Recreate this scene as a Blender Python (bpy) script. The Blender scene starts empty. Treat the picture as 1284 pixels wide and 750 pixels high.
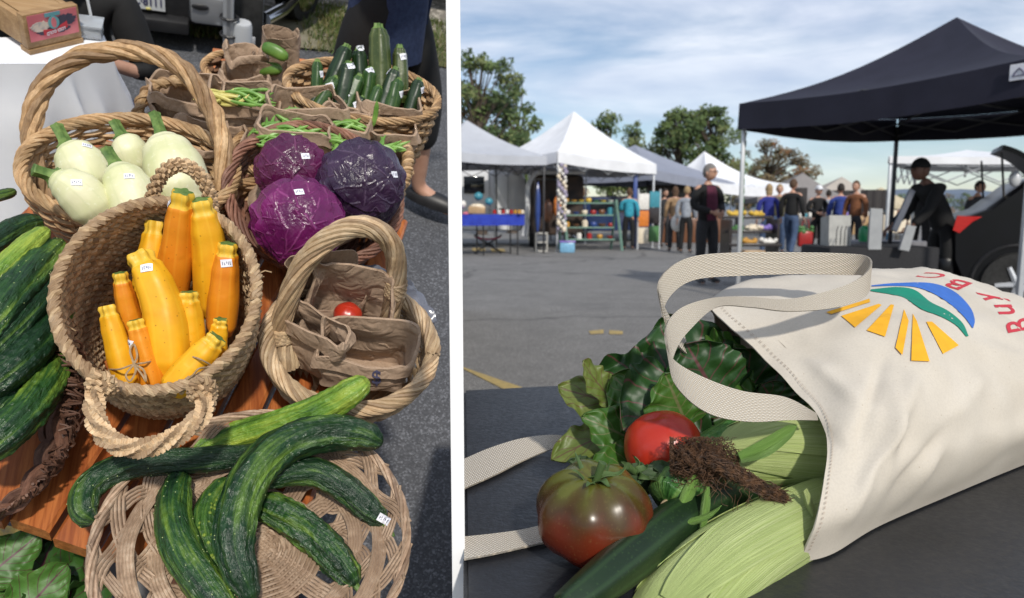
import bpy, bmesh, math, random
from math import pi, sin, cos, tan, atan2, radians, sqrt, exp
from mathutils import Vector, Matrix, noise
from mathutils.bvhtree import BVHTree
random.seed(7)
S = bpy.context.scene
COL = S.collection
V = Vector
R = random.uniform

# ------------------------------------------------------------------ camera and frames
PITCH = radians(7.15); FPX = 900.0
CAM = V((0, 0, 1.1))
c_r = V((1, 0, 0)); c_f = V((0, cos(PITCH), -sin(PITCH))); c_u = V((0, sin(PITCH), cos(PITCH)))
def ray(px, py): return c_r * ((px - 642) / FPX) + c_u * ((375 - py) / FPX) + c_f
def WY(px, py, depth): return CAM + ray(px, py) * depth              # world point at a depth
def WZ(px, py, z=0.0):                                               # world point on a level
    d = ray(px, py); return CAM + d * ((z - CAM.z) / d.z)
_c0 = ray(281, 375).normalized(); _u = _c0.cross(c_u).normalized(); _b = _u.cross(_c0)
_t = radians(45)
_v = _c0 * cos(_t) + _b * sin(_t); _w = _b * cos(_t) - _c0 * sin(_t)
HL = 0.88
RL = Matrix((_u, _v, _w))                                            # world -> slope frame rotation
ML = Matrix.Translation(CAM) @ RL.transposed().to_4x4() @ Matrix.Translation((0, 0, -HL))
MLi = ML.inverted()
EYE = V((0, 0, HL))
def LR(px, py): return RL @ ray(px, py)
def LP(px, py, w=0.0):
    d = LR(px, py); return EYE + d * ((w - HL) / d.z)
def LD(px, py, depth): return EYE + LR(px, py) * depth
def LH(px, py, pt, nrm):
    d = LR(px, py); return EYE + d * ((pt - EYE).dot(nrm) / d.dot(nrm))
def ldepth(p): return ((ML @ p) - CAM).dot(c_f)
FR = {'L': ML, 'W': Matrix.Identity(4)}

# ------------------------------------------------------------------ mesh builder
class MB:
    def __init__(s): s.v = []; s.f = []; s.uv = []; s.mi = []
    def add(s, vs, fs, uvs=None, m=0):
        o = len(s.v); s.v += [V(p) for p in vs]
        for i, f in enumerate(fs):
            s.f.append([o + k for k in f]); s.mi.append(m)
            s.uv.append(uvs[i] if uvs else [(0, 0)] * len(f))
        return s
    def xf(s, M, start=0):
        for i in range(start, len(s.v)): s.v[i] = M @ s.v[i]
        return s
    def join(s, o, m=None):
        k = len(s.v); s.v += o.v
        s.f += [[k + i for i in f] for f in o.f]; s.uv += o.uv; s.mi += (o.mi if m is None else [m] * len(o.f))
        return s
    def grid(s, rows, m=0, cu=False, cv=False, flip=False):
        n = len(rows); k = len(rows[0]); vs = [p for r in rows for p in r]; fs = []; uv = []
        for i in range(n if cv else n - 1):
            i2 = (i + 1) % n
            for j in range(k if cu else k - 1):
                j2 = (j + 1) % k
                f = [i * k + j, i * k + j2, i2 * k + j2, i2 * k + j]
                q = [(j / (k if cu else k - 1), i / (n - 1 if n > 1 else 1)), ((j + 1) / (k if cu else k - 1), i / (n - 1)),
                     ((j + 1) / (k if cu else k - 1), (i + 1) / (n - 1)), (j / (k if cu else k - 1), (i + 1) / (n - 1))]
                if flip: f.reverse(); q.reverse()
                fs.append(f); uv.append(q)
        return s.add(vs, fs, uv, m)
    def box(s, c, d, M=None, m=0, bev=0.0):
        c = V(c); x, y, z = [a / 2 for a in d]
        if bev <= 0:
            vs = [V((i * x, j * y, k * z)) for i in (-1, 1) for j in (-1, 1) for k in (-1, 1)]
            fs = [(0, 1, 3, 2), (4, 6, 7, 5), (0, 4, 5, 1), (2, 3, 7, 6), (0, 2, 6, 4), (1, 5, 7, 3)]
        else:
            bm = bmesh.new(); bmesh.ops.create_cube(bm, size=1)
            for v_ in bm.verts: v_.co = V((v_.co.x * d[0], v_.co.y * d[1], v_.co.z * d[2]))
            bmesh.ops.bevel(bm, geom=bm.edges[:], offset=bev, segments=2, affect='EDGES', profile=0.5)
            bm.verts.index_update(); vs = [v_.co.copy() for v_ in bm.verts]; fs = [[q.index for q in f.verts] for f in bm.faces]; bm.free()
        vs = [(M @ p if M else p) + c for p in vs]
        return s.add(vs, fs, None, m)
    def tube(s, pts, rad, seg=8, m=0, cap=True, closed=False, disp=None, flat=1.0, nrm=None, v0=0.0):
        pts = [V(p) for p in pts]; n = len(pts)
        if not hasattr(rad, '__len__'): rad = [rad] * n
        fr = frames(pts, closed, nrm); rows = []; L = v0; vl = []
        for i, (p, (a, b, t)) in enumerate(zip(pts, fr)):
            if i: L += (p - pts[i - 1]).length
            vl.append(L); row = []
            for j in range(seg):
                th = 2 * pi * j / seg; r = rad[i]
                if disp: r = disp(i / (n - 1), th, r)
                row.append(p + a * (cos(th) * r) + b * (sin(th) * r * flat))
            rows.append(row)
        o = len(s.v); vs = [q for r in rows for q in r]; fs = []; uv = []
        for i in range(n if closed else n - 1):
            i2 = (i + 1) % n; va = vl[i]; vb = vl[i2] if i2 else L + (pts[0] - pts[-1]).length
            for j in range(seg):
                j2 = (j + 1) % seg
                fs.append([i * seg + j, i * seg + j2, i2 * seg + j2, i2 * seg + j])
                uv.append([(j / seg, va), ((j + 1) / seg, va), ((j + 1) / seg, vb), (j / seg, vb)])
        if cap and not closed:
            fs.append(list(range(seg))[::-1]); uv.append([(0.5, vl[0])] * seg)
            fs.append([(n - 1) * seg + j for j in range(seg)]); uv.append([(0.5, vl[-1])] * seg)
        return s.add(vs, fs, uv, m)
    def lathe(s, prof, c=(0, 0, 0), ax=None, seg=24, m=0, disp=None, sx=1, sy=1):
        M = Matrix.Identity(3) if ax is None else V((0, 0, 1)).rotation_difference(V(ax)).to_matrix()
        rows = []; c = V(c)
        for i, (r, z) in enumerate(prof):
            row = []
            for j in range(seg):
                th = 2 * pi * j / seg; q = r * (disp(i / (len(prof) - 1), th) if disp else 1)
                row.append(c + M @ V((cos(th) * q * sx, sin(th) * q * sy, z)))
            rows.append(row)
        return s.grid(rows, m, cu=True)
    def ball(s, c, r, seg=20, rings=12, m=0, M=None, disp=None):
        r = V(r) if hasattr(r, '__len__') else V((r, r, r)); rows = []; c = V(c)
        for i in range(rings + 1):
            ph = -pi / 2 + pi * i / rings; row = []
            for j in range(seg):
                th = 2 * pi * j / seg; d = V((cos(ph) * cos(th), cos(ph) * sin(th), sin(ph)))
                k = disp(d) if disp else 1; p = V((d.x * r.x, d.y * r.y, d.z * r.z)) * k
                row.append(c + (M @ p if M else p))
            rows.append(row)
        return s.grid(rows, m, cu=True)
    def prism(s, pts, h, M=None, m=0):                              # polygon in xy, extruded along z by h
        n = len(pts); lo = [V((p[0], p[1], 0)) for p in pts]; hi = [V((p[0], p[1], h)) for p in pts]; vs = lo + hi
        if M: vs = [M @ p for p in vs]
        fs = [list(range(n))[::-1], list(range(n, 2 * n))] + [[i, (i + 1) % n, n + (i + 1) % n, n + i] for i in range(n)]
        return s.add(vs, fs, None, m)
    def solid(s, rows, th, m=0, nsign=1):                           # a thick sheet from a grid of points
        n = len(rows); k = len(rows[0]); nr = []
        for i in range(n):
            q = []
            for j in range(k):
                a = rows[min(i + 1, n - 1)][j] - rows[max(i - 1, 0)][j]; b = rows[i][min(j + 1, k - 1)] - rows[i][max(j - 1, 0)]
                x = b.cross(a); q.append(x.normalized() * nsign if x.length > 1e-12 else V((0, 0, 1)))
            nr.append(q)
        back = [[rows[i][j] - nr[i][j] * th for j in range(k)] for i in range(n)]
        s.grid(rows, m); s.grid(back, m, flip=True)
        edge = [(i, 0) for i in range(n)] + [(n - 1, j) for j in range(1, k)] + [(i, k - 1) for i in range(n - 2, -1, -1)] + [(0, j) for j in range(k - 2, 0, -1)]
        s.grid([[rows[i][j] for i, j in edge], [back[i][j] for i, j in edge]], m, cu=True)
        return s
def frames(pts, closed=False, nrm=None):
    n = len(pts); T = []
    for i in range(n):
        a = pts[(i + 1) % n] if closed or i < n - 1 else pts[i]; b = pts[i - 1] if closed or i > 0 else pts[i]
        t = a - b; T.append(t.normalized() if t.length > 1e-12 else V((0, 0, 1)))
    out = []; a = V(nrm) if nrm else (V((0, 0, 1)) if abs(T[0].z) < .9 else V((1, 0, 0)))
    for t in T:
        a = a - t * a.dot(t)
        a = a.normalized() if a.length > 1e-9 else t.orthogonal().normalized()
        out.append((a, t.cross(a), t))
    return out
def spline(pts, n, closed=False):
    pts = [V(p) for p in pts]; k = len(pts); out = []
    for i in range(n):
        x = i / n * k if closed else i / (n - 1) * (k - 1)
        j = int(x) if closed else min(int(x), k - 2); f = x - j
        g = (lambda q: pts[q % k]) if closed else (lambda q: pts[q] if 0 <= q < k else (pts[0] * 2 - pts[1] if q < 0 else pts[-1] * 2 - pts[-2]))
        p0, p1, p2, p3 = g(j - 1), g(j), g(j + 1), g(j + 2)
        out.append(0.5 * ((2 * p1) + (p2 - p0) * f + (2 * p0 - 5 * p1 + 4 * p2 - p3) * f * f + (3 * p1 - p0 - 3 * p2 + p3) * f ** 3))
    return out
def lerpl(a, t):
    x = t * (len(a) - 1); i = min(int(x), len(a) - 2); return a[i] + (a[i + 1] - a[i]) * (x - i)
def rope(mb, pts, n, Rr, r, turns, seg=6, closed=False, ph=0.0, m=None, flat=1.0, wob=0.0):
    fr = frames([V(p) for p in pts], closed)
    N = len(pts)
    for k in range(n):
        q = []
        for i, (p, (a, b, t)) in enumerate(zip(pts, fr)):
            th = ph + 2 * pi * (k / n + turns * i / (N if closed else N - 1))
            w = 1 + (noise.noise(V((i * .13, k * 7.1, 3))) * wob if wob else 0)
            q.append(V(p) + (a * cos(th) * flat + b * sin(th)) * Rr * w)
        mb.tube(q, [r * (1 + (noise.noise(V((i * .21, k * 3.3, 9))) * wob * .8 if wob else 0)) for i in range(N)], seg, m=random.randrange(3) if m is None else m, closed=closed)
def smooth(o, ang=40):
    for p in o.data.polygons: p.use_smooth = True
    try: o.data.set_sharp_from_angle(angle=radians(ang))
    except Exception: pass

# ------------------------------------------------------------------ things and parts
class Thing:
    def __init__(s, name, label, cat, group=None, fr='L', base=None, kind=None):
        s.name = name; s.label = label; s.cat = cat; s.group = group; s.M = FR[fr]; s.fr = fr
        s.base = V(base) if base is not None else None; s.root = None; s.kind = kind
    def _tag(s, o):
        o['label'] = s.label; o['category'] = s.cat
        if s.group: o['group'] = s.group
        if s.kind: o['kind'] = s.kind
    def _root(s):
        if s.root is None:
            o = bpy.data.objects.new(s.name, None); COL.objects.link(o); o.empty_display_size = .05
            o.matrix_world = s.M @ Matrix.Translation(s.base); s._tag(o); s.root = o
        return s.root
    def part(s, name, mb, mats, parent=None, label=None, sm=40, kind=None):
        me = mesh(name, [p - s.base for p in mb.v], mb, mats)
        o = bpy.data.objects.new(name, me); COL.objects.link(o); o.parent = parent or s._root()
        if label: o['label'] = label
        if kind: o['kind'] = kind
        if sm: smooth(o, sm)
        return o
    def single(s, mb, mats, sm=40):
        if s.base is None:
            n = len(mb.v); c = sum(mb.v, V((0, 0, 0))) / n; s.base = V((c.x, c.y, min(p.z for p in mb.v)))
        me = mesh(s.name, [p - s.base for p in mb.v], mb, mats)
        o = bpy.data.objects.new(s.name, me); COL.objects.link(o); o.matrix_world = s.M @ Matrix.Translation(s.base); s._tag(o)
        if sm: smooth(o, sm)
        s.root = o
        return o
def mesh(name, vs, mb, mats):
    me = bpy.data.meshes.new(name); me.from_pydata([tuple(p) for p in vs], [], mb.f)
    for m in (mats if isinstance(mats, (list, tuple)) else [mats]): me.materials.append(m)
    nm_ = len(me.materials) - 1; me.polygons.foreach_set('material_index', [min(i, nm_) for i in mb.mi])
    l = me.uv_layers.new(name='UVMap'); fl = []
    for q in mb.uv:
        for a in q: fl += [a[0], a[1]]
    l.data.foreach_set('uv', fl); me.update(); me.validate(); return me
def struct(name, mb, mats, fr='W', sm=0, kind='structure', label=None):
    me = mesh(name, mb.v, mb, mats); o = bpy.data.objects.new(name, me); COL.objects.link(o); o.matrix_world = FR[fr]
    o['kind'] = kind
    if label: o['label'] = label; o['category'] = name.replace('_', ' ')
    if sm: smooth(o, sm)
    return o

# ------------------------------------------------------------------ materials
class NT:
    def __init__(s, name):
        s.mat = bpy.data.materials.new(name); s.mat.use_nodes = True; s.t = s.mat.node_tree; s.n = s.t.nodes; s.p = s.n['Principled BSDF']
    def node(s, ty, **k):
        x = s.n.new(ty)
        for a, b in k.items():
            if a[0] == '_': x.inputs[a[1:].replace('_', ' ')].default_value = b
            else: setattr(x, a, b)
        return x
    def link(s, a, b): s.t.links.new(a, b)
    def coord(s, kind='Object', scale=(1, 1, 1)):
        c = s.node('ShaderNodeTexCoord'); m = s.node('ShaderNodeMapping'); m.inputs['Scale'].default_value = scale
        s.link(c.outputs[kind], m.inputs[0]); return m.outputs[0]
    def noise(s, vec, scale, detail=4, rough=.55, dist=0):
        x = s.node('ShaderNodeTexNoise'); x.inputs['Scale'].default_value = scale; x.inputs['Detail'].default_value = detail
        x.inputs['Roughness'].default_value = rough; x.inputs['Distortion'].default_value = dist; s.link(vec, x.inputs['Vector']); return x.outputs[0]
    def vor(s, vec, scale, feat='F1', out=0):
        x = s.node('ShaderNodeTexVoronoi', feature=feat); x.inputs['Scale'].default_value = scale; s.link(vec, x.inputs['Vector']); return x.outputs[out]
    def ramp(s, f, stops, interp='LINEAR'):
        x = s.node('ShaderNodeValToRGB'); e = x.color_ramp; e.interpolation = interp
        while len(e.elements) < len(stops): e.elements.new(.5)
        for el, (p, c) in zip(e.elements, stops):
            el.position = p; el.color = (c, c, c, 1) if not hasattr(c, '__len__') else (*c[:3], 1)
        s.link(f, x.inputs[0]); return x.outputs[0]
    def math(s, op, a, b=0.0, clamp=False):
        x = s.node('ShaderNodeMath', operation=op, use_clamp=clamp)
        for i, q in enumerate((a, b)):
            if hasattr(q, 'is_linked') or hasattr(q, 'node'): s.link(q, x.inputs[i])
            else: x.inputs[i].default_value = q
        return x.outputs[0]
    def mix(s, f, a, b, mode='MIX'):
        x = s.node('ShaderNodeMix', data_type='RGBA', blend_type=mode)
        for i, q in ((0, f), (6, a), (7, b)):
            if hasattr(q, 'node'): s.link(q, x.inputs[i])
            else: x.inputs[i].default_value = q if i == 0 else (*q[:3], 1)
        return x.outputs[2]
    def sep(s, vec):
        x = s.node('ShaderNodeSeparateXYZ'); s.link(vec, x.inputs[0]); return x.outputs
    def bump(s, h, st=.3, d=.005):
        x = s.node('ShaderNodeBump'); x.inputs['Strength'].default_value = st; x.inputs['Distance'].default_value = d; s.link(h, x.inputs['Height'])
        if s.p.inputs['Normal'].is_linked: s.link(s.p.inputs['Normal'].links[0].from_socket, x.inputs['Normal'])
        s.link(x.outputs[0], s.p.inputs['Normal'])
    def set(s, col=None, rough=None, **k):
        for nm, q in (('Base Color', col), ('Roughness', rough)):
            if q is None: continue
            if hasattr(q, 'node'): s.link(q, s.p.inputs[nm])
            else: s.p.inputs[nm].default_value = (*q[:3], 1) if nm == 'Base Color' else q
        for a, b in k.items(): s.p.inputs[a.replace('_', ' ')].default_value = b
        return s.mat
MATS = {}
def M_(name, c1, c2=None, scale=20, rough=.6, bump=0, bd=.004, kind='Object', st=(1, 1, 1), detail=4, lo=.35, hi=.65, **k):
    if name in MATS: return MATS[name]
    t = NT(name); v = t.coord(kind, st); n = t.noise(v, scale, detail)
    c = t.ramp(n, [(lo, c1), (hi, c2 or tuple(x * .8 for x in c1))])
    t.set(c, rough, **k)
    if bump: t.bump(n, bump, bd)
    MATS[name] = t.mat; return t.mat
# ================================================================== materials of the left stall
def asphalt(name, c, c2, sc=1.0, fr=(.5, .5, .5)):
    t = NT(name); v = t.coord('Object'); n1 = t.noise(v, 260 * sc, 2, .8); n2 = t.noise(v, 2.2 * sc, 5, .6); vo = t.vor(v, 190 * sc, out=1)
    sp = t.ramp(t.sep(vo)[0], [(.0, c), (.62, c2), (.88, tuple(x * 1.7 for x in c2)), (1, tuple(x * 2.6 for x in c2))])
    a = t.mix(t.ramp(n2, [(.3, 0), (.7, 1)]), sp, tuple(x * .75 for x in c), 'MIX'); t.set(t.mix(.45, sp, a), .88)
    t.bump(n1, .5, .003); return t.mat
m_asph = asphalt('slope_asphalt', (.055, .057, .064), (.085, .088, .098), 1.3)
def wicker(name, a, b, c, sc=1.0, rough=.62): return [wicker1(name + s, *[tuple(q * k * (1 if i == 0 else w) for i, q in enumerate(x)) for x in (a, b, c)], sc, rough) for s, k, w in (('', 1, 1), ('_light', 1.28, .98), ('_dark', .72, .95))]
def wicker1(name, a, b, c, sc=1.0, rough=.62):
    t = NT(name); v = t.coord('Object'); n1 = t.noise(v, 45 * sc, 4, .65); n2 = t.noise(v, 9 * sc, 3); u = t.coord('UV', (6, 40, 1)); n3 = t.noise(u, 3, 4)
    col = t.ramp(n1, [(.3, a), (.52, b), (.72, c)]); col = t.mix(t.ramp(n2, [(.4, 0), (.65, .6)]), col, a, 'MIX')
    col = t.mix(t.ramp(n3, [(.35, .45), (.6, 0)]), col, tuple(x * .45 for x in a)); t.set(col, rough); t.bump(n3, .35, .0015); return t.mat
m_willow = wicker('peeled_willow', (.30, .175, .08), (.48, .315, .16), (.60, .43, .25))
m_willow2 = wicker('pale_willow', (.40, .27, .15), (.55, .41, .25), (.66, .53, .36))
m_brown = wicker('brown_willow', (.13, .06, .03), (.24, .13, .07), (.36, .22, .13))
m_red = wicker('reddish_willow', (.14, .055, .035), (.25, .12, .075), (.36, .2, .14))
m_grass = wicker('seagrass', (.38, .25, .135), (.58, .42, .25), (.70, .55, .36), 1.6, .8)
m_rattan = wicker('rattan', (.26, .17, .11), (.48, .34, .23), (.68, .53, .39), 1.4)
m_dry = wicker('dark_vine', (.07, .03, .018), (.16, .075, .045), (.30, .17, .11))
def wood_m(name, a, b, c, axis, rough=.35):
    t = NT(name); s = [14, 14, 14]; s[axis] = .9; v = t.coord('Object', s); n = t.noise(v, 3.2, 5, .6, .6); v2 = t.coord('Object', [q * 4 for q in s]); n2 = t.noise(v2, 5, 3)
    col = t.ramp(n, [(.28, a), (.5, b), (.7, c)]); col = t.mix(t.ramp(n2, [(.45, 0), (.62, .55)]), col, a); t.set(col, rough); t.bump(n2, .2, .001); return t.mat
m_plank = wood_m('oiled_cedar', (.20, .045, .012), (.40, .12, .032), (.56, .2, .06), 1)
m_box = wood_m('crate_pine', (.24, .14, .065), (.36, .22, .10), (.44, .29, .15), 0, .6)
def paper_m():
    t = NT('kraft_paper'); v = t.coord('Object'); n = t.noise(v, 25, 4); f = t.noise(v, 320, 2); col = t.ramp(n, [(.3, (.36, .25, .17)), (.7, (.50, .36, .255))])
    t.set(t.mix(.25, col, t.ramp(f, [(.3, (.18, .11, .07)), (.7, (.45, .33, .24))])), .82); cr = t.math('ABSOLUTE', t.math('SUBTRACT', t.noise(v, 26, 2, .5, .8), .5)); t.bump(cr, .8, .012); t.bump(t.noise(v, 70, 3, .6), .3, .003); return t.mat
m_paper = paper_m()
def squash_m():
    t = NT('cream_squash_skin'); u = t.coord('UV', (1, 1, 1)); o = t.coord('Object'); s = t.sep(u); st = t.math('SINE', t.math('MULTIPLY', s[0], 62.8)); n = t.noise(o, 14, 4)
    col = t.ramp(n, [(.3, (.58, .60, .31)), (.55, (.74, .72, .47)), (.75, (.80, .77, .56))]); col = t.mix(t.ramp(st, [(.8, 0), (1, .16)]), col, (.48, .54, .26))
    sp = t.noise(o, 170, 2); col = t.mix(t.ramp(sp, [(.60, 0), (.72, .4)]), col, (.86, .86, .7)); t.set(col, t.ramp(n, [(.3, .36), (.7, .55)])); t.bump(t.noise(o, 40, 3), .1, .003); return t.mat
m_squash = squash_m()
m_stem = M_('green_stem', (.055, .12, .02), (.16, .25, .06), 90, .6, .3, .002)
def zuke_m(name, a, b, c):
    t = NT(name); o = t.coord('Object'); n = t.noise(o, 16, 4); u = t.sep(t.coord('UV')); st = t.math('SINE', t.math('MULTIPLY', u[0], 56.5))
    col = t.ramp(n, [(.3, a), (.6, b), (.8, c)]); col = t.mix(t.ramp(st, [(.6, 0), (1, .3)]), col, c); sp = t.vor(o, 95)
    col = t.mix(t.ramp(sp, [(.06, .75), (.13, 0)]), col, tuple(x * .5 for x in a)); t.set(col, t.ramp(t.noise(o, 30, 4), [(.3, .38), (.7, .6)]), Specular_IOR_Level=.4); t.bump(n, .12, .004); t.bump(t.noise(o, 90, 3), .12, .002); return t.mat
m_yel = zuke_m('yellow_zucchini_skin', (.70, .31, .008), (.80, .42, .012), (.84, .50, .03))
m_ora = zuke_m('orange_zucchini_skin', (.66, .20, .010), (.75, .28, .012), (.80, .36, .03))
m_yst = zuke_m('yellow_stem', (.66, .40, .03), (.80, .50, .05), (.62, .52, .12))
def cuke_m(name, dark, mid, light, amt=.5, spots=0.0, rough=.3):
    t = NT(name); u = t.coord('UV', (9, 5, 1)); o = t.coord('Object'); n = t.noise(u, 1.6, 4, .6, .4); n2 = t.noise(o, 9, 3); f = t.math('ADD', t.math('MULTIPLY', n, .62), t.math('MULTIPLY', n2, .38))
    col = t.ramp(f, [(.56 - amt * .32, dark), (.62 - amt * .26, mid), (.80 - amt * .3, light)])
    if spots: col = t.mix(t.ramp(t.vor(o, 130), [(.16, spots), (.3, 0)]), col, light)
    t.set(col, rough); t.bump(t.noise(t.coord('UV', (16, 26, 1)), 2.0, 4, .65, .5), .8, .005); t.bump(t.vor(o, 110), .35, .004); return t.mat
D_ = (.006, .026, .010); G_ = (.022, .075, .016); L_ = (.24, .36, .04)
m_ck = [cuke_m('dark_cucumber', D_, (.012, .048, .014), (.14, .25, .035), .38), cuke_m('green_cucumber', D_, G_, (.22, .34, .04), .46),
        cuke_m('light_cucumber', (.03, .10, .015), (.13, .26, .03), (.36, .46, .06), .6), cuke_m('speckled_cucumber', (.02, .065, .015), (.05, .13, .02), (.34, .45, .07), .4, .8)]
def zgreen(name, a, b, c):
    t = NT(name); o = t.coord('Object'); n = t.noise(o, 14, 3); sp = t.vor(o, 210); u = t.sep(t.coord('UV')); st = t.math('SINE', t.math('MULTIPLY', u[0], 50.2))
    col = t.ramp(n, [(.3, a), (.7, b)]); col = t.mix(t.ramp(st, [(.5, 0), (1, .45)]), col, c); col = t.mix(t.ramp(sp, [(.12, .6), (.26, 0)]), col, c); t.set(col, .38); t.bump(t.noise(o, 60, 3), .15, .003); return t.mat
m_zk = [zgreen('dark_zucchini_skin', (.006, .018, .006), (.012, .032, .009), (.028, .065, .018)), zgreen('mid_zucchini_skin', (.016, .048, .010), (.030, .078, .015), (.085, .15, .035)), zgreen('olive_zucchini_skin', (.03, .05, .01), (.06, .085, .018), (.14, .16, .05))]
def cab_m(name, a, b):
    t = NT(name); uv = t.sep(t.coord('UV')); o = t.coord('Object'); x = t.math('SUBTRACT', uv[0], .5); ax = t.math('ABSOLUTE', x); n = t.noise(o, 12, 4)
    wob = t.math('MULTIPLY', t.math('SUBTRACT', n, .5), .75)
    mid = t.ramp(t.math('ABSOLUTE', t.math('ADD', x, t.math('MULTIPLY', wob, .3))), [(.004, 1), (.02, 0)])
    k = t.math('FRACT', t.math('ADD', t.math('MULTIPLY', t.math('SUBTRACT', uv[1], t.math('MULTIPLY', ax, 1.1)), 3.4), wob)); sv = t.ramp(t.math('ABSOLUTE', t.math('SUBTRACT', k, .5)), [(.0, .7), (.11, 0)])
    k2 = t.math('FRACT', t.math('ADD', t.math('MULTIPLY', t.math('ADD', uv[1], t.math('MULTIPLY', ax, 2.3)), 7.0), t.math('MULTIPLY', wob, 3))); s2 = t.ramp(t.math('ABSOLUTE', t.math('SUBTRACT', k2, .5)), [(.01, .2), (.05, 0)])
    vein = t.math('MAXIMUM', mid, sv)
    col = t.ramp(n, [(.3, a), (.68, b)]); col = t.mix(t.math('MULTIPLY', vein, .36), col, tuple(min(1, q * 1.8 + .07) for q in b)); col = t.mix(t.ramp(t.noise(o, 5, 3), [(.5, 0), (.75, .5)]), col, tuple(q * .45 for q in a)); t.set(col, .27, Specular_IOR_Level=.6); t.bump(vein, .4, .005); t.bump(t.noise(o, 26, 5, .6, .6), .7, .010); return t.mat
m_cab = [cab_m('magenta_cabbage', (.075, .003, .052), (.20, .012, .13)), cab_m('dusky_cabbage', (.020, .008, .028), (.048, .020, .058)), cab_m('wine_cabbage', (.055, .003, .034), (.13, .009, .075))]
def leaf_m(name, a, b, vein, k=7.0, red=True):
    t = NT(name); uv = t.sep(t.coord('UV')); o = t.coord('Object'); x = t.math('SUBTRACT', uv[0], .5); ax = t.math('ABSOLUTE', x); n = t.noise(o, 22, 4)
    wob = t.math('MULTIPLY', t.math('SUBTRACT', n, .5), .5)
    mid = t.ramp(ax, [(.012, 1), (.03, 0)]); q = t.math('FRACT', t.math('ADD', t.math('MULTIPLY', t.math('SUBTRACT', uv[1], t.math('MULTIPLY', ax, .75)), k), wob))
    sv = t.ramp(t.math('ABSOLUTE', t.math('SUBTRACT', q, .5)), [(.02, .85), (.07, 0)]); q2 = t.math('FRACT', t.math('ADD', t.math('MULTIPLY', t.math('ADD', uv[1], t.math('MULTIPLY', ax, 1.6)), k * 2.2), t.math('MULTIPLY', wob, 3)))
    s3 = t.ramp(t.math('ABSOLUTE', t.math('SUBTRACT', q2, .5)), [(.02, .3), (.08, 0)])
    vv = t.math('MAXIMUM', mid, sv); col = t.ramp(n, [(.3, a), (.7, b)]); col = t.mix(s3, col, tuple(c * .6 for c in a)); col = t.mix(vv, col, vein); t.set(col, .46, Specular_IOR_Level=.4)
    t.bump(t.math('ADD', vv, s3), -.6, .004); t.bump(t.noise(o, 60, 2), .25, .003); return t.mat
m_beet = leaf_m('beet_leaf', (.02, .065, .010), (.045, .115, .02), (.05, .012, .02))
m_beet2 = leaf_m('beet_leaf_light', (.035, .11, .015), (.075, .17, .03), (.07, .016, .025))
m_white = M_('sticker_white', (.82, .83, .88), (.76, .77, .85), 40, .5)
m_ink = M_('ink', (.07, .07, .14), (.10, .10, .18), 40, .6)
m_twine = M_('twine', (.30, .2, .1), (.42, .3, .18), 200, .9, .4, .001)
m_cloth = M_('white_tablecloth', (.80, .82, .87), (.86, .87, .90), 8, .75, .15, .004)
m_black = M_('black_cloth', (.012, .012, .014), (.022, .022, .025), 60, .85, .2, .003)
m_blackp = M_('black_plastic', (.012, .012, .014), (.02, .02, .022), 20, .45)
m_navy = M_('navy_cotton', (.014, .026, .075), (.026, .044, .11), 90, .85, .3, .002)
m_skin = M_('skin', (.46, .25, .17), (.54, .31, .22), 30, .5, .1, .002)
m_steel = M_('white_painted_steel', (.55, .57, .60), (.62, .64, .67), 10, .35, Metallic=.2)
m_rubber = M_('rubber', (.012, .012, .012), (.025, .025, .025), 40, .8, .3, .002)
m_tomato = M_('red_tomato_skin', (.42, .022, .012), (.52, .05, .018), 9, .28)

# ================================================================== shared shapes
def prof(tab, t):
    for (a, ra), (b, rb) in zip(tab, tab[1:]):
        if t <= b:
            f = (t - a) / (b - a + 1e-9); f = f * f * (3 - 2 * f); return ra + (rb - ra) * f
    return tab[-1][1]
CK = [(0, .12), (.02, .44), (.08, .74), (.22, .94), (.5, 1), (.76, .95), (.91, .76), (.98, .46), (1, .12)]
def cuke(pts, r, seed, bumpy=1.0, tab=CK, N=90, seg=40, squash=1.0, spines=0):
    mb = MB(); P = spline(pts, N); ph = R(0, 6)
    def d(t, th, q):
        rid = .045 * cos(7 * th + ph + 2.2 * noise.noise(V((t * 5, seed, 2)))) * bumpy
        w = noise.noise(V((cos(th) * 5 + seed * 9, sin(th) * 5, t * 34))) * .055 * bumpy + noise.noise(V((cos(th) * 2.2 + seed, sin(th) * 2.2, t * 7))) * .07
        return q * (1 + rid + w)
    mb.tube(P, [r * prof(tab, i / (N - 1)) for i in range(N)], seg, disp=d)
    return mb
def spikes(mb, mb2, n, h, seed):
    rr = random.Random(seed); m = len(mb.f)
    for _ in range(n):
        f = mb.f[rr.randrange(m)]
        if len(f) != 4: continue
        a, b, c, d = [mb.v[i] for i in f]; ct = (a + b + c + d) / 4; nn = (b - a).cross(c - a)
        if nn.length < 1e-12: continue
        nn.normalize(); mb2.ball(ct, (h, h, h * .8), 6, 4)
ZY = [(0, .50), (.03, .60), (.09, .54), (.135, .72), (.3, .86), (.62, 1.0), (.85, .98), (.95, .75), (.99, .4), (1, .1)]
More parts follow.
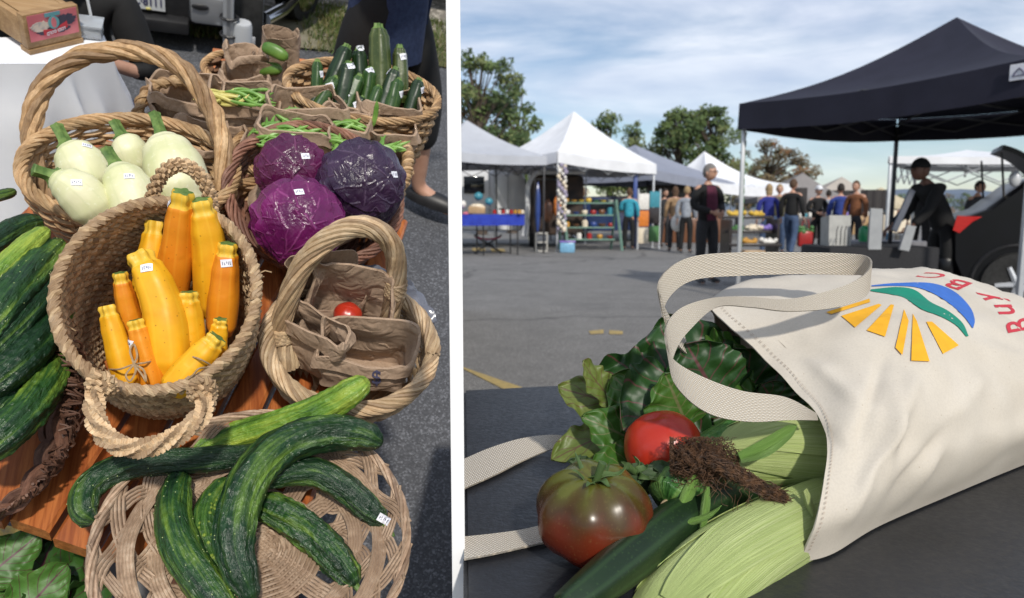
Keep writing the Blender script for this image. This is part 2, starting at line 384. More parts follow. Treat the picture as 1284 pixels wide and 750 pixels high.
def zucc(tip, bot, r, seed, bend=(0, 0, 0), tab=ZY, stemlen=.13, N=60, seg=36):
    tip = V(tip); bot = V(bot); mid = (tip + bot) / 2 + V(bend); P = spline([tip, (tip + mid) / 2 + V(bend) * .2, mid, (bot + mid) / 2 + V(bend) * .2, bot], N); ns = int(N * stemlen)
    rr = [r * prof(tab, i / (N - 1)) for i in range(N)]
    def d(t, th, q):
        k = max(0, 1 - t / .2); return q * (1 + (.05 + .16 * k) * cos(5 * th + seed) * (1 if t < .5 else .5) + .05 * noise.noise(V((cos(th) + seed, sin(th), t * 4))))
    body = MB().tube(P, rr, seg, disp=d, m=0)
    for i, f in enumerate(body.f):
        if f[0] < ns * seg and len(f) == 4: body.mi[i] = 1
    body.mi[-2] = 2
    return body
def sticker(th, mb, px, py, w=.016, h=.011, ang=0.0, eye=None, dr=None, parent=None):
    bvh = BVHTree.FromPolygons(mb.v, [f for f in mb.f if len(f) >= 3]); e = eye or EYE; d = (dr or LR(px, py)).normalized()
    p, n, _, _ = bvh.ray_cast(e, d)
    if p is None: print('sticker miss', px, py); return
    a = (V((1, 0, 0)) - n * n.x).normalized(); b = n.cross(a); a, b = a * cos(ang) + b * sin(ang), b * cos(ang) - a * sin(ang); rows = []
    def at(x, y, o):
        q = p + a * x + b * y + n * .01; hh, nn, _, _ = bvh.ray_cast(q, -n); return (hh if hh and (hh - q).length < .03 else p + a * x + b * y) + n * o
    s = MB(); s.grid([[at((i / 4 - .5) * w, (j / 4 - .5) * h, .0012) for i in range(5)] for j in range(5)])
    rk = random.Random(int(px * 7 + py))
    for x in (-.34, -.18, .02, .17, .32):
        lo_, hi_ = rk.choice(((-.22, .2), (-.2, .1), (-.05, .22)))
        s.grid([[at((x + dx) * w, y * h, .0017) for dx in (-.025, .025)] for y in (lo_, (lo_ + hi_) / 2, hi_)], 1)
        if rk.random() < .7: y0 = rk.choice((-.22, .0, .18)); s.grid([[at((x + dx) * w, y * h, .0017) for dx in (-.03, .08)] for y in (y0, y0 + .06)], 1)
    o = th.part('price_sticker', s, [m_white, m_ink], parent, sm=0)
    return o
def leaf(mb, base, tip, nrm, wid, curl=.2, wave=.12, seed=0, m=0, lob=.12, rows=16, cols=10, stem=0.0):
    base = V(base); tip = V(tip); ax = tip - base; Ln = ax.length; t = ax / Ln; n = V(nrm); n = (n - t * n.dot(t)).normalized(); s = t.cross(n); g = []
    for i in range(rows + 1):
        q = i / rows; w = wid * (sin(pi * min(1, q ** .72 * .98 + .02)) ** .62) * (1 + lob * noise.noise(V((q * 6, seed, 1)))); row = []
        for j in range(cols + 1):
            x = j / cols * 2 - 1; e = abs(x)
            ww = w * (1 + lob * .9 * noise.noise(V((q * 11, seed + (7 if x > 0 else 3), 4))) * e)
            z = -curl * Ln * q * q + wave * wid * e ** 1.5 * noise.noise(V((q * 7 + seed, x * 2.2, seed))) * 2.2 + .10 * wid * e * e + .04 * wid * noise.noise(V((q * 14, x * 7, seed)))
            row.append(base + t * (Ln * q) + s * (x * ww) + n * z)
        g.append(row)
    mb.solid(g, .0006, m)
    if stem: mb.tube([base - t * stem - n * stem * .25, base - t * stem * .5, base + t * Ln * .15], [.004, .0035, .002], 6, m=m + 1)
def crumple(p, s, a):
    q = p * s; return V((noise.noise(q), noise.noise(q + V((31, 7, 3))), noise.noise(q + V((5, 41, 17))))) * a
def ridge(p, s, seed):
    q = p * s + V((seed * 3.7, seed, 0)); return 1 - 2 * abs(noise.noise(q))
def paper_bag(c, ax, ay, az, w, d, h, seed=0, cuff=.03, amp=1.0, open_=1.0, slant=0.0, pinch=0.0):
    c = V(c); ax = V(ax).normalized(); ay = V(ay).normalized(); az = V(az).normalized(); N = 44; rows = []
    def loop(z, kx, ky, off):
        out = []
        for j in range(N):
            th = 2 * pi * j / N; x = cos(th); y = sin(th); e = .34
            x = math.copysign(abs(x) ** e, x); y = math.copysign(abs(y) ** e, y)
            p = c + ax * (x * w / 2 * kx) + ay * (y * d / 2 * ky) + az * (z + slant * y * z)
            k = z / h
            q = crumple(p, 13, .008 * amp * (.25 + k)) + crumple(p, 30, .0035 * amp); nn = (ax * x + ay * y); q += nn * ((abs(noise.noise(p * 20 + V((seed, 0, 0)))) - .25) * -.014 * amp + off)
            q += az * (noise.noise(V((th * 1.3, seed, 7))) * .016 * amp * k)
            out.append(p + q)
        return out
    K = 9
    for i in range(K + 1): t = i / K; rows.append(loop(h * t, .93 + .10 * t * open_, (.9 + .14 * t * open_) * (1 - pinch * t ** 1.5), 0))
    if cuff:
        kx_ = .935 + .10 * open_; ky_ = (.91 + .14 * open_) * (1 - pinch); out = [loop(h + .001, kx_, ky_, .001)] + [loop(h - cuff * i / 4, kx_, (.91 + .14 * open_ * (1 - cuff * i / 4 / h)) * (1 - pinch * (1 - cuff * i / 4 / h) ** 1.5), .0025 + .0008 * i) for i in range(5)]
        rows += out
    inner = [loop(h * (1 - i / K), .93 + .10 * (1 - i / K) * open_ - .006, (.9 + .14 * (1 - i / K) * open_) * (1 - pinch * (1 - i / K) ** 1.5) - .012, -.0006) for i in range(K)]
    mb = MB(); body = rows[:K + 1]; mb.grid(body, cu=True); mb.grid(list(reversed(inner)), cu=True, flip=True)
    mb.grid([body[-1], inner[0]], cu=True)
    if cuff: mb.grid([rows[K]] + rows[K + 1:], cu=True, flip=True)
    mb.add(body[0], [list(range(N))[::-1]])
    return mb
class Bk:                                                              # a basket's measure: rim centre, axes, radii
    def __init__(s, c, a, b, h, tilt=0, base=.72, yaw=0, bulge=.04, roll=0):
        s.c = V(c); t = radians(tilt); y = radians(yaw); u = V((cos(y), sin(y), 0)); v = V((-sin(y), cos(y), 0)); w = V((0, 0, 1))
        s.n = w * cos(t) - v * sin(t); s.e2 = v * cos(t) + w * sin(t); ro = radians(roll); s.e1 = u
        if roll: q = Matrix.Rotation(ro, 3, s.e2); s.n = q @ s.n; s.e1 = q @ s.e1
        s.a = a; s.b = b; s.h = h; s.base = base; s.bulge = bulge
    def P(s, th, t, off=0):
        k = s.base + (1 - s.base) * t ** .75 + s.bulge * sin(pi * t)
        return s.c - s.n * (s.h * (1 - t)) + s.e1 * ((s.a * k + off) * cos(th)) + s.e2 * ((s.b * k + off) * sin(th))
    def foot(s): return s.c - s.n * s.h
def weave(th, B, rows, stakes, mat, wr=None, sr=.003, rim=(5, .010, .0042, 9), braid=False, seg=5, rmat=None, inner=None):
    wr = wr or B.h / rows / 2 * 1.12; side = MB(); M = stakes * 4
    for k in range(rows):
        t = (k + .5) / rows; pts = []; jit = R(-.3, .3)
        for j in range(M):
            a = 2 * pi * j / M; am = wr * .95 * cos(stakes / 2 * a + pi * k) if not braid else 0
            p = B.P(a, t, am + wr * .25 * noise.noise(V((cos(a) * 3 + k * 5.1, sin(a) * 3, jit)))); p = p + B.n * (wr * .5 * noise.noise(V((cos(a) * 2.5 + k * 2.7, sin(a) * 2.5, 8)))); pts.append(p)
        if braid: rope(side, pts, 2, wr * .62, wr * .72, int(M * .36), seg, closed=True, ph=k * 1.3, wob=.25)
        else: side.tube(pts, m=random.randrange(3), rad=[wr * (1 + .15 * noise.noise(V((j * .1, k * 4, 1)))) for j in range(M)], seg=seg, closed=True)
    if not braid:
        for j in range(stakes):
            a = 2 * pi * (j + .5) / stakes; side.tube([B.P(a, t / 8, 0) for t in range(9)], sr, 5)
    th.part('woven_side', side, mat)
    bt = MB(); rings = 9
    for k in range(rings):
        q = (k + .6) / rings; bt.tube([B.foot() + (B.P(a_ / 40 * 2 * pi, 0) - B.foot()) * q + B.n * .002 for a_ in range(40)], B.a * B.base / rings * .55, 5, closed=True)
    th.part('woven_base', bt, mat)
    if rim:
        rb = MB(); n, Rr, r, tw = rim; rope(rb, [B.P(2 * pi * j / 160, 1, Rr * .2) + B.n * Rr * .6 for j in range(160)], n, Rr, r, tw, 6, closed=True, flat=.9, wob=.3)
        th.part('rim', rb, rmat or mat)
def bean(mb, p, d, L, r, bend, m=0):
    d = V(d).normalized(); s = d.orthogonal().normalized(); pts = [V(p) + d * (L * (i / 8 - .5)) + s * (bend * L * (1 - (i / 4 - 1) ** 2)) for i in range(9)]
    mb.tube(pts, [r * (.3, .85, 1, 1, 1, 1, .95, .7, .2)[i] for i in range(9)], 7, m=m)
# ================================================================== LEFT STALL
GZ = -0.6                                                              # asphalt below the table top
def gap(v, w): # right-hand limit of the stall side (u) on the white gap's plane at v, w
    d0 = LR(571.5, 100); d1 = LR(571.5, 700); n = d0.cross(d1); return -(n.y * v + n.z * (w - HL)) / n.x
# sloping ground
g = MB(); rows = []
for v in [-.8 + .4 * i for i in range(24)]:
    r_ = gap(v, GZ); rows.append([V((-7 + (r_ + 7) * j / 30, v, GZ + .004 * noise.noise(V((j * .7, v * 2, 0))))) for j in range(31)])
g.grid(rows)
struct('asphalt_slope', g, m_asph, 'L', 60)
dn_ = RL @ V((0, 0, -1)); sk = MB()                                     # earth sides of the slope, down to the level lot
wz_ = lambda q: (ML @ q).z
def skirt(pts):
    sk.grid([[q.copy() for q in pts], [q + dn_ * max(.02, wz_(q) + .15) for q in pts]])
vs_ = [-.8 + .4 * i for i in range(24)]
skirt([V((gap(v, GZ) - .03, v, GZ - .002)) for v in vs_]); skirt([V((-7, v, GZ - .002)) for v in vs_]); skirt([V((-7 + (gap(vs_[-1], GZ) + 6.97) * j / 20, vs_[-1], GZ - .002)) for j in range(21)])
struct('slope_bank', sk, M_('bank_earth', (.12, .10, .075), (.2, .17, .13), 6, .95, .4, .02), 'L', 60)
# gravel and grass strip at the far side
m_gravel = asphalt('gravel', (.16, .145, .125), (.26, .24, .21), .35)
m_soil = M_('grassy_soil', (.10, .10, .045), (.22, .20, .15), 7, .95, .5, .02)
va, vb = LP(420, 68, GZ).y, LP(420, 22, GZ).y
s = MB(); s.grid([[V((-6 + (gap(v, GZ) + 6) * j / 40, v + (.05 * noise.noise(V((j * .5, v, 1))) if abs(v - va) < .01 else 0), GZ + .009)) for j in range(41)] for v in (va, (va + vb) / 2, vb)])
struct('grass_verge', s, m_soil, 'L')
s = MB(); s.grid([[V((-6 + (gap(v, GZ) + 6) * j / 40, v, GZ + .010)) for j in range(41)] for v in (vb, vb + .9, vb + 2.0)])
struct('gravel_lot', s, m_gravel, 'L')
m_gr = [M_('grass_blade', (.05, .10, .015), (.12, .17, .035), 30, .7), M_('dry_grass', (.20, .18, .07), (.28, .25, .11), 30, .8)]
gm = MB(); rg = random.Random(3)
for _ in range(26000):
    v = rg.uniform(va - .02, vb + .1); u = rg.uniform(-1.6, gap(v, GZ) - .02)
    if noise.noise(V((u * 2.2, v * 3.5, 5))) < rg.uniform(-.45, .2): continue
    p = V((u, v, GZ + .008)); a = rg.uniform(0, 6.28); h = rg.uniform(.015, .045); w_ = V((cos(a), sin(a), 0)) * .003; l = V((rg.uniform(-.02, .02), rg.uniform(-.02, .02), h))
    gm.add([p - w_, p + w_, p + l], [(0, 1, 2)], None, rg.random() < .3)
struct('grass', gm, m_gr, 'L', kind='stuff', label='patchy green and straw coloured grass on the verge')
# yellow painted patch on the ground under the table end
m_ypaint = M_('worn_yellow_paint', (.50, .36, .10), (.28, .22, .12), 60, .85, .3, .002, lo=.4, hi=.62)
s = MB(); a = LP(-30, 652, GZ); b = LP(44, 668, GZ); c = LP(36, 720, GZ); d = LP(-40, 735, GZ); s.add([p + V((0, 0, .005)) for p in (a, b, c, d)][::-1], [(0, 1, 2, 3)]); struct('painted_line', s, m_ypaint, 'L')

# ---------------------------------------------------------------- plank table
A, B2, A2 = LP(13, 641), LP(95, 523), LP(68, 663)
dirv = (LP(133, 560) - A2); dirv = ((B2 - A).normalized() + dirv.normalized()).normalized(); crs = V((dirv.y, -dirv.x, 0))
T = Thing('plank_table', 'orange cedar plank table under the vegetable baskets', 'table', base=LP(200, 450, GZ))
pw = (A2 - A).dot(crs); o = A2; e1 = LP(122, 682); sl = (e1 - A2).dot(dirv) / max(.01, (e1 - A2).dot(crs))
nR = int(((LP(503, 345) - A).dot(crs)) / pw + .6)
ML_pl = Matrix((( crs.x, dirv.x, 0), (crs.y, dirv.y, 0), (0, 0, 1)))
for k in range(-5, nR):
    st = (A2 - A).dot(dirv) * 1.0 + k * pw * -0.30
    x0 = k * pw + .0035; x1 = (k + 1) * pw - .0035; mb = MB(); y0 = sl * x0 * 0 + (e1 - A).dot(dirv) * .5 - .005 * (k % 2); L = .74 + .006 * (k % 3)
    e = .004; sec = [(x0, -.022), (x0, -e), (x0 + e, 0), (x1 - e, 0), (x1, -e), (x1, -.022)]
    r0 = [A + crs * x + dirv * (y0 - (x - 0) * .12) + V((0, 0, z)) for x, z in sec]; r1 = [A + crs * x + dirv * (y0 + L) + V((0, 0, z)) for x, z in sec]
    mb.grid([r0, r1], cu=True, flip=True); mb.add(r0, [list(range(6))]); mb.add(r1, [list(range(6))[::-1]])
    T.part('plank', mb, m_plank, sm=0)
for y in (.12, .62):
    mb = MB(); x0, x1 = -4.8 * pw, (nR - .2) * pw; c = A + crs * ((x0 + x1) / 2) + dirv * y + V((0, 0, -.0425)); mb.box(c, (x1 - x0, .05, .04), ML_pl); T.part('crossbar', mb, m_plank, sm=0)
for y in (.12, .62):
    for x in (-4.6 * pw, (nR - .5) * pw):
        mb = MB(); mb.box(A + crs * x + dirv * y + V((0, 0, (GZ - .0645) / 2 - .001)), (.04, .04, -GZ - .0645), ML_pl); T.part('leg', mb, m_plank, sm=0)

T = Thing('plank_table', 'second cedar plank table under the baskets at the back', 'table', base=V((.05, 1.6, GZ)))
for k in range(3):
    mb = MB(); mb.box(V((.03 + .12 * k, 1.5, -.041)), (.113, .56, .022), bev=.003); T.part('plank', mb, m_plank, sm=0)
for x in (.02, .28):
    for y in (1.26, 1.74):
        mb = MB(); mb.box(V((x * .9, y, (GZ - .053) / 2)), (.04, .04, -GZ - .053)); T.part('leg', mb, m_plank, sm=0)

# ---------------------------------------------------------------- plate basket with cucumbers
T = Thing('plate_basket', 'round open-weave rattan plate basket holding the curved cucumbers', 'basket', base=LP(325, 690, .012))
pc = T.base; RA = .170
def pol(r, th, z=0): return pc + V((r * cos(th), r * sin(th), z))
def bowl(q): return .004 + .036 * max(0, (q - .45) / .55) ** 1.6
def strip(mb, pts, n=5, wid=.0035, r=.0021, off=0.0):                   # a flat band of n parallel canes
    fr = frames(pts, nrm=(0, 0, 1))
    for k in range(n):
        mb.tube([p + b * ((k - (n - 1) / 2) * wid) for p, (a, b, t) in zip(pts, fr)], r, 5)
NS = 14
sp = MB()
for k in range(NS // 2):
    th = pi * k / (NS // 2) * 1.0 + .1; z = .0018 * (k % 3)
    strip(sp, [pol(abs(x) * RA * .62, th if x > 0 else th + pi, z + bowl(abs(x) * .62)) for x in [i / 10 - 1 for i in range(21)]], 6, .0044, .0020)
T.part('spoke_fan', sp, m_rattan)
for sgn in (1, -1):
    arc = MB()
    for k in range(NS):
        th0 = 2 * pi * k / NS + .1; pts = []
        for i in range(22):
            q = .50 + .52 * i / 21; th = th0 + sgn * 1.05 * ((i / 21) ** 1.3); pts.append(pol(RA * q, th, bowl(q) + .004 * sgn * sin(i * 1.25 + k * pi)))
        strip(arc, pts, 4, .0042, .0019)
    T.part('arc_canes', arc, m_rattan)
ring = MB()
for j, q in enumerate([.10 + .018 * i for i in range(20)]):
    ring.tube([pol(RA * q, 2 * pi * i / 120, bowl(q) + .004 + .003 * cos(NS / 2 * 2 * pi * i / 120 + pi * j)) for i in range(120)], .0019, 5, closed=True)
T.part('woven_centre', ring, m_rattan)
for q in (.66, .83):
    rg_ = MB()
    for kk in range(5): rg_.tube([pol(RA * (q + .02 * (kk - 2)), 2 * pi * i / 200, bowl(q) + .005 + .005 * cos(NS / 2 * 2 * pi * i / 200 + (0 if q < .7 else pi))) for i in range(200)], .0022, 5, closed=True)
    T.part('cane_band', rg_, m_rattan)
rim = MB(); rope(rim, [pol(RA * 1.015, 2 * pi * i / 200, bowl(1.0) + .002) for i in range(200)], 5, .0038, .0024, 9, 6, closed=True, wob=.3); T.part('rim', rim, m_rattan)

def PX(lst): return [LP(x, y, w) for x, y, w in lst]
def rpx(px, w_, y, x=300): p = LP(x, y, w_); return px * ldepth(p) / 900
GC = 'cucumbers on the round plate basket'
def cucumber(label, pts, width, mat, seed, group=GC, bumpy=1.0, spines=0, stick=None, stem=0.0, stalk=None, yr=None, tab=CK):
    P = PX(pts); mid = P[len(P) // 2]; r = width * ldepth(mid) / 900 / 2 * .95
    t = Thing('cucumber', label, 'cucumber', group, base=min(P, key=lambda p: p.z))
    mb = cuke(P, r, seed, bumpy, tab); t.part('flesh', mb, mat)
    if spines: s_ = MB(); spikes(mb, s_, spines // 2, .0008, int(seed * 10)); t.part('spines', s_, m_white2)
    if stalk: s_ = MB(); s_.tube(spline(PX(stalk), 6), [r * .22, r * .2, r * .17, r * .15, r * .15, r * .1], 7); t.part('stem', s_, m_stem)
    if stick: sticker(t, mb, *stick)
    return t, mb
m_white2 = M_('spine_pale', (.28, .36, .14), (.38, .46, .2), 40, .6)
cucumber('light yellow-green cucumber pointing up towards the tomato basket', [(462, 476, .135), (440, 492, .125), (405, 512, .10), (350, 532, .07), (290, 550, .035), (235, 572, .032)], 40, m_ck[2], 1.3, bumpy=1.2)
cucumber('long dark cucumber hooked at its left end over the table', [(119, 654, .055), (106, 642, .055), (110, 615, .058), (140, 592, .06), (190, 580, .055), (250, 577, .055), (310, 570, .05), (370, 556, .045)], 37, m_ck[0], 2.7, spines=60)
cucumber('fat green cucumber bending down out of the plate at bottom left', [(228, 592, .045), (219, 625, .05), (220, 665, .055), (236, 705, .055), (270, 752, .05), (300, 790, .045)], 50, m_ck[1], 3.1, spines=110, bumpy=.7)
cucumber('pale speckled cucumber half hidden between two dark ones', [(285, 600, .04), (264, 632, .04), (258, 665, .04), (268, 705, .035), (286, 755, .03)], 38, m_ck[3], 4.4, bumpy=.8)
cucumber('warty dark cucumber with a dried yellow tip at lower right', [(312, 630, .038), (345, 640, .04), (385, 665, .036), (420, 700, .03), (447, 735, .025)], 44, m_ck[1], 5.9, bumpy=1.9, stalk=[(445, 732, .026), (456, 748, .022)])
cucumber('slim dark cucumber with a price sticker at its right stem end', [(300, 608, .055), (345, 596, .06), (392, 592, .056), (432, 612, .05), (462, 638, .042), (483, 656, .04)], 37, m_ck[0], 6.5, stalk=[(478, 652, .04), (488, 664, .038), (494, 673, .036)], stick=(481, 651, .016, .010, -.6))
cucumber('largest dark cucumber arched across the top of the plate pile', [(480, 556, .085), (450, 545, .088), (405, 543, .09), (355, 560, .09), (318, 595, .088), (298, 645, .08), (296, 695, .07), (318, 755, .055)], 54, m_ck[0], 7.2, bumpy=1.4, spines=50)

# ---------------------------------------------------------------- seagrass basket with yellow zucchini
cA = LP(201, 366, .19); zA = ldepth(cA); kA = zA / 900
BA = Bk(cA, 122 * kA / 1.08, 128 * kA, .20, tilt=22, base=.84, yaw=-6, bulge=.05)
T = Thing('seagrass_basket', 'braided seagrass basket tilted forward, full of yellow zucchini', 'basket', base=BA.foot())
weave(T, BA, 21, 24, m_grass, rim=(3, .0042, .0042, 34), braid=True)
def handle(th, pts, core, r, mat, wraps, name='handle', seg=6):
    P = spline(pts, 120); mb = MB(); mb.tube(P, core, 8); rope(mb, P, 2, core * 1.0, r, wraps, seg, wob=.2); th.part(name, mb, mat)
handle(T, [LD(190, 272, zA * 1.085), LD(193, 240, zA * 1.075), LD(208, 214, zA * 1.06), LD(230, 207, zA * 1.06), (LD(252, 222, zA * 1.07)), LD(264, 250, zA * 1.09), LD(266, 285, zA * 1.10)], .0065, .0042, m_grass, 34)
handle(T, [LD(126, 480, zA * .90), LD(118, 505, zA * .885), LD(125, 538, zA * .87), LD(152, 560, zA * .86), LD(190, 560, zA * .86), LD(232, 540, zA * .865), LD(257, 512, zA * .885), LD(254, 485, zA * .905)], .0075, .0045, m_grass, 38)
for x, y in ((128, 482), (254, 488)):
    kn = MB(); p = LD(x, y, zA * .895); kn.ball(p, .009, 12, 8); [rope(kn, [p + V((.011 * cos(i / 24 * 6.28), -.004 + dz * .5 * sin(i / 24 * 6.28), dz + .010 * sin(i / 24 * 6.28))) for i in range(24)], 2, .003, .003, 7, closed=True) for dz in (-.007, 0, .007)]; T.part('handle_knot', kn, m_grass)
for _ in range(10):
    kn = MB()
    a = R(0, 6.28); p = BA.P(a, R(.1, 1), .006); q = p + V((R(-.03, .03), R(-.03, .01), R(-.03, .005))); kn.tube([p, (p + q) / 2 + V((0, 0, .004)), q], .0011, 4); T.part('loose_strand', kn, m_grass)
GY = 'yellow zucchini in the seagrass basket'
def inA(px, py, dn): return LH(px, py, cA - BA.n * dn, BA.n)
YZ = [  # tip, bottom, width, depth offsets, material, label, bend, sticker
    ((229, 240), (214, 382), 43, -.035, 0.1, m_ora, 'deep orange zucchini standing tallest at the back of the basket', 0, (208 + 6, 254)),
    ((250, 250), (266, 400), 47, -.025, 0.1, m_yel, 'smooth yellow zucchini beside the tallest orange one', .006, None),
    ((285, 305), (276, 425), 39, 0.0, 0.09, m_ora, 'orange zucchini with a white sticker along the right basket side', 0, (284, 330)),
    ((195, 277), (176, 420), 35, 0.03, 0.1, m_yel, 'slim yellow zucchini partly behind the big central one', 0, (177, 295)),
    ((173, 318), (212, 478), 52, 0, 0.055, m_yel, 'biggest bright yellow zucchini lying in the centre', .012, (184, 336)),
    ((150, 342), (172, 440), 28, 0.02, 0.085, m_ora, 'short orange-yellow zucchini on the left with a sticker on its neck', 0, (141, 371)),
    ((134, 383), (164, 492), 32, 0.015, 0.06, m_yel, 'yellow zucchini at far left tied with brown twine', 0, None),
    ((169, 401), (196, 492), 31, 0.005, 0.05, m_ora, 'small deep orange zucchini tied beside the yellow one', 0, (162, 430)),
    ((236, 366), (241, 462), 36, 0.01, 0.065, m_yel, 'freckled yellow zucchini right of the big central one', 0, None),
    ((277, 400), (268, 465), 27, 0.02, 0.07, m_yel, 'little yellow zucchini tucked at the lower right', 0, None),
    ((273, 422), (212, 494), 41, -0.01, 0.03, m_yel, 'yellow zucchini lying slantwise at the front with loose twine', 0, None)]
for i, (a, b, wd, d0, d1, m, lab, bd, st) in enumerate(YZ):
    p = inA(*a, d0); q = inA(*b, d1); r = wd * ldepth(p) / 900 / 2 * 1.0
    t = Thing('yellow_zucchini', lab, 'zucchini', GY, base=q)
    mb = zucc(p, q, r, i * 1.7, bend=V((bd, 0, bd)), stemlen=.12)
    t.part('flesh', mb, [m, m_yst, m_stem])
    if st: sticker(t, mb, st[0], st[1], .014, .010, .1)
tw = Thing('twine', 'brown twine tied in a bow around two small zucchini', 'string', base=inA(165, 450, .03))
mb = MB(); mb.tube(spline([inA(x, y, d) for x, y, d in ((137, 463, .045), (150, 463, .018), (168, 457, .014), (182, 455, .010), (198, 451, .035))], 30), .0012, 5)
for lp in ([(168, 457), (163, 440), (168, 432), (172, 446), (168, 457)], [(168, 457), (158, 470), (163, 478), (170, 466), (168, 457)], [(168, 457), (178, 470), (183, 478), (180, 464), (168, 457)]): mb.tube(spline([inA(x, y, .008) for x, y in lp], 24), .0012, 5)
tw.single(mb, m_twine)
tw = Thing('twine', 'loose brown twine looped over the slanting front zucchini', 'string', base=inA(250, 455, .0))
mb = MB(); mb.tube(spline([inA(x, y, d) for x, y, d in ((236, 446, .0), (252, 451, -.020), (266, 460, .0), (250, 462, -.018), (240, 472, -.012), (222, 482, -.002), (207, 478, .02))], 50), .0012, 5); tw.single(mb, m_twine)

# ---------------------------------------------------------------- big hooped basket with cream squash
cB = LP(168, 212, .12); zB = ldepth(cB); kB = zB / 900
BB = Bk(cB, 127 * kB / 1.08, .126, .115, tilt=4, base=.68, yaw=4, bulge=.08)
T = Thing('hooped_basket', 'large willow basket with a tall twisted hoop handle, holding cream squash', 'basket', base=BB.foot())
weave(T, BB, 15, 28, m_willow, sr=.004, rim=(6, .0070, .0036, 9))
hp = [LD(62, 262, zB * 1.0), LD(45, 215, zB * .99), LD(40, 160, zB * .985), LD(53, 112, zB * .99), LD(90, 76, zB * 1.0), (LD(140, 64, zB * 1.01)), LD(190, 67, zB * 1.02), LD(232, 90, zB * 1.03), LD(262, 132, zB * 1.04), LD(279, 180, zB * 1.04), LD(283, 240, zB * 1.04)]
mb = MB(); rope(mb, spline(hp, 200), 6, .0098, .0062, 2.6, 8, wob=.35); T.part('handle', mb, m_willow)
SQ = [((70, 157), (84, 182), (124, 250), 37, .06, 'cream squash with a long leaning stem at the upper left', (109, 183)),
      ((41, 212), (66, 220), (134, 280), 34, .09, 'smaller greenish squash lying at the front left of the basket', (96, 229)),
      ((132, 186), (146, 208), (184, 296), 38, .085, 'cream squash in the front middle with its stem leaning left', (162, 221)),
      ((142, 152), (153, 171), (174, 224), 27, .045, 'smallest cream squash in the middle of the back', None),
      ((193, 142), (203, 172), (234, 268), 43, .07, 'largest cream squash with an upright stem on the right', None)]
ZS = [(0, .15), (.025, .36), (.10, .56), (.25, .80), (.5, .98), (.72, 1.0), (.9, .78), (.97, .45), (1, .08)]
for i, (st, sh, bt, wd, up, lab, sk) in enumerate(SQ):
    p = LH(*sh, cB + V((0, 0, up)), BB.n); q = LH(*bt, cB + V((0, 0, up - .05)), BB.n); r = wd * ldepth(p) / 900 / 1.2
    t = Thing('cream_squash', lab, 'squash', 'cream squash in the hooped basket', base=q)
    P = spline([p, p.lerp(q, .5) + V((0, 0, .012)), q], 40); mb = MB()
    mb.tube(P, [r * prof(ZS, j / 39) for j in range(40)], 40, disp=lambda t_, th, q_: q_ * (1 + .007 * cos(10 * th) + .05 * noise.noise(V((cos(th) + i * 5, sin(th), t_ * 2)))))
    t.part('flesh', mb, m_squash)
    stp = LH(*st, cB + V((0, 0, up + .012)), BB.n); s_ = MB(); d_ = (stp - p)
    s_.tube(spline([p + (q - p) * .03, p + d_ * .3, p + d_ * .75, stp], 12), [.015, .011, .0086, .0078, .0073, .0072, .0072, .0072, .0073, .0076, .008, .0066], 15, disp=lambda t_, th, q_: q_ * (1 + .2 * cos(5 * th)))
    t.part('stem', s_, m_stem)
    if sk: sticker(t, mb, *sk, .013, .009, .1)

# ---------------------------------------------------------------- basket of red cabbages
cE = LP(397, 243, .115); zE = ldepth(cE); kE = zE / 900
BE = Bk(cE, 108 * kE / 1.05, 100 * kE, .10, tilt=20, base=.66, yaw=4, bulge=.06)
T = Thing('cabbage_basket', 'reddish brown wicker basket full of red cabbages', 'basket', base=BE.foot())
weave(T, BE, 15, 30, m_red, sr=.003, rim=(7, .0075, .0028, 8))
cu_ = MB(); cx = cE + V((0, .02, -.02)); cu_.ball(cx - V((0, 0, .02)), (.11, .10, .05), 24, 8, disp=lambda d: 1 + .1 * noise.noise(d * 4)); T.part('brown_paper_lining', cu_, m_paper)
def cabbage(px, py, rp, up, mat, lab, seed, sk):
    c = LH(px, py, cE + V((0, 0, up)), V((0, 0, 1))); r = rp * ldepth(c) / 900
    t = Thing('red_cabbage', lab, 'cabbage', 'red cabbages in the wicker basket', base=c - V((0, 0, r)))
    rr = random.Random(seed); core = MB(); core.ball(c, r * .93, 32, 18, disp=lambda d: 1 + .05 * noise.noise(d * 2 + V((seed, 0, 0))))
    t.part('head', core, mat); eye = (EYE - c).normalized(); allm = MB().join(core)
    for k in range(7):
        d = (eye * .75 + V((rr.uniform(-1, 1), rr.uniform(-1, 1), rr.uniform(-.7, 1))) * (.75 if k else .25)).normalized()
        up_ = V((rr.uniform(-1, 1), rr.uniform(-1, 1), 1)); a = up_.cross(d).normalized(); b = d.cross(a); rows = []; m_ = MB(); span = rr.uniform(.75, 1.1); base = r * (1.05 - .010 * k)
        for i in range(25):
            y = (i / 24 * 2 - 1) * span; row = []
            for j in range(25):
                x = (j / 24 * 2 - 1) * span; ln = sqrt(x * x + y * y) + 1e-9; ed = max(abs(x), abs(y)) / span
                sc = span * ed / ln * (1 + .07 * noise.noise(V((atan2(y, x) * 2.2, seed + k, 3)))); ang = ln * sc / (span * 1.0) * 1.0; ang = min(ang, 1.5) if ln > 1e-6 else 0
                q = d * cos(ang) + (a * (x / ln) + b * (y / ln)) * sin(ang); h = 1 + .03 * noise.noise(q * 3 + V((k, seed, 0))) + .022 * noise.noise(q * 7 + V((k, 0, seed))) + .09 * max(0, ed - .80) / .2 * (.4 + noise.noise(V((atan2(y, x) * 3, k, seed))))
                mid = exp(-(x / .06) ** 2) * .014
                row.append(c + q * base * (h + mid))
            rows.append(row)
        m_.grid(rows); allm.join(m_); t.part('outer_leaf', m_, mat, sm=60)
    if sk: sticker(t, allm, *sk, .013, .010, .2)
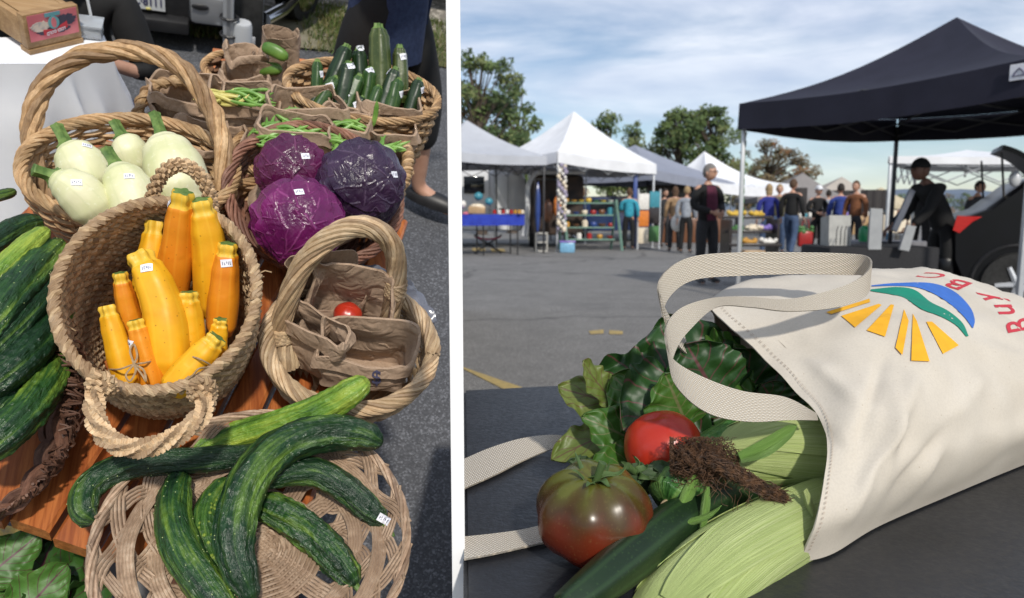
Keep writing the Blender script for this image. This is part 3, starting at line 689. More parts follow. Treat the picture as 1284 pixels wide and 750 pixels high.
cabbage(368, 216, 44, .045, m_cab[2], 'wine red cabbage at the back left of its basket', 11, (383, 196))
cabbage(452, 231, 53, .06, m_cab[1], 'dusky purple cabbage on the right with dark crinkled leaves', 23, (494, 219))
cabbage(374, 279, 55, .055, m_cab[0], 'bright magenta cabbage at the front left with pale veins', 37, (375, 241))

# ---------------------------------------------------------------- tomato basket with paper bags
cC = LP(441, 432, .095); zC = ldepth(cC); kC = zC / 900
BC = Bk(cC, 104 * kC / 1.04, 88 * kC, .10, tilt=14, base=.72, yaw=-14, bulge=.08)
T = Thing('tomato_basket', 'pale willow basket with a thick arched handle, holding paper bags of tomatoes', 'basket', base=BC.foot())
weave(T, BC, 16, 32, m_willow2, sr=.003, rim=(9, .0085, .0032, 6))
hp = [LD(363, 462, zC * 1.0), LD(352, 420, zC * .985), LD(361, 375, zC * .96), LD(385, 325, zC * .935), LD(420, 294, zC * .925), LD(455, 284, zC * .935), (LD(484, 297, zC * .96)), LD(497, 328, zC * .995), LD(495, 370, zC * 1.03), LD(488, 402, zC * 1.06)]
mb = MB(); rope(mb, spline(hp, 160), 12, .0115, .0036, 1.6, 7, wob=.2); T.part('handle', mb, m_willow2)
bd = MB()
for a, b, z in ((352, 420, .985), (364, 440, .985)): pass
for hpp in (spline(hp, 160)[14:22], spline(hp, 160)[134:142]): bd = MB(); rope(bd, spline(hpp, 40), 3, .0145, .0030, 4.0, 6); T.part('handle_binding', bd, m_willow2)
up_ = V((0, 0, 1)); GB = 'paper bags in the tomato basket'
pb = lambda px, py, w: LP(px, py, w)
def tbag(lab, px, py, w0, ax, w, d, h, seed, cuff, amp, op, slant):
    b = pb(px, py, w0); ax = V(ax); t = Thing('paper_bag', lab, 'bag', GB, base=b); m = paper_bag(b, ax, (-ax.y, ax.x, 0), (0, -.10, 1), w, d, h, seed, cuff, amp, op, slant, .38); t.part('crumpled_paper', m, m_paper, sm=16); return t, m
tbag('brown paper bag holding a yellow tomato, rearmost in the tomato basket', 404, 408, .05, (1, .18, 0), .10, .06, .105, 3, 0, 1.5, 1.0, .35)
tbag('open brown paper bag with a red tomato inside, middle of the tomato basket', 430, 428, .045, (1, -.16, 0), .112, .07, .098, 8, .018, 1.3, 1.0, .55)
t_front, fb = tbag('brown paper bag marked with a dollar sign at the front of the tomato basket', 452, 470, .04, (1, -.16, 0), .13, .062, .085, 5, .026, 1.0, .9, .30)
tbag('folded brown paper bag slumped at the left inside the tomato basket', 388, 456, .04, (.62, -.60, 0), .095, .038, .10, 15, .03, 1.2, .6, .1)
def text_mesh(txt, size, bold=0.0):
    cu = bpy.data.curves.new('lettering', 'FONT'); cu.body = txt; cu.size = size; cu.align_x = 'CENTER'; cu.align_y = 'CENTER'; cu.offset = bold; cu.resolution_u = 3
    o = bpy.data.objects.new('lettering', cu); COL.objects.link(o); dg = bpy.context.evaluated_depsgraph_get(); me = bpy.data.meshes.new_from_object(o.evaluated_get(dg))
    vs = [v.co.copy() for v in me.vertices]; fs = [list(p.vertices) for p in me.polygons]; bpy.data.objects.remove(o); bpy.data.curves.remove(cu); bpy.data.meshes.remove(me); return vs, fs
def proj_text(mb, txt, size, fn, bold=0, sub=0):
    vs, fs = text_mesh(txt, size, bold); bm = bmesh.new(); bv = [bm.verts.new(v) for v in vs]
    for f in fs:
        try: bm.faces.new([bv[i] for i in f])
        except ValueError: pass
    if sub:
        bmesh.ops.triangulate(bm, faces=bm.faces[:])
        for _ in range(sub):
            es = [e for e in bm.edges if e.calc_length() > size * .12]
            if not es: break
            bmesh.ops.subdivide_edges(bm, edges=es, cuts=1); bmesh.ops.triangulate(bm, faces=bm.faces[:])
    bm.verts.index_update(); ok = [fn(v.co.x, v.co.y) for v in bm.verts]
    fs = [[v.index for v in f.verts] for f in bm.faces if all(ok[v.index] is not None for v in f.verts)]; bm.free()
    mb.add([p if p is not None else V((0, 0, 0)) for p in ok], fs); return mb
def on_surface(bvh, px, py, off, eye, rayf):
    d = rayf(px, py).normalized(); p, n, _, _ = bvh.ray_cast(eye, d); return p - d * off if p is not None else None
bvh = BVHTree.FromPolygons(fb.v, fb.f); s_ = MB()
proj_text(s_, '$', 24, lambda x, y: on_surface(bvh, 472 + x, 474 - y, .0022, EYE, LR), .4, 2)
if s_.f: t_front.part('dollar_mark', s_, m_ink, sm=0)
for (x, y, w, r, m, lab, ct) in ((436, 395, .105, .021, m_tomato, 'red tomato inside the middle paper bag', 'tomato'), (374, 370, .10, .018, m_yel, 'yellow tomato peeping from the rear paper bag', 'tomato')):
    t = Thing('tomato', lab, ct, base=LP(x, y, w)); b_ = MB(); b_.ball(t.base, (r, r, r * .85), 24, 14, disp=lambda d: 1 + .02 * cos(5 * atan2(d.y, d.x))); t.base = t.base - V((0, 0, r * .85)); t.single(b_, m)
# grey plastic bag behind it
m_plast = M_('grey_plastic_film', (.10, .11, .14), (.18, .19, .23), 12, .22, .5, .006, Transmission_Weight=.15)
t = Thing('plastic_bag', 'crumpled dark grey plastic bag with a red print lying on the table edge', 'bag', base=LP(495, 370, .02))
ctl = [[(452, 335), (475, 338), (505, 352), (520, 365)], [(462, 352), (490, 360), (520, 372), (540, 388)], [(478, 372), (500, 385), (525, 395), (548, 402)], [(492, 392), (508, 400), (530, 408), (546, 412)]]
rows = []
for i in range(22):
    row = []
    for j in range(26):
        f = lambda a: lerpl([V((q[0], q[1], 0)) for q in a], j / 25); p = lerpl([f(c_) for c_ in ctl], i / 21); q = LP(p.x, p.y, .03 + .018 * sin(pi * i / 21)); q += crumple(q, 45, .007) + crumple(q, 120, .0025); q.z += .008 * ridge(q, 40, 2); row.append(q)
    rows.append(row)
mb = MB(); mb.solid(rows, .001); t.part('film', mb, m_plast, sm=25)
bv = BVHTree.FromPolygons(mb.v, mb.f); s_ = MB(); pts = [[on_surface(bv, 497 + 11 * j / 5 + 5 * i / 5, 362 + 26 * i / 5, .0015, EYE, LR) for j in range(6)] for i in range(6)]
m_redp = M_('red_print', (.55, .02, .03), (.62, .04, .05), 20, .4)
if all(p is not None for r_ in pts for p in r_): s_.grid(pts); t.part('red_print', s_, m_redp, sm=0)

# ---------------------------------------------------------------- bean baskets and far baskets
m_bean = M_('green_bean_skin', (.10, .24, .035), (.22, .40, .08), 30, .4)
m_wax = M_('wax_bean_skin', (.55, .50, .14), (.68, .60, .22), 30, .45)
m_pep = M_('green_pepper_skin', (.06, .15, .02), (.13, .24, .04), 18, .4)
cF = LP(408, 196, .10); kF = ldepth(cF) / 900
BF = Bk(cF, 106 * kF, .105, .13, tilt=0, base=.75)
T = Thing('bean_basket', 'brown willow basket with a small side grip, packed with paper bags of beans', 'basket', base=BF.foot())
weave(T, BF, 10, 26, m_willow, rim=(6, .0052, .0026, 8))
handle(T, [LP(505, 178, .13), LP(512, 196, .135), LP(508, 222, .12), LP(500, 236, .10)], .008, .004, m_willow, 9)
def beans(px, py, w, n, spread, m, seed, th, nm='beans', L=.062):
    rr = random.Random(seed); mb = MB()
    for k in range(n):
        q = LP(px + rr.uniform(-1, 1) * spread[0], py + rr.uniform(-1, 1) * spread[1], w + rr.uniform(-.006, .012)); a = rr.uniform(-.5, .5) + (0 if rr.random() < .8 else 1.4)
        bean(mb, q, (cos(a), sin(a), rr.uniform(-.2, .5)), L * rr.uniform(.7, 1.1), .0034, rr.uniform(-.18, .18))
    th.part(nm, mb, m)
def pbag(px, py, w0, ww, dd, hh, yaw, seed, lab, grp, cuff=.02, amp=1.0, open_=1.0):
    b = LP(px, py, w0); t = Thing('paper_bag', lab, 'bag', grp, base=b); y = radians(yaw); t.part('crumpled_paper', paper_bag(b, (cos(y), sin(y), 0), (-sin(y), cos(y), 0), (0, -.03, 1), ww, dd, hh, seed, cuff, amp, open_), m_paper, sm=18); return t
GP = 'paper bags of beans'
t = pbag(366, 225, .05, .125, .075, .125, -3, 21, 'widest paper bag heaped with green beans, front left of the bean basket', GP); b_ = Thing('green_beans', 'heap of green beans filling the widest paper bag', 'beans', base=LP(360, 166, .15)); beans(360, 170, .155, 70, (29, 8), m_bean, 2, b_)
t = pbag(378, 192, .05, .13, .07, .125, 2, 22, 'paper bag of beans behind the widest one', GP); b_ = Thing('green_beans', 'few green beans showing in the bag behind the heaped one', 'beans', base=LP(372, 146, .15)); beans(372, 148, .15, 18, (24, 4), m_bean, 3, b_)
t = pbag(424, 216, .03, .085, .075, .125, -6, 23, 'small paper bag with two bean tips at the front middle of the bean basket', GP); b_ = Thing('green_beans', 'bean tips sticking up from the small front middle bag', 'beans', base=LP(415, 175, .15)); beans(412, 178, .155, 9, (8, 6), m_bean, 4, b_)
t = pbag(435, 192, .04, .085, .07, .12, 3, 24, 'narrow paper bag between the two bag rows at the back of the bean basket', GP); b_ = Thing('green_beans', 'beans lying low in the narrow back bag', 'beans', base=LP(433, 158, .13)); beans(432, 158, .145, 18, (11, 4), m_bean, 5, b_)
t = pbag(480, 218, .03, .095, .08, .12, 2, 25, 'paper bag of beans at the front right beside the side grip', GP); b_ = Thing('green_beans', 'green beans pointing up in the front right bag', 'beans', base=LP(482, 184, .14)); beans(484, 184, .15, 14, (11, 6), m_bean, 6, b_)
t = pbag(478, 190, .045, .11, .07, .13, 0, 26, 'tall paper bag with one upright bean at the back right', GP); b_ = Thing('green_beans', 'single upright bean in the tall back right bag', 'beans', base=LP(470, 146, .16)); mb = MB(); bean(mb, LP(470, 143, .17), (.05, .2, 1), .05, .005, .05); b_.part('bean', mb, m_bean)
# left bean basket
cI = LP(268, 182, .09); kI = ldepth(cI) / 900
BI = Bk(cI, 92 * kI, .12, .115, tilt=0, base=.78)
T = Thing('wax_bean_basket', 'old wicker basket with a wrapped low handle, holding bags of yellow beans', 'basket', base=BI.foot())
weave(T, BI, 9, 24, m_willow, rim=(6, .0052, .0026, 8))
zI = ldepth(cI)
handle(T, [LD(172, 172, zI * 1.0), LD(172, 150, zI), LD(180, 122, zI * 1.0), LD(198, 106, zI * 1.01), LD(225, 103, zI * 1.03), LD(255, 112, zI * 1.06), LD(275, 140, zI * 1.1), LD(280, 175, zI * 1.12)], .0085, .0035, m_willow, 7)
G2 = 'paper bags in the wax bean basket'
pbag(238, 202, .02, .10, .08, .10, 4, 31, 'crumpled paper bag lowest at the left of the wax bean basket', G2, amp=1.5)
pbag(262, 226, .015, .11, .08, .10, -3, 35, 'empty looking paper bag behind the hoop handle of the squash basket', G2, amp=1.5)
pbag(238, 174, .03, .11, .08, .11, 4, 32, 'paper bag at the back left of the wax bean basket', G2, amp=1.3)
t = pbag(302, 184, .03, .12, .09, .115, -4, 33, 'paper bag of mixed yellow and green beans on the right', G2)
b_ = Thing('wax_beans', 'yellow wax beans lying across the mixed bag', 'beans', base=LP(283, 125, .13)); beans(280, 122, .15, 18, (15, 5), m_wax, 8, b_)
b_ = Thing('green_beans', 'green beans lying across the mixed bag beside the yellow ones', 'beans', base=LP(318, 128, .13)); beans(318, 124, .155, 20, (17, 6), m_bean, 9, b_)
# back basket of peppers
cH = LP(325, 92, .09); kH = ldepth(cH) / 900
BH = Bk(cH, 63 * kH, .085, .12, tilt=0, base=.8)
T = Thing('pepper_basket', 'dark wicker basket at the back holding paper bags of peppers', 'basket', base=BH.foot())
weave(T, BH, 11, 22, m_brown, rim=(6, .0052, .0026, 8), rmat=m_willow)
G3 = 'paper bags in the pepper basket'
pbag(350, 104, .05, .07, .055, .12, 5, 41, 'tallest paper bag standing open at the right rear with a pepper', G3, 0, .8, 1.2)
pbag(337, 112, .05, .07, .055, .075, -8, 42, 'paper bag with a cut pepper in front of the tallest bag', G3, 0, 1.2, 1.2)
pbag(306, 108, .05, .075, .055, .08, 8, 43, 'paper bag with a frayed rolled top at the left', G3, .015, 1.4)
pbag(304, 120, .05, .08, .05, .05, 0, 44, 'low crumpled paper bag at the very front of the pepper basket', G3, .012, 1.4)
for (x, y, w, dv, lab) in ((345, 66, .15, (.6, -.3, -.1), 'green pepper lying in the tallest paper bag'), (338, 88, .105, (.5, -.2, .2), 'green pepper in the bag before the tallest one')):
    q = LP(x, y, w); t = Thing('green_pepper', lab, 'pepper', 'green peppers in the paper bags', base=q); mb = MB(); d = V(dv).normalized(); P = spline([q - d * .028, q + V((0, 0, .003)), q + d * .028], 20); mb.tube(P, [.013 * prof(CK, i / 19) for i in range(20)], 20, disp=lambda t_, th, q_: q_ * (1 + .08 * cos(3 * th))); t.single(mb, m_pep)

# ---------------------------------------------------------------- basket of green zucchini
cG = LP(457, 115, .155); zG = ldepth(cG); kG = zG / 900
BG = Bk(cG, 93 * kG, .102, .185, tilt=3, base=.72, bulge=.03)
T = Thing('zucchini_basket', 'big oval willow basket full of dark green zucchini', 'basket', base=BG.foot())
weave(T, BG, 18, 34, m_willow, sr=.0035, rim=(7, .0060, .0028, 9))
fl = MB(); fl.ball(cG - V((0, 0, .06)), (.13, .085, .03), 24, 8); T.part('brown_paper_lining', fl, m_brown)
ZG = [((398, 74), (397, 116), 15, 1, 'mid green zucchini standing alone at far left', (404, 93)), ((436, 56), (412, 108), 22, 0, 'thick dark zucchini leaning at the back left', None), ((450, 60), (453, 104), 21, 0, 'dark upright zucchini with a sticker on its tip at the back', (452, 61)),
      ((474, 30), (478, 112), 28, 2, 'tallest olive zucchini standing upright at the back', None), ((501, 56), (503, 112), 20, 2, 'olive zucchini with a white sticker right of the tallest one', (506, 71)), ((438, 77), (427, 126), 22, 0, 'dark zucchini leaning at the front left of the tallest one', (440, 83)),
      ((423, 96), (400, 124), 19, 1, 'short green zucchini with a sticker at the front left rim', (414, 108)), ((400, 108), (392, 122), 13, 0, 'small dark zucchini lying at the left rim', None), ((452, 93), (434, 126), 19, 1, 'green zucchini with a sticker low in the front middle', (433, 119)), ((465, 84), (458, 118), 19, 1, 'green zucchini with a sticker near its stem in the middle', (465, 87)),
      ((476, 107), (464, 132), 17, 1, 'short bright green zucchini at the front rim', None), ((497, 84), (478, 130), 18, 0, 'dark slanting zucchini with a sticker behind the pale one', (487, 90)), ((499, 97), (488, 132), 22, 1, 'pale green zucchini at the front right', (504, 118)), ((526, 98), (514, 130), 18, 0, 'dark zucchini with a sticker at the far right rim', (530, 113)), ((456, 121), (444, 130), 14, 0, 'stubby dark zucchini peeping over the front rim', (448, 131)), ((436, 123), (425, 131), 10, 1, 'tiny green zucchini at the front left rim', None)]
ZK = [(0, .36), (.04, .38), (.08, .66), (.18, .9), (.5, 1), (.88, 1), (.97, .7), (1, .2)]
nG = V((0, -sin(radians(50)), cos(radians(50))))
for i, (a, b, wd, m, lab, sk) in enumerate(ZG):
    back = (124 - b[1]) / 20 * .05
    q0 = LH(b[0], b[1] + 8, cG + V((0, -.035 + back, -.005)), nG); p = LH(*a, cG + V((0, -.035 + back, -.005)), nG); q = q0 + (q0 - p).normalized() * .02; r = wd * ldepth(p) / 900 / 2
    t = Thing('green_zucchini', lab, 'zucchini', 'green zucchini in the oval basket', base=q); mb = zucc(p, q, r, i * 2.1, tab=ZK, stemlen=.08); t.part('flesh', mb, [m_zk[m], m_stem, m_stem])
    if sk: sticker(t, mb, *sk, .014, .012, .3)

# ---------------------------------------------------------------- left basket of cucumbers
cJ = LP(-58, 476, .10); kJ = ldepth(cJ) / 900
BJ = Bk(cJ, 118 * kJ, .165, .095, tilt=22, base=.7, yaw=18)
T = Thing('vine_basket', 'dark twig basket at the left edge piled with dark cucumbers', 'basket', base=BJ.foot())
weave(T, BJ, 8, 24, m_dry, rim=None)
tw_ = MB(); rr = random.Random(9)
for k in range(260):
    a = rr.uniform(0, 6.28); p = BJ.P(a, 1, .006); ln = rr.uniform(.1, .35); pts = []
    for i in range(7):
        f = i / 6; ph = rr.uniform(0, 6.28); aa = a + ln * (f - .5) * rr.choice((1, 1, .6)); pts.append(BJ.P(aa, 1, .004) + (BJ.e1 * cos(aa) * cos(f * 5 + k) + BJ.n * sin(f * 5 + k)) * rr.uniform(.008, .022))
    tw_.tube(spline(pts, 14), rr.uniform(.0009, .0019), 5)
T.part('twig_rim', tw_, m_dry)
GJ = 'cucumbers in the dark twig basket'
cucumber('bright light green cucumber at the top of the twig basket', [(60, 287, .17), (25, 318, .17), (-20, 362, .16), (-50, 400, .15)], 34, m_ck[2], 8.1, GJ, .6)
cucumber('thick dark cucumber with pale warts along the top of the pile', [(77, 303, .15), (40, 342, .160), (0, 390, .160), (-40, 440, .15), (-70, 480, .15)], 52, m_ck[1], 9.3, GJ, 1.5, spines=240)
cucumber('long dark cucumber with a price sticker near its tip', [(90, 312, .13), (72, 345, .14), (30, 398, .145), (-20, 450, .14), (-60, 500, .13)], 38, m_ck[0], 10.2, GJ, stick=(86, 315, .016, .011, -.5))
cucumber('ridged dark cucumber second lowest in the twig basket', [(86, 372, .11), (60, 415, .125), (15, 462, .13), (-40, 505, .12)], 46, m_ck[0], 11.8, GJ, 1.6)
cucumber('dark green cucumber lowest in the twig basket beside its rim', [(78, 445, .09), (52, 492, .10), (10, 540, .105), (-45, 580, .09)], 52, m_ck[1], 12.9, GJ, 1.4)
cucumber('shadowed dark cucumber wedged in the middle of the twig basket', [(75, 408, .085), (40, 462, .095), (-5, 510, .10), (-50, 550, .09)], 44, m_ck[0], 13.7, GJ, 1.3)
cucumber('dark cucumber lying above the light green one at the left edge', [(52, 278, .11), (25, 285, .12), (-10, 305, .13), (-50, 330, .13)], 34, m_ck[0], 14.4, GJ, .8)
cucumber('stem end of a cucumber poking in at the far left edge', [(18, 240, .11), (2, 245, .12), (-30, 252, .12)], 15, m_ck[1], 15.2, GJ, .5)

# ---------------------------------------------------------------- beet greens at the bottom left
for i, (b, tp, wd, nn, cu, m, lab) in enumerate((
        ((30, 775), (62, 672), 62, (-.3, -.2, 1), .10, m_beet, 'big dark beet leaf lying under the plate basket edge'), ((-25, 730), (52, 668), 30, (.2, -.4, 1), .0, m_beet2, 'folded beet leaf curling up at the left edge'),
        ((10, 790), (84, 706), 34, (.1, -.3, 1), .10, m_beet2, 'bright pointed beet leaf at the front of the bottom left corner'), ((-40, 775), (16, 712), 30, (0, -.2, 1), .1, m_beet2, 'small beet leaf in the very corner at the left'), ((70, 800), (108, 678), 48, (.2, 0, 1), .12, m_beet, 'shadowed beet leaf tucked against the plate basket'))):
    w0 = -.10 + .012 * (i % 3) * (1 if i else 0); B_, T_ = LP(*b, w0), LP(*tp, w0 + (.02 if i in (1, 2) else 0)); r = wd * ldepth(T_) / 900
    t = Thing('beet_leaf', lab, 'leaf', 'beet greens below the table end', base=B_); mb = MB(); leaf(mb, B_, T_, nn, r, cu, .32, i * 3.3, 0, .16, 22, 14, stem=.06); t.single(mb, [m, M_('beet_stem', (.25, .02, .06), (.35, .05, .1), 30, .4)], sm=60)
# crate under the greens
t = Thing('harvest_crate', 'low grey crate under the beet greens at the bottom left', 'crate', base=LP(30, 760, GZ)); mb = MB(); c = LP(20, 760, -.15); 
m_crate = M_('grey_crate', (.12, .12, .13), (.2, .2, .21), 20, .7, .2, .003)
zt = -.13; mb.box(V((c.x, c.y, (GZ + zt) / 2 - .05)), (.30, .22, zt - GZ - .1 - .004), bev=.006); t.part('crate_body', mb, m_crate)
# ================================================================== people
def skin_mesh(vs, es, rad, sub=2, root=0, branch=.6):
    bm = bmesh.new(); sl = bm.verts.layers.skin.verify(); bv = []
    for i, (v, r) in enumerate(zip(vs, rad)):
        b = bm.verts.new(v); b[sl].radius = (r, r) if not hasattr(r, '__len__') else r; b[sl].use_root = i == root; bv.append(b)
    for a, b in es: bm.edges.new((bv[a], bv[b]))
    me = bpy.data.meshes.new('grow'); bm.to_mesh(me); bm.free(); o = bpy.data.objects.new('grow', me); COL.objects.link(o)
    m = o.modifiers.new('s', 'SKIN'); m.branch_smoothing = branch; m.use_smooth_shade = True; q = o.modifiers.new('d', 'SUBSURF'); q.levels = sub; q.render_levels = sub
    dg = bpy.context.evaluated_depsgraph_get(); e = bpy.data.meshes.new_from_object(o.evaluated_get(dg)); mb = MB()
    mb.add([v.co.copy() for v in e.vertices], [list(p.vertices) for p in e.polygons]); bpy.data.objects.remove(o); bpy.data.meshes.remove(me); bpy.data.meshes.remove(e); return mb
m_eye = M_('eye_dark', (.02, .015, .012), None, 10, .3); m_lip = M_('lip', (.36, .14, .11), None, 10, .5)
def C_(name, c, rough=.85): return M_(name, c, tuple(q * .72 for q in c), 12, rough, .35, .01)
BONES = dict(pelvis=(0, 0, .96), spine=(0, .01, 1.14), chest=(0, 0, 1.32), neckb=(0, .02, 1.46), neck=(0, 0, 1.53))
def joints(pose, kw):
    J = {k: V(v) for k, v in BONES.items()}
    for s, n in ((-1, 'l'), (1, 'r')):
        J['sh' + n] = V((s * .175, .01, 1.42)); J['el' + n] = V((s * .235, .03, 1.14)); J['wr' + n] = V((s * .245, -.05, .90)); J['hip' + n] = V((s * .095, 0, .90)); J['kn' + n] = V((s * .11, -.02, .50)); J['an' + n] = V((s * .115, .03, .09)); J['to' + n] = V((s * .13, -.15, .035))
    up = ['spine', 'chest', 'neckb', 'neck', 'shl', 'ell', 'wrl', 'shr', 'elr', 'wrr']
    if pose == 'hands':
        for s, n in ((-1, 'l'), (1, 'r')): J['el' + n] = V((s * .25, .02, 1.14)); J['wr' + n] = V((s * .085, -.24, 1.05))
    if pose == 'walk' or kw.get('walk'):
        for s, n in ((-1, 'l'), (1, 'r')): J['kn' + n] = V((s * .10, -.06 - s * .12, .51)); J['an' + n] = V((s * .10, -s * .26 + .04, .10 if s < 0 else .12)); J['to' + n] = J['an' + n] + V((0, -.17, -.06 if s > 0 else -.02))
    if pose == 'crossed':
        for s, n in ((-1, 'l'), (1, 'r')): J['el' + n] = V((s * .24, -.05, 1.14)); J['wr' + n] = V((s * -.07, -.20, 1.22 + .02 * s))
    if pose == 'hold':
        J['elr'] = V((.25, 0, 1.14)); J['wrr'] = V((.12, -.26, 1.20))
    if pose == 'sit':
        for s, n in ((-1, 'l'), (1, 'r')): J['kn' + n] = V((s * .16, -.38, 1.12)); J['an' + n] = V((s * .15, -.42, .74)); J['to' + n] = V((s * .16, -.58, .69)); J['el' + n] = V((s * .27, -.08, 1.16)); J['wr' + n] = V((s * .14, -.32, 1.15))
        J['wrr'] = V((.02, -.27, 1.30)); J['elr'] = V((.27, -.12, 1.14))
    L = kw.get('lean', 0)
    if L:
        q = Matrix.Rotation(radians(L), 3, 'X')
        for k in up: J[k] = q @ (J[k] - J['pelvis']) + J['pelvis']
    if kw.get('reach'):
        for n in ('l', 'r'): J['el' + n] = J['sh' + n] + V((0, -.10, -.26)); J['wr' + n] = J['el' + n] + V((0, -.18, -.16))
    return J
def hand(mb, wr, d, side, h, m=0):
    d = d.normalized(); n = (V((side, 0, 0)) - d * d.x * side).normalized(); s = d.cross(n).normalized()
    Mx = Matrix((s, n, d)).transposed(); mb.ball(wr + d * .045 * h, (.038 * h, .016 * h, .052 * h), 12, 8, m, Mx)
    for k, (o, ln) in enumerate(((-.027, .066), (-.009, .078), (.009, .073), (.026, .055))):
        b = wr + d * .088 * h + s * o * h; k1 = b + d * ln * .5 * h - n * .012 * h; k2 = k1 + d * ln * .35 * h - n * .03 * h
        mb.tube(spline([b - d * .03 * h, b, k1, k2], 10), [.0095 * h] * 8 + [.008 * h, .005 * h], 7, m)
    b = wr + d * .03 * h - s * .033 * h; mb.tube(spline([b + s * .02 * h, b - s * .016 * h + d * .02 * h - n * .01 * h, b - s * .018 * h + d * .055 * h - n * .022 * h], 9), [.012 * h] * 7 + [.010 * h, .006 * h], 7, m)
def head(mb, c, Mx, h, m=(0, 1, 2)):
    def d_(d):
        f = -d.y; k = 1 - .16 * max(0, -d.z) * (1 - .4 * f) + .05 * max(0, d.y)
        k += .20 * exp(-((d.x / .13) ** 2 + ((d.z + .10) / .2) ** 2)) * (f > 0); k -= .05 * exp(-(((abs(d.x) - .36) / .18) ** 2 + ((d.z - .08) / .13) ** 2)) * (f > 0); k += .05 * exp(-((d.x / .25) ** 2 + ((d.z + .75) / .2) ** 2)) * (f > 0); return k
    mb.ball(c, (.076 * h, .098 * h, .122 * h), 28, 20, m[0], Mx, d_)
    for s in (-1, 1):
        mb.ball(c + Mx @ V((s * .031 * h, -.086 * h, .010 * h)), (.014 * h, .008 * h, .008 * h), 10, 6, m[1], Mx); mb.ball(c + Mx @ V((s * .032 * h, -.090 * h, .032 * h)), (.020 * h, .007 * h, .005 * h), 8, 6, m[1], Mx); mb.ball(c + Mx @ V((s * .077 * h, .008 * h, -.005 * h)), (.012 * h, .022 * h, .034 * h), 10, 8, m[0], Mx)
    mb.ball(c + Mx @ V((0, -.085 * h, -.060 * h)), (.024 * h, .008 * h, .007 * h), 10, 6, m[2], Mx)
def person(label, base, yaw, h=1.0, pose='stand', top=None, legs=None, shoes=None, hair=None, skin=None, fr='W', group=None, cap=None, hlen=0, inner=None, open_jacket=False, bare_calf=False, short_sleeve=False, headyaw=0, glasses=False, sub=2, skirt=None, zoff=0, cap_mat=None, **kw):
    J = joints(pose, kw); Rz = Matrix.Rotation(radians(yaw), 3, 'Z'); B = V(base)
    T = Thing('person', label, 'person', group, fr, base=B)
    G = {k: B + Rz @ (v * h) + V((0, 0, zoff)) for k, v in J.items()}; g = lambda *n: [G[k] for k in n]
    hd = (J['neck'] - J['neckb']).normalized(); hc_l = J['neck'] + hd * .02 + V((0, -.03, .068)); hc = B + Rz @ (hc_l * h) + V((0, 0, zoff)); Mh = Rz @ Matrix.Rotation(radians(headyaw), 3, 'Z') @ Matrix.Rotation(radians(kw.get('nod', 0)), 3, 'X')
    # body: one skinned figure, with head and hands grown on
    names = ['pelvis', 'spine', 'chest', 'neckb', 'neck', 'shl', 'ell', 'wrl', 'shr', 'elr', 'wrr', 'hipl', 'knl', 'anl', 'tol', 'hipr', 'knr', 'anr', 'tor']
    rad = [(.115, .09), (.11, .085), (.125, .09), .06, .05, .055, .04, .027, .055, .04, .027, .08, .055, .036, .03, .08, .055, .036, .03]
    E_ = [(0, 1), (1, 2), (2, 3), (3, 4), (2, 5), (5, 6), (6, 7), (2, 8), (8, 9), (9, 10), (0, 11), (11, 12), (12, 13), (13, 14), (0, 15), (15, 16), (16, 17), (17, 18)]
    sc = lambda a, k=1.0: [tuple(q * h * k for q in r) if hasattr(r, '__len__') else r * h * k for r in a]
    body = skin_mesh(g(*names), E_, sc(rad, .9), sub)
    head(body, hc, Mh, h)
    for s, n in ((-1, 'l'), (1, 'r')): hand(body, G['wr' + n], G['wr' + n] - G['el' + n], s, h)
    body_o = T.part('body', body, [skin or m_skin, m_eye, m_lip], sm=60)
    nm = ['pelvis', 'hipl', 'knl', 'anl', 'hipr', 'knr', 'anr']; P = g(*nm)
    if bare_calf: P[3] = P[2].lerp(P[3], .55); P[6] = P[5].lerp(P[6], .55)
    tro = skin_mesh([P[0] + V((0, 0, .06 * h))] + P, [(0, 1), (1, 2), (2, 3), (3, 4), (1, 5), (5, 6), (6, 7)], sc([(.135, .105), (.145, .12), .105, .075, .062, .105, .075, .062]), sub, 1); T.part('trousers', tro, legs, sm=60)
    if top:
        nm = ['pelvis', 'spine', 'chest', 'neckb', 'shl', 'ell', 'wrl', 'shr', 'elr', 'wrr']; P = g(*nm); P[0] = P[0] - V((0, 0, .06 * h)); P[3] = P[3] - V((0, 0, .02 * h))
        for a, b in ((5, 6), (8, 9)): P[b] = P[a].lerp(P[b], .3 if short_sleeve else .93)
        jk = skin_mesh(P, [(0, 1), (1, 2), (2, 3), (3, 4), (4, 5), (5, 6), (3, 7), (7, 8), (8, 9)], sc([(.155, .125), (.15, .12), (.175, .125), (.105, .095), .088, .064, .046, .088, .064, .046]), sub, 1)
        fz = h * .012; jk.v = [q + V((noise.noise(q * 11), noise.noise(q * 11 + V((9, 0, 0))), 0)) * fz for q in jk.v]
        T.part('jacket' if inner else 'shirt', jk, top, sm=60)
        if inner:
            m_ = MB(); rows = []
            for i in range(9):
                t = i / 8; w = (.075 + .02 * sin(pi * t)) * h; row = []
                p0 = G['pelvis'].lerp(G['neckb'], -.05 + 1.0 * t)
                for j in range(7):
                    x = j / 6 * 2 - 1; row.append(p0 + Rz @ V((x * w, -(.128 + .012 * sin(pi * t) - .022 * x * x - .028 * max(0, t - .8) * 5 * .8) * h, 0)))
                rows.append(row)
            m_.solid(rows, .012 * h); T.part('sweater', m_, inner, sm=60)
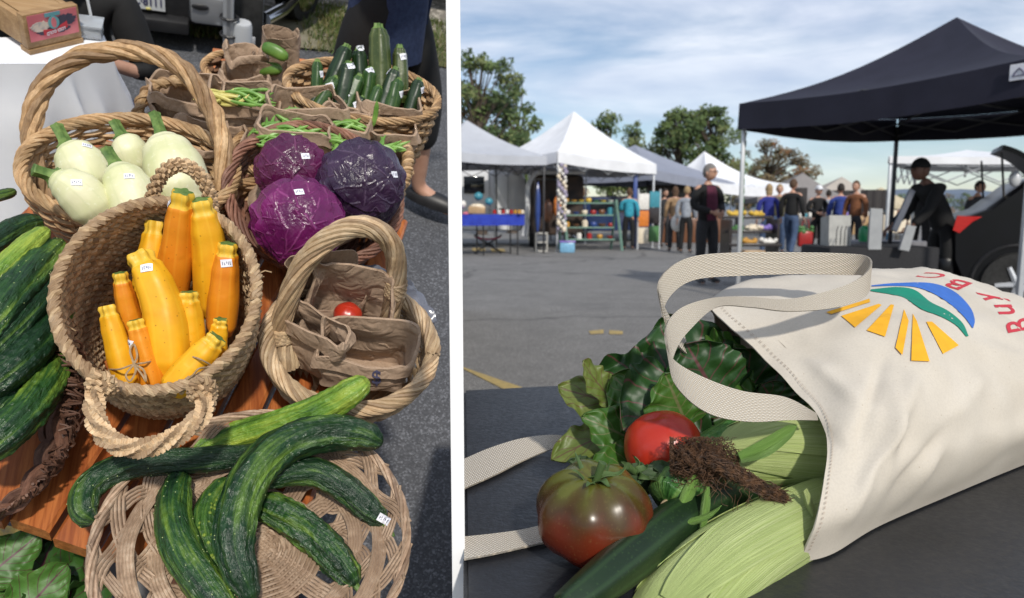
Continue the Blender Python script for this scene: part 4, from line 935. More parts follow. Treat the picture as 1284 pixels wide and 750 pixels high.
    for s, n in ((-1, 'l'), (1, 'r')):
        m_ = MB(); a, b = G['an' + n], G['to' + n]; d = (b - a); d.z = 0; d.normalize(); q = a.lerp(b, .45); q.z = min(a.z, b.z) + .012 * h; m_.ball(q, (.048 * h, .135 * h, .05 * h), 16, 10, 0, Matrix((d.cross(V((0, 0, 1))), d, V((0, 0, 1)))).transposed(), lambda q_: .62 + .38 * max(-.25, q_.z) if q_.z < -.25 else 1); T.part('shoe', m_, shoes or m_blackp, sm=60)
    if hair:
        m_ = MB(); c = hc + Mh @ V((0, .008 * h, .012 * h))
        base_n = V((B.x, B.y, 0))
        def hd_(d):
            front = d.y < -.30 and d.z < .40 + .2 * noise.noise(d * 4 + base_n); side = d.z < -.42 - .3 * d.y and not hlen; return .80 if front or side else 1.0 + .05 * noise.noise(d * 5)
        m_.ball(c, (.084 * h, .104 * h, .126 * h), 24, 18, 0, Mh, hd_)
        T.part('hair', m_, hair, sm=60)
        if hlen:
            m2 = MB(); m2.ball(hc + Mh @ V((0, .05 * h, -.06 * h)), (.08 * h, .055 * h, (.10 + hlen) * h), 16, 12, 0, Mh, lambda d: 1 + .08 * noise.noise(d * 6)); T.part('long_hair', m2, hair, sm=60)
    if cap:
        m_ = MB(); m_.ball(hc + Mh @ V((0, .005 * h, .02 * h)), (.088 * h, .108 * h, .125 * h), 24, 16, 0, Mh, lambda d: 1 if d.z > .12 else .78); rows = []
        for i in range(5): rows.append([hc + Mh @ V((x * .07 * h, -(.085 + .075 * i / 4 * (1 - .3 * x * x)) * h, (.048 - .012 * i / 4 - .012 * x * x) * h)) for x in (-1, -.5, 0, .5, 1)])
        m_.solid(rows, .004); T.part('cap', m_, cap, sm=60)
    if glasses:
        m_ = MB()
        for s in (-1, 1): m_.tube([hc + Mh @ V(((s * .032 + .024 * cos(a / 12 * 6.283)) * h, -.100 * h, (.012 + .018 * sin(a / 12 * 6.283)) * h)) for a in range(12)], .0025 * h, 5, closed=True); m_.tube([hc + Mh @ V((s * .056 * h, -.098 * h, .015 * h)), hc + Mh @ V((s * .082 * h, .0, .018 * h))], .0025 * h, 5)
        m_.tube([hc + Mh @ V((-.009 * h, -.102 * h, .014 * h)), hc + Mh @ V((.009 * h, -.102 * h, .014 * h))], .0025 * h, 5); T.part('glasses', m_, m_blackp)
    return T, G, hc
m_blk = C_('black_fabric', (.009, .009, .010)); m_hair_d = C_('dark_hair', (.03, .022, .018)); m_hair_g = C_('grey_hair', (.22, .21, .20)); m_hair_b = C_('blonde_hair', (.36, .25, .13)); m_jean = C_('blue_jeans', (.06, .10, .19)); m_hair_br = C_('brown_hair', (.10, .055, .03))

# ================================================================== left stall, background
def tent_post(lab, foot, topz, w, weight, base_only=False):
    T = Thing('tent_post', lab, 'tent post', base=V((foot.x, foot.y, GZ)))
    mb = MB(); mb.box(V((foot.x, foot.y, (GZ + topz) / 2)), (w, w, topz - GZ), bev=.004); T.part('post', mb, m_steel); mb = MB(); mb.box(V((foot.x, foot.y - w * .5 - .002, GZ + .9)), (w * .3, .004, 1.6)); T.part('channel', mb, m_vslot, sm=0)
    if weight:
        q = MB(); q.lathe([(.0, 0), (.034, 0), (.034, .20), (.030, .212), (0, .214)], foot + V((.048, .0, .01)), seg=20); T.part('post_weight', q, m_steel); st = MB()
        for z in (.17, .235): st = MB(); rope(st, [V((foot.x + .004 + .030 * cos(i / 24 * 6.283), foot.y + .026 * sin(i / 24 * 6.283), GZ + z)) for i in range(24)], 2, .002, .004, 3, closed=True); T.part('strap_tie', st, m_blackp)
    mb = MB(); mb.box(V((foot.x, foot.y, GZ + .008)), (.07, .07, .012)); T.part('foot_plate', mb, m_steel)
m_vslot = M_('grey_slot', (.25, .26, .28), None, 10, .5)
tent_post('white tent post with a strapped cylinder weight behind the pepper basket', LP(286, 96, GZ), 1.6, .036, True)
tent_post('bare white tent post right of the one with the weight', LP(323, 62, GZ), 1.6, .034, False)

# white clothed table with crate, clamshell and bin
TW = -.03
c_r_ = LP(150, 58, TW); cl = LP(-160, 58, TW); fe = LP(60, 76, TW)
p0 = LP(138, 70, TW); p1 = LP(128, 44, TW)                               # right edge near / far on the cloth top
T = Thing('clothed_table', 'folding table under a white tablecloth at the upper left', 'table', base=LP(70, 140, GZ))
fl_ = LP(-130, 86, TW); bl_ = LP(-110, 48, TW)
top = [LP(-140, 80, TW), LP(70, 80, TW), LP(141, 70, TW), LP(130, 44, TW), LP(-120, 50, TW)]
mb = MB(); ns = 120; per = []
for a, b in zip(top, top[1:] + top[:1]):
    for i in range(ns // 5): per.append(a.lerp(b, i / (ns // 5)))
ctr = sum(top, V((0, 0, 0))) / 5; rows = []
mb.add([p + V((0, 0, .0)) for p in per], [list(range(len(per)))])
drop = .40
for i in range(13):
    t = i / 12; row = []
    for j, p in enumerate(per):
        o = (p - ctr); o.z = 0; o.normalize(); f = .5 + .5 * sin(j * .55 + 1.5 * sin(j * .23)); row.append(p + o * ((.012 + .07 * t * f) * min(1, 3 * t + .1)) + V((0, 0, -drop * t * (1 + .08 * sin(j * .19)))))
    rows.append(row)
mb.grid(rows, cu=True, flip=True); T.part('tablecloth', mb, m_cloth, sm=60)
for q in (LP(128, 92, -.3), LP(110, 62, -.3), LP(-60, 90, -.3)):
    mb = MB(); mb.tube([V((q.x, q.y, GZ)), V((q.x, q.y, TW - .02))], .011, 10); T.part('leg', mb, m_blackp)
t = Thing('storage_bin', 'dark grey plastic bin under the white clothed table', 'bin', base=LP(28, 205, GZ)); mb = MB(); b = t.base; mb.box(b + V((-.12, .06, .11)), (.52, .24, .21), bev=.01); t.part('bin_body', mb, M_('grey_bin', (.06, .062, .066), (.08, .082, .086), 10, .5)); mb = MB(); mb.box(b + V((-.12, .06, .23)), (.55, .27, .03), bev=.008); t.part('lid', mb, M_('grey_bin', (.06, .06, .06)))
# wooden grape crate with its printed end label, tilted view
bx0 = LP(37, 69, TW); bx1 = LP(104, 53, TW); ax = (bx1 - bx0); wdt = ax.length; ax.normalize(); ay = V((-ax.y, ax.x, 0)); dep = .34; hgt = .075
ay = (LP(-8, 50, TW) - bx0); ay.z = 0; ay = (ay - ax * ay.dot(ax)).normalized()
T = Thing('grape_crate', 'pine crate with a pink printed fruit label turned upside down on its end', 'crate', base=bx0 + ax * wdt / 2 + ay * dep / 2)
Mx = Matrix((ax, ay, V((0, 0, 1)))).transposed(); cb = lambda x, y, z: bx0 + ax * x + ay * y + V((0, 0, z + .012))
mb = MB(); mb.box(cb(wdt / 2, .010, hgt / 2), (wdt, .02, hgt), Mx, bev=.002); T.part('end_board', mb, m_box)
for x in (.008, wdt - .008): mb = MB(); mb.box(cb(x, dep / 2 + .01, hgt / 2 - .004), (.014, dep - .022, hgt - .012), Mx, bev=.002); T.part('side_board', mb, m_box)
mb = MB(); mb.box(cb(wdt / 2, dep - .01, hgt / 2 - .004), (wdt, .016, hgt - .01), Mx); T.part('back_board', mb, m_box)
mb = MB(); mb.box(cb(wdt / 2, dep / 2, hgt - .018), (wdt - .034, dep - .06, .016), Mx); T.part('top_tray', mb, m_box)
for y in (.012, dep - .02): mb = MB(); mb.box(cb(wdt / 2, y, -.006), (wdt, .03, .01), Mx); T.part('runner', mb, m_box)
m_pink = M_('pink_label_paper', (.62, .15, .18), (.70, .22, .24), 20, .6); m_cream = M_('label_cream', (.72, .62, .52), (.5, .45, .42), 90, .6, lo=.45, hi=.55); m_dk = M_('label_dark', (.04, .04, .07), (.07, .06, .10), 30, .6); m_tq = M_('label_teal', (.12, .36, .40), (.18, .42, .46), 20, .6); m_redl = M_('label_red', (.60, .04, .06), None, 20, .6)
def lab(pts, m, off, nm='label_print'):
    mb = MB(); mb.prism(pts, .0006, Matrix.Translation(cb(0, 0, 0) - ay * off) @ Matrix((ax, V((0, 0, 1)), -ay)).transposed().to_4x4()); return T.part(nm, mb, m, LAB, sm=0)
LAB = None; w_, h_ = wdt, hgt; LAB = lab([(w_ * .06, h_ * .20), (w_ * .95, h_ * .20), (w_ * .95, h_ * .96), (w_ * .06, h_ * .96)], m_pink, .0012, 'paper_label')
def ell(cx, cy, rx, ry, n=20, sd=0, am=0): return [((cx + rx * cos(i / n * 6.283) * (1 + am * noise.noise(V((i * .9, sd, 0))))) * w_, (cy + ry * sin(i / n * 6.283) * (1 + am * noise.noise(V((i * .9, sd, 4))))) * h_) for i in range(n)]
lab(ell(.26, .60, .16, .15, 30, 1, .6), m_cream, .0022, 'printed_grapes'); lab(ell(.72, .66, .20, .16, 34, 2, .7), m_dk, .0022, 'printed_vines')
lab(ell(.50, .42, .30, .11, 30, 3, .3), m_dk, .0018, 'printed_shadow'); lab([(w_ * .30, h_ * .34), (w_ * .5, h_ * .30), (w_ * .74, h_ * .44), (w_ * .74, h_ * .62), (w_ * .5, h_ * .46), (w_ * .30, h_ * .50)], m_redl, .0028, 'printed_ribbon')
lab(ell(.50, .66, .10, .19, 24), m_tq, .0034, 'printed_roundel'); lab(ell(.50, .66, .045, .15, 24), m_pink, .0040, 'printed_figure'); lab([(w_ * .36, h_ * .84), (w_ * .64, h_ * .84), (w_ * .64, h_ * .95), (w_ * .36, h_ * .95)], m_tq, .0022, 'printed_panel')
mb = MB(); cb0 = cb(0, 0, 0)
def lt(x, y):
    xx, yy = -x, -y; px_ = .52 + xx; py_ = .40 + yy + xx * .20 + .0; return cb0 + ax * (px_ * w_) + V((0, 0, py_ * h_)) - ay * .0040
proj_text(mb, 'LODI GOLD', .105, lambda x, y: lt(x * .62, y * 1.25), .003); T.part('label_lettering', mb, m_white, LAB, sm=0)
# small cardboard tray and jars on the crate, clamshell beside it
t = Thing('card_tray', 'low wooden tray of small black and white items on top of the crate', 'tray', base=cb(wdt * .32, dep * .52, hgt - .012)); mb = MB(); b = cb(wdt * .30, dep * .55, hgt + .012); mb.box(b, (.16, .14, .03), Mx, bev=.003); t.part('tray', mb, m_box)
for i in range(5): mb = MB(); mb.box(b + ax * (.03 * i - .06) + ay * (.02 * (i % 3) - .02) + V((0, 0, .022)), (.024, .06, .012), Mx @ Matrix.Rotation(.3 * i, 3, 'Z')); t.part('loose_item', mb, [m_blackp, m_steel, m_white][i % 3])
mb = MB(); mb.box(b + ax * .045 + V((0, 0, .05)), (.055, .006, .04), Mx @ Matrix.Rotation(-.3, 3, 'X')); t.part('propped_card', mb, m_blackp)
t = Thing('card_tray', 'small tray of white bags at the back right of the crate top', 'tray', base=cb(wdt * .75, dep * .7, hgt - .012)); mb = MB(); b = cb(wdt * .74, dep * .72, hgt + .008); mb.box(b, (.12, .10, .022), Mx, bev=.003); t.part('tray', mb, m_box); mb = MB(); mb.ball(b + V((0, 0, .014)), (.045, .038, .014), 16, 8, disp=lambda d: 1 + .2 * noise.noise(d * 5)); t.part('white_bag', mb, m_white)
m_clam = M_('clear_plastic', (.62, .66, .70), (.7, .74, .78), 20, .12, Transmission_Weight=.55)
q = LP(113, 50, TW); t = Thing('clamshell_box', 'clear plastic clamshell box behind the grape crate', 'box', base=q); mb = MB(); mb.box(q + V((0, .02, .016)), (.05, .05, .028), bev=.006); t.part('tub', mb, m_clam); mb = MB(); mb.box(q + V((0, .02, .033)), (.056, .056, .006), bev=.002); t.part('lid', mb, m_clam)
# seated vendor: only shirt, forearm and hand fall inside the picture
ch_ = LP(92, 30, -.11); sb = V((ch_.x, ch_.y + .03, GZ))
T, G, hc = person('person sitting on a low stool in a black shirt, holding something up to the chest', sb, 4, .60, 'sit', m_blk, m_navy, None, m_hair_d, fr='L', short_sleeve=True, sub=2, zoff=-.30)
w_ = G['wrr']; mb = MB(); mb.tube([w_ + V((.021 * cos(a), .010 * sin(a), .019 * sin(a))) for a in [i / 20 * 6.283 for i in range(20)]], .007, 6, closed=True); T.part('wrist_watch', mb, m_blackp)
mb = MB(); c_ = G['neckb']; mb.tube(spline([c_ + V((-.04, -.05, .0)), c_ + V((-.045, -.10, -.09)), c_ + V((.015, -.115, -.19)), c_ + V((.05, -.10, -.08)), c_ + V((.04, -.05, .0))], 30), .0035, 5); T.part('neck_cord', mb, m_steel)
st = Thing('low_stool', 'low black metal stool under the seated person', 'stool', base=sb + V((.02, .03, 0))); b = st.base
mb = MB(); mb.lathe([(0, 0), (.12, 0), (.125, .012), (.11, .022), (0, .024)], b + V((0, 0, .145)), seg=24); st.part('seat', mb, m_blackp)
for a in (.8, 2.36, 3.9, 5.5): mb = MB(); mb.tube([b + V((.17 * cos(a), .17 * sin(a), 0)), b + V((.08 * cos(a), .08 * sin(a), .146))], .010, 8); st.part('leg', mb, m_blackp)
mb = MB(); mb.tube([b + V((.135 * cos(a / 20 * 6.283), .135 * sin(a / 20 * 6.283), .06)) for a in range(20)], .007, 6, closed=True); st.part('foot_ring', mb, m_blackp)
# standing man at the right edge of the stall
fb_ = LP(526, 266, GZ)
def standing_man():
    T, G, hc = person('person standing beside the zucchini basket in a navy apron, black cropped trousers and hiking sandals', fb_ + V((-.215, .03, 0)), 60, .80, 'crossed', m_navy, m_blk, m_blackp, m_hair_br, fr='L', bare_calf=True, walk=True)
    # apron skirt with a pocket
    mb = MB(); rows = []; c = G['pelvis']; Rz = Matrix.Rotation(radians(60), 3, 'Z')
    for i in range(12):
        t = i / 11; z = .18 - .44 * t; row = []
        for j in range(25):
            a = -2.2 + 4.4 * j / 24; rx = (.102 + .016 * t + .008 * sin(j * 1.3) * t); ry = (.098 + .016 * t + .008 * sin(j * 1.1) * t); row.append(c + Rz @ V((rx * sin(a), -ry * cos(a), z * .84)))
        rows.append(row)
    mb.solid(rows, .004); ap = T.part('apron', mb, m_navy, sm=60)
    pk = MB(); pk.solid([[c + Rz @ V((.122 * sin(a), -.116 * cos(a), z)) for a in (.35, .55, .75, .95, 1.1)] for z in (.03, -.02, -.07, -.12)], .006); T.part('pocket', pk, m_navy, ap)
standing_man()
# van parked behind: rear bumper, plate, tail, sill step and wheel
m_vgrey = M_('silver_paint', (.30, .31, .33), (.35, .36, .38), 6, .22, Metallic=.4, Coat_Weight=.6); m_vblk = M_('black_trim', (.012, .012, .014), (.02, .02, .022), 30, .5, .1, .002); m_glass = M_('dark_glass', (.015, .018, .022), None, 4, .06); m_chrome = M_('chrome', (.55, .56, .58), None, 4, .12, Metallic=1.0)
Vy = 2.86; xl, xr = LH(150, 20, V((0, Vy, 0)), V((0, 1, 0))).x, LH(330, 20, V((0, Vy, 0)), V((0, 1, 0))).x; vw = xr - xl
onv = lambda x, y, o=0: LH(x, y, V((0, Vy - o, 0)), V((0, 1, 0)))
T = Thing('parked_van', 'low dark van seen from behind with a silver bumper end and a white licence plate', 'van', base=V(((xl + xr) / 2, Vy + .6, GZ)))
zb_ = onv(240, 33).z - GZ
sec = [(0, zb_ + .02), (0, .55), (.1, .85), (.3, 1.0), (1.6, 1.0), (1.9, .7), (2.3, .6), (2.35, .2), (.02, zb_)]
mb = MB(); r0 = [V((xl - .5, Vy + y, GZ + z)) for y, z in sec]; r1 = [V((xr, Vy + y, GZ + z)) for y, z in sec]; mb.grid([r0, r1], cu=True); mb.add(r0, [list(range(len(sec)))[::-1]]); mb.add(r1, [list(range(len(sec)))]); T.part('body', mb, m_vblk, sm=25)
a_, b_ = onv(238, 28, .06), onv(299, 28, .06); t_ = onv(270, -4, .06); mb = MB(); mb.box(V(((a_.x + b_.x) / 2, Vy - .035, (a_.z + t_.z) / 2)), (b_.x - a_.x, .08, t_.z - a_.z), bev=.02); be = T.part('bumper_end', mb, m_vgrey)
q = onv(251, 9, .078); mb = MB(); mb.ball(q, (.030, .006, .012), 16, 8); T.part('tow_recess', mb, m_vblk, be)
a_, b_ = onv(150, 36, .05), onv(238, 36, .05); mb = MB(); mb.box(V(((a_.x + b_.x) / 2, Vy - .02, a_.z + .03)), (b_.x - a_.x - .004, .07, .05), bev=.01); T.part('lower_bumper', mb, m_vblk)
pc_ = onv(186, 3, .01); mb = MB(); mb.box(pc_, (.112, .006, .056), bev=.002); pl_ = T.part('number_plate', mb, M_('plate_white', (.62, .64, .66), (.68, .70, .72), 30, .5), sm=0); mb = MB(); proj_text(mb, 'C·8111', .036, lambda x, y: pc_ + V((x * .95, -.0048, y * 1.15 + .003)), .0012); T.part('plate_lettering', mb, m_ink, pl_, sm=0)
q = onv(186, 11, .02); mb = MB(); mb.ball(q, (.010, .004, .005), 10, 6); T.part('plate_sticker', mb, m_wax, pl_)
for x in (xl + .05, xr - .10):
    for y in (.45, 1.85):
        mb = MB(); mb.lathe([(.0, -.06), (.08, -.06), (.13, -.065), (.17, -.055), (.18, 0), (.17, .055), (.13, .065), (0, .06)], V((x, Vy + y, GZ + .18)), (1, 0, 0), 28); T.part('wheel', mb, m_rubber)
q = LH(311, 51, V((0, Vy - .10, 0)), V((0, 1, 0))); mb = MB(); mb.box(q + V((0, .012, .06)), (.10, .008, .20), bev=.002); fl_ = T.part('mud_flap', mb, m_rubber); mb = MB(); mb.box(q, (.052, .006, .034), bev=.002); T.part('flap_badge', mb, m_steel, fl_); mb = MB(); mb.box(q + V((0, -.005, 0)), (.026, .003, .018), bev=.001); T.part('badge_mark', mb, m_redl, fl_, sm=0)
# second vehicle at the right: step and wheel
T = Thing('pickup_truck', 'silver truck with a chrome side step and black wheel behind the posts', 'truck', base=LP(352, 16, GZ)); b = T.base
sx, ex = LP(332, 24, GZ + .12), LP(372, 3, GZ + .12); mb = MB(); mb.tube([sx, sx.lerp(ex, .5), ex + V((.1, .3, 0))], .028, 10); T.part('side_step', mb, m_chrome)
wc = LP(372, 22, GZ); dvx = (ex - sx).normalized(); nx = V((dvx.y, -dvx.x, 0)); mb = MB(); mb.lathe([(0, -.04), (.07, -.04), (.085, -.05), (.12, -.045), (.128, 0), (.12, .045), (.085, .05), (.07, .035), (0, .035)], V((wc.x, wc.y, GZ + .128)), nx, 30); tr = T.part('wheel', mb, m_rubber); mb = MB(); mb.lathe([(0, 0), (.065, 0), (.08, .008), (0, .012)], V((wc.x, wc.y, GZ + .128)) + nx * .042, nx, 24); T.part('wheel_rim', mb, m_chrome, tr)
mb = MB(); r0 = [sx + V((.02, .02, .10)) + dvx * .02, sx + V((.02, .02, .8)) + dvx * .02]; mb.solid([[p + dvx * (1.7 * i / 6) - nx * .06 + V((0, 0, .04 * (abs(i - 4) < 1) * (1 - j))) for j, p in enumerate(r0)] for i in range(7)], .12); T.part('body_side', mb, m_vgrey)
# third vehicle: dark tyre behind the standing man
q = LP(492, 40, GZ); T = Thing('parked_car', 'dark parked car cut off behind the standing person', 'car', base=V((q.x + .3, q.y, GZ))); mb = MB(); mb.lathe([(0, -.04), (.07, -.04), (.085, -.05), (.12, -.045), (.128, 0), (.12, .045), (.085, .05), (.07, .035), (0, .035)], V((q.x + .06, q.y + .12, GZ + .128)), V((-.25, -1, 0)), 30); T.part('wheel', mb, m_rubber)
mb = MB(); mb.box(V((q.x + .42, q.y + .62, GZ + .38)), (.75, .8, .4), bev=.12); T.part('body', mb, m_vblk); mb = MB(); mb.box(V((q.x + .08, q.y + .06, GZ + .20)), (.05, .015, .02), bev=.008); T.part('trim_strip', mb, m_chrome)
# ================================================================== RIGHT SIDE: the market square
m_lot = asphalt('parking_lot_asphalt', (.145, .14, .135), (.19, .185, .178), 1.0)
def weather(mat):
    nt_ = mat.node_tree; bs = nt_.nodes['Principled BSDF']; src = bs.inputs['Base Color'].links[0].from_socket; t = NT.__new__(NT); t.mat = mat; t.t = nt_; t.n = nt_.nodes; t.p = bs
    o = t.coord('Object'); dist = t.noise(o, .9, 4, .6); wv = t.node('ShaderNodeVectorMath', operation='ADD'); t.link(o, wv.inputs[0]); sc = t.node('ShaderNodeVectorMath', operation='SCALE'); sc.inputs['Scale'].default_value = 1.2
    cmb = t.node('ShaderNodeCombineXYZ'); t.link(dist, cmb.inputs[0]); t.link(t.noise(o, 1.3, 3), cmb.inputs[1]); t.link(cmb.outputs[0], sc.inputs[0]); t.link(sc.outputs[0], wv.inputs[1])
    cr = t.vor(wv.outputs[0], .22, 'DISTANCE_TO_EDGE'); c = t.mix(t.ramp(cr, [(.0, .8), (.012, 0)]), src, (.05, .05, .05)); st = t.noise(o, .35, 5, .65); c = t.mix(t.ramp(st, [(.52, 0), (.72, .45)]), c, (.075, .075, .078)); sp = t.noise(o, 2.4, 2, .4); c = t.mix(t.ramp(sp, [(.68, 0), (.78, .4)]), c, (.06, .06, .062)); t.link(c, bs.inputs['Base Color'])
weather(m_lot)
s = MB(); xs = [-60 + 10 * i for i in range(25)]; ys = [-12, -4, 0, 4, 8, 12, 16, 20, 25, 30, 40, 60, 100, 300, 1500]
def lim(x, y): return x
s.grid([[V((x * (1 if y < 60 else y / 60), y, .0)) for x in xs] for y in ys], flip=False); struct('parking_lot', s, m_lot)
m_line = M_('yellow_road_paint', (.50, .36, .12), (.32, .25, .12), 25, .8, .2, .003, lo=.3, hi=.75)
def ground_quad(name, pts, z, mat): s = MB(); s.add([WZ(x, y, z) for x, y in pts][::-1], [(0, 1, 2, 3)]); struct(name, s, mat)
ground_quad('parking_line', [(560, 452), (580, 460), (656, 486), (634, 489)], .005, m_line)
for q in ([(738, 415), (757, 413), (757, 418), (741, 419)], [(764, 414), (781, 415), (781, 419), (764, 419)], [(592, 311), (608, 311), (609, 315), (592, 315)], [(615, 312), (632, 312), (634, 316), (617, 316)]): ground_quad('worn_paint_mark', q, .005, m_line)
# white upright board standing in for the blank gap between the two views
d0, d1 = .72, .79; pa = WY(571.7, 375, d0); pb_ = WY(571.7, 375, d1); th = 17.2 * d0 / 900; dr = (pb_ - pa); dr.z = 0; L_ = dr.length; dr.normalize(); Mp = Matrix((V((dr.y, -dr.x, 0)), dr, V((0, 0, 1)))).transposed()
t = Thing('white_gap_board', 'slender white upright board filling the blank gap between the basket stall and the market square', 'gap board', fr='W', base=V((pa.x, pa.y, 0)).lerp(V((pb_.x, pb_.y, 0)), .5)); mb = MB(); mb.box(V(((pa.x + pb_.x) / 2, (pa.y + pb_.y) / 2, .69)), (th, L_, 1.38), Mp, bev=.0008); m_part = M_('white_board', (.86, .86, .86), (.84, .84, .84), 5, .7)
t.single(mb, m_part, sm=0)

# ---------------------------------------------------------------- black table
TZ = .74
m_tab = NT('black_textured_tabletop'); _o = m_tab.coord('Object'); _n = m_tab.noise(_o, 140, 3, .6); m_tab.set(m_tab.ramp(m_tab.noise(_o, 9, 4), [(.3, (.014, .015, .018)), (.7, (.022, .023, .027))]), m_tab.ramp(_n, [(.3, .34), (.7, .5)])); m_tab.bump(_n, .3, .0025); m_tab.bump(m_tab.noise(_o, 22, 4), .12, .006); m_tab = m_tab.mat
e0, e1_ = WZ(581, 489, TZ), WZ(700, 483, TZ); fd = (e1_ - e0).normalized(); nl = WZ(581, 860, TZ); far_r = e0 + fd * 2.1; near_r = nl + fd * 2.1
T = Thing('black_table', 'black textured tabletop carrying the tote bag and vegetables', 'table', fr='W', base=V((.5, 1.0, 0)))
bm = bmesh.new(); vsb = [bm.verts.new(p) for p in (nl, near_r, far_r, e0)]; f = bm.faces.new(vsb); ex_ = bmesh.ops.extrude_face_region(bm, geom=[f]); 
for v_ in [x for x in ex_['geom'] if isinstance(x, bmesh.types.BMVert)]: v_.co.z -= .035
bmesh.ops.recalc_face_normals(bm, faces=bm.faces[:]); bmesh.ops.bevel(bm, geom=bm.edges[:], offset=.005, segments=2, affect='EDGES'); bm.verts.index_update(); mb = MB().add([v_.co.copy() for v_ in bm.verts], [[v_.index for v_ in f_.verts] for f_ in bm.faces]); bm.free(); T.part('tabletop', mb, m_tab)
for p in (e0 + V((.07, -.07, 0)), far_r + V((-.1, -.08, 0)), nl + V((.12, .1, 0)), near_r + V((-.12, .1, 0))):
    mb = MB(); mb.tube([V((p.x, p.y, 0)), V((p.x, p.y, TZ - .036))], .018, 12); T.part('leg', mb, m_blackp)

# ---------------------------------------------------------------- tote bag
def canvas_m(name, w1, w2, bs=.25):
    t = NT(name); o = t.coord('Object'); n = t.noise(o, 7, 4); f = t.noise(o, 420, 2); fl = t.vor(o, 75)
    col = t.ramp(n, [(.3, w1), (.7, w2)]); col = t.mix(t.ramp(f, [(.35, .18), (.6, 0)]), col, tuple(q * .7 for q in w1)); col = t.mix(t.ramp(fl, [(.035, .5), (.07, 0)]), col, (.25, .17, .09))
    t.set(col, .9); sc = 900
    t.bump(t.noise(o, 800, 2), bs, .0012); return t.mat
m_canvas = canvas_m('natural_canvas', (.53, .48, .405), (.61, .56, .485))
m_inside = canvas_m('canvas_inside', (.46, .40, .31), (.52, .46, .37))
ctl = {  # mouth-to-bottom columns; rows go from the table contact up over the top
 0: [(1003, 706, None), (1019, 660, .712), (1033, 600, .735), (1037, 560, .755), (1026, 522, .79), (996, 490, .825), (955, 446, .87), (905, 402, .93), (885, 385, .98)],
 1: [(1045, 694, None), (1062, 640, .73), (1072, 580, .745), (1075, 525, .765), (1065, 480, .80), (1043, 445, .845), (1010, 410, .90), (965, 372, .98), (930, 356, 1.06)],
 2: [(1100, 661, None), (1112, 610, .75), (1120, 555, .765), (1122, 500, .785), (1115, 455, .825), (1097, 420, .87), (1072, 388, .94), (1040, 358, 1.03), (1010, 344, 1.12)],
 3: [(1180, 626, None), (1182, 585, .80), (1184, 540, .80), (1184, 490, .82), (1180, 445, .86), (1170, 410, .91), (1152, 380, .98), (1130, 352, 1.07), (1100, 337, 1.16)],
 4: [(1284, 583, None), (1284, 550, .90), (1284, 515, .90), (1282, 480, .92), (1276, 448, .96), (1262, 420, 1.0), (1244, 392, 1.06), (1215, 362, 1.14), (1185, 342, 1.22)],
 5: [(1370, 552, None), (1372, 530, 1.0), (1372, 505, 1.0), (1366, 480, 1.02), (1355, 458, 1.05), (1340, 436, 1.09), (1322, 414, 1.14), (1300, 392, 1.20), (1278, 374, 1.27)],
 6: [(1425, 535, None), (1426, 522, 1.06), (1425, 508, 1.06), (1420, 494, 1.08), (1412, 480, 1.11), (1402, 466, 1.14), (1390, 452, 1.18), (1376, 438, 1.23), (1362, 424, 1.29)]}
grid0 = []
for c in range(7):
    col = [WZ(x, y, TZ + .003) if d is None else WY(x, y, d) for x, y, d in ctl[c]]; top_ = col[-1]
    back = [top_ + V((.03, .07, -.03)), V((top_.x + .05, top_.y + .13, TZ + (top_.z - TZ) * .5)), V((top_.x + .03, top_.y + .10, TZ + .004))]; ccol = col + back; grid0.append(spline(ccol, 70))
NSB = 80; cols = [spline([grid0[c][j] for c in range(7)], NSB) for j in range(70)]                # cols[j][i]
FOLD = [((1150, 470), (1055, 660), 10, .010), ((1200, 520), (1080, 672), 8, -.008), ((1120, 480), (1108, 600), 9, .007), ((1010, 450), (1100, 520), 9, .005), ((960, 420), (1090, 470), 10, -.005), ((1230, 470), (1170, 560), 12, .006), ((1000, 520), (1060, 560), 8, -.004), ((1110, 440), (1075, 560), 8, -.006), ((1190, 560), (1060, 700), 7, .006)]
def topx(p): q = p - CAM; z = q.dot(c_f); return 642 + 900 * q.dot(c_r) / z, 375 - 900 * q.dot(c_u) / z
rows = []
for j in range(70):
    row = []
    for i in range(NSB):
        p = cols[j][i].copy(); n_ = (cols[min(j + 1, 69)][i] - cols[max(j - 1, 0)][i]).cross(cols[j][min(i + 1, NSB - 1)] - cols[j][max(i - 1, 0)]); n_.normalize()
        if n_.dot(CAM - p) < 0: n_ = -n_
        x, y = topx(p); d = .006 * noise.noise(p * 9) + .0042 * noise.noise(p * 21 + V((3, 1, 2))) + .0026 * (1 - 2 * abs(noise.noise(p * 18)))
        if j < 56:
            for (a, b, w, h_) in FOLD:
                a = V((*a, 0)); b = V((*b, 0)); ab = b - a; tt = max(0, min(1, (V((x, y, 0)) - a).dot(ab) / ab.length_squared)); dist = (a + ab * tt - V((x, y, 0))).length; d += h_ * exp(-(dist / w) ** 2) * sin(pi * min(1, max(0, tt))) ** .5
        if j > 1: p += n_ * d * min(1, j / 8)
        p.z = max(p.z, TZ + .003); row.append(p)
    rows.append(row)
T = Thing('tote_bag', 'natural canvas tote bag with a printed sun logo lying open on the black table', 'bag', fr='W', base=WZ(1150, 650, TZ))
mb = MB(); mb.solid(rows, .0018); bag_mb = MB().grid(rows)
T.part('canvas_body', mb, m_canvas, sm=75)
bot = MB(); bot.add([r_[-1] for r_ in rows], [list(range(70))]); T.part('bottom_panel', bot, m_canvas, sm=0)
bbvh = BVHTree.FromPolygons(bag_mb.v, bag_mb.f)
def onbag(x, y, off=.0032): return on_surface(bbvh, x, y, off, CAM, ray)
st_ = MB()                                                            # hem stitching along the mouth
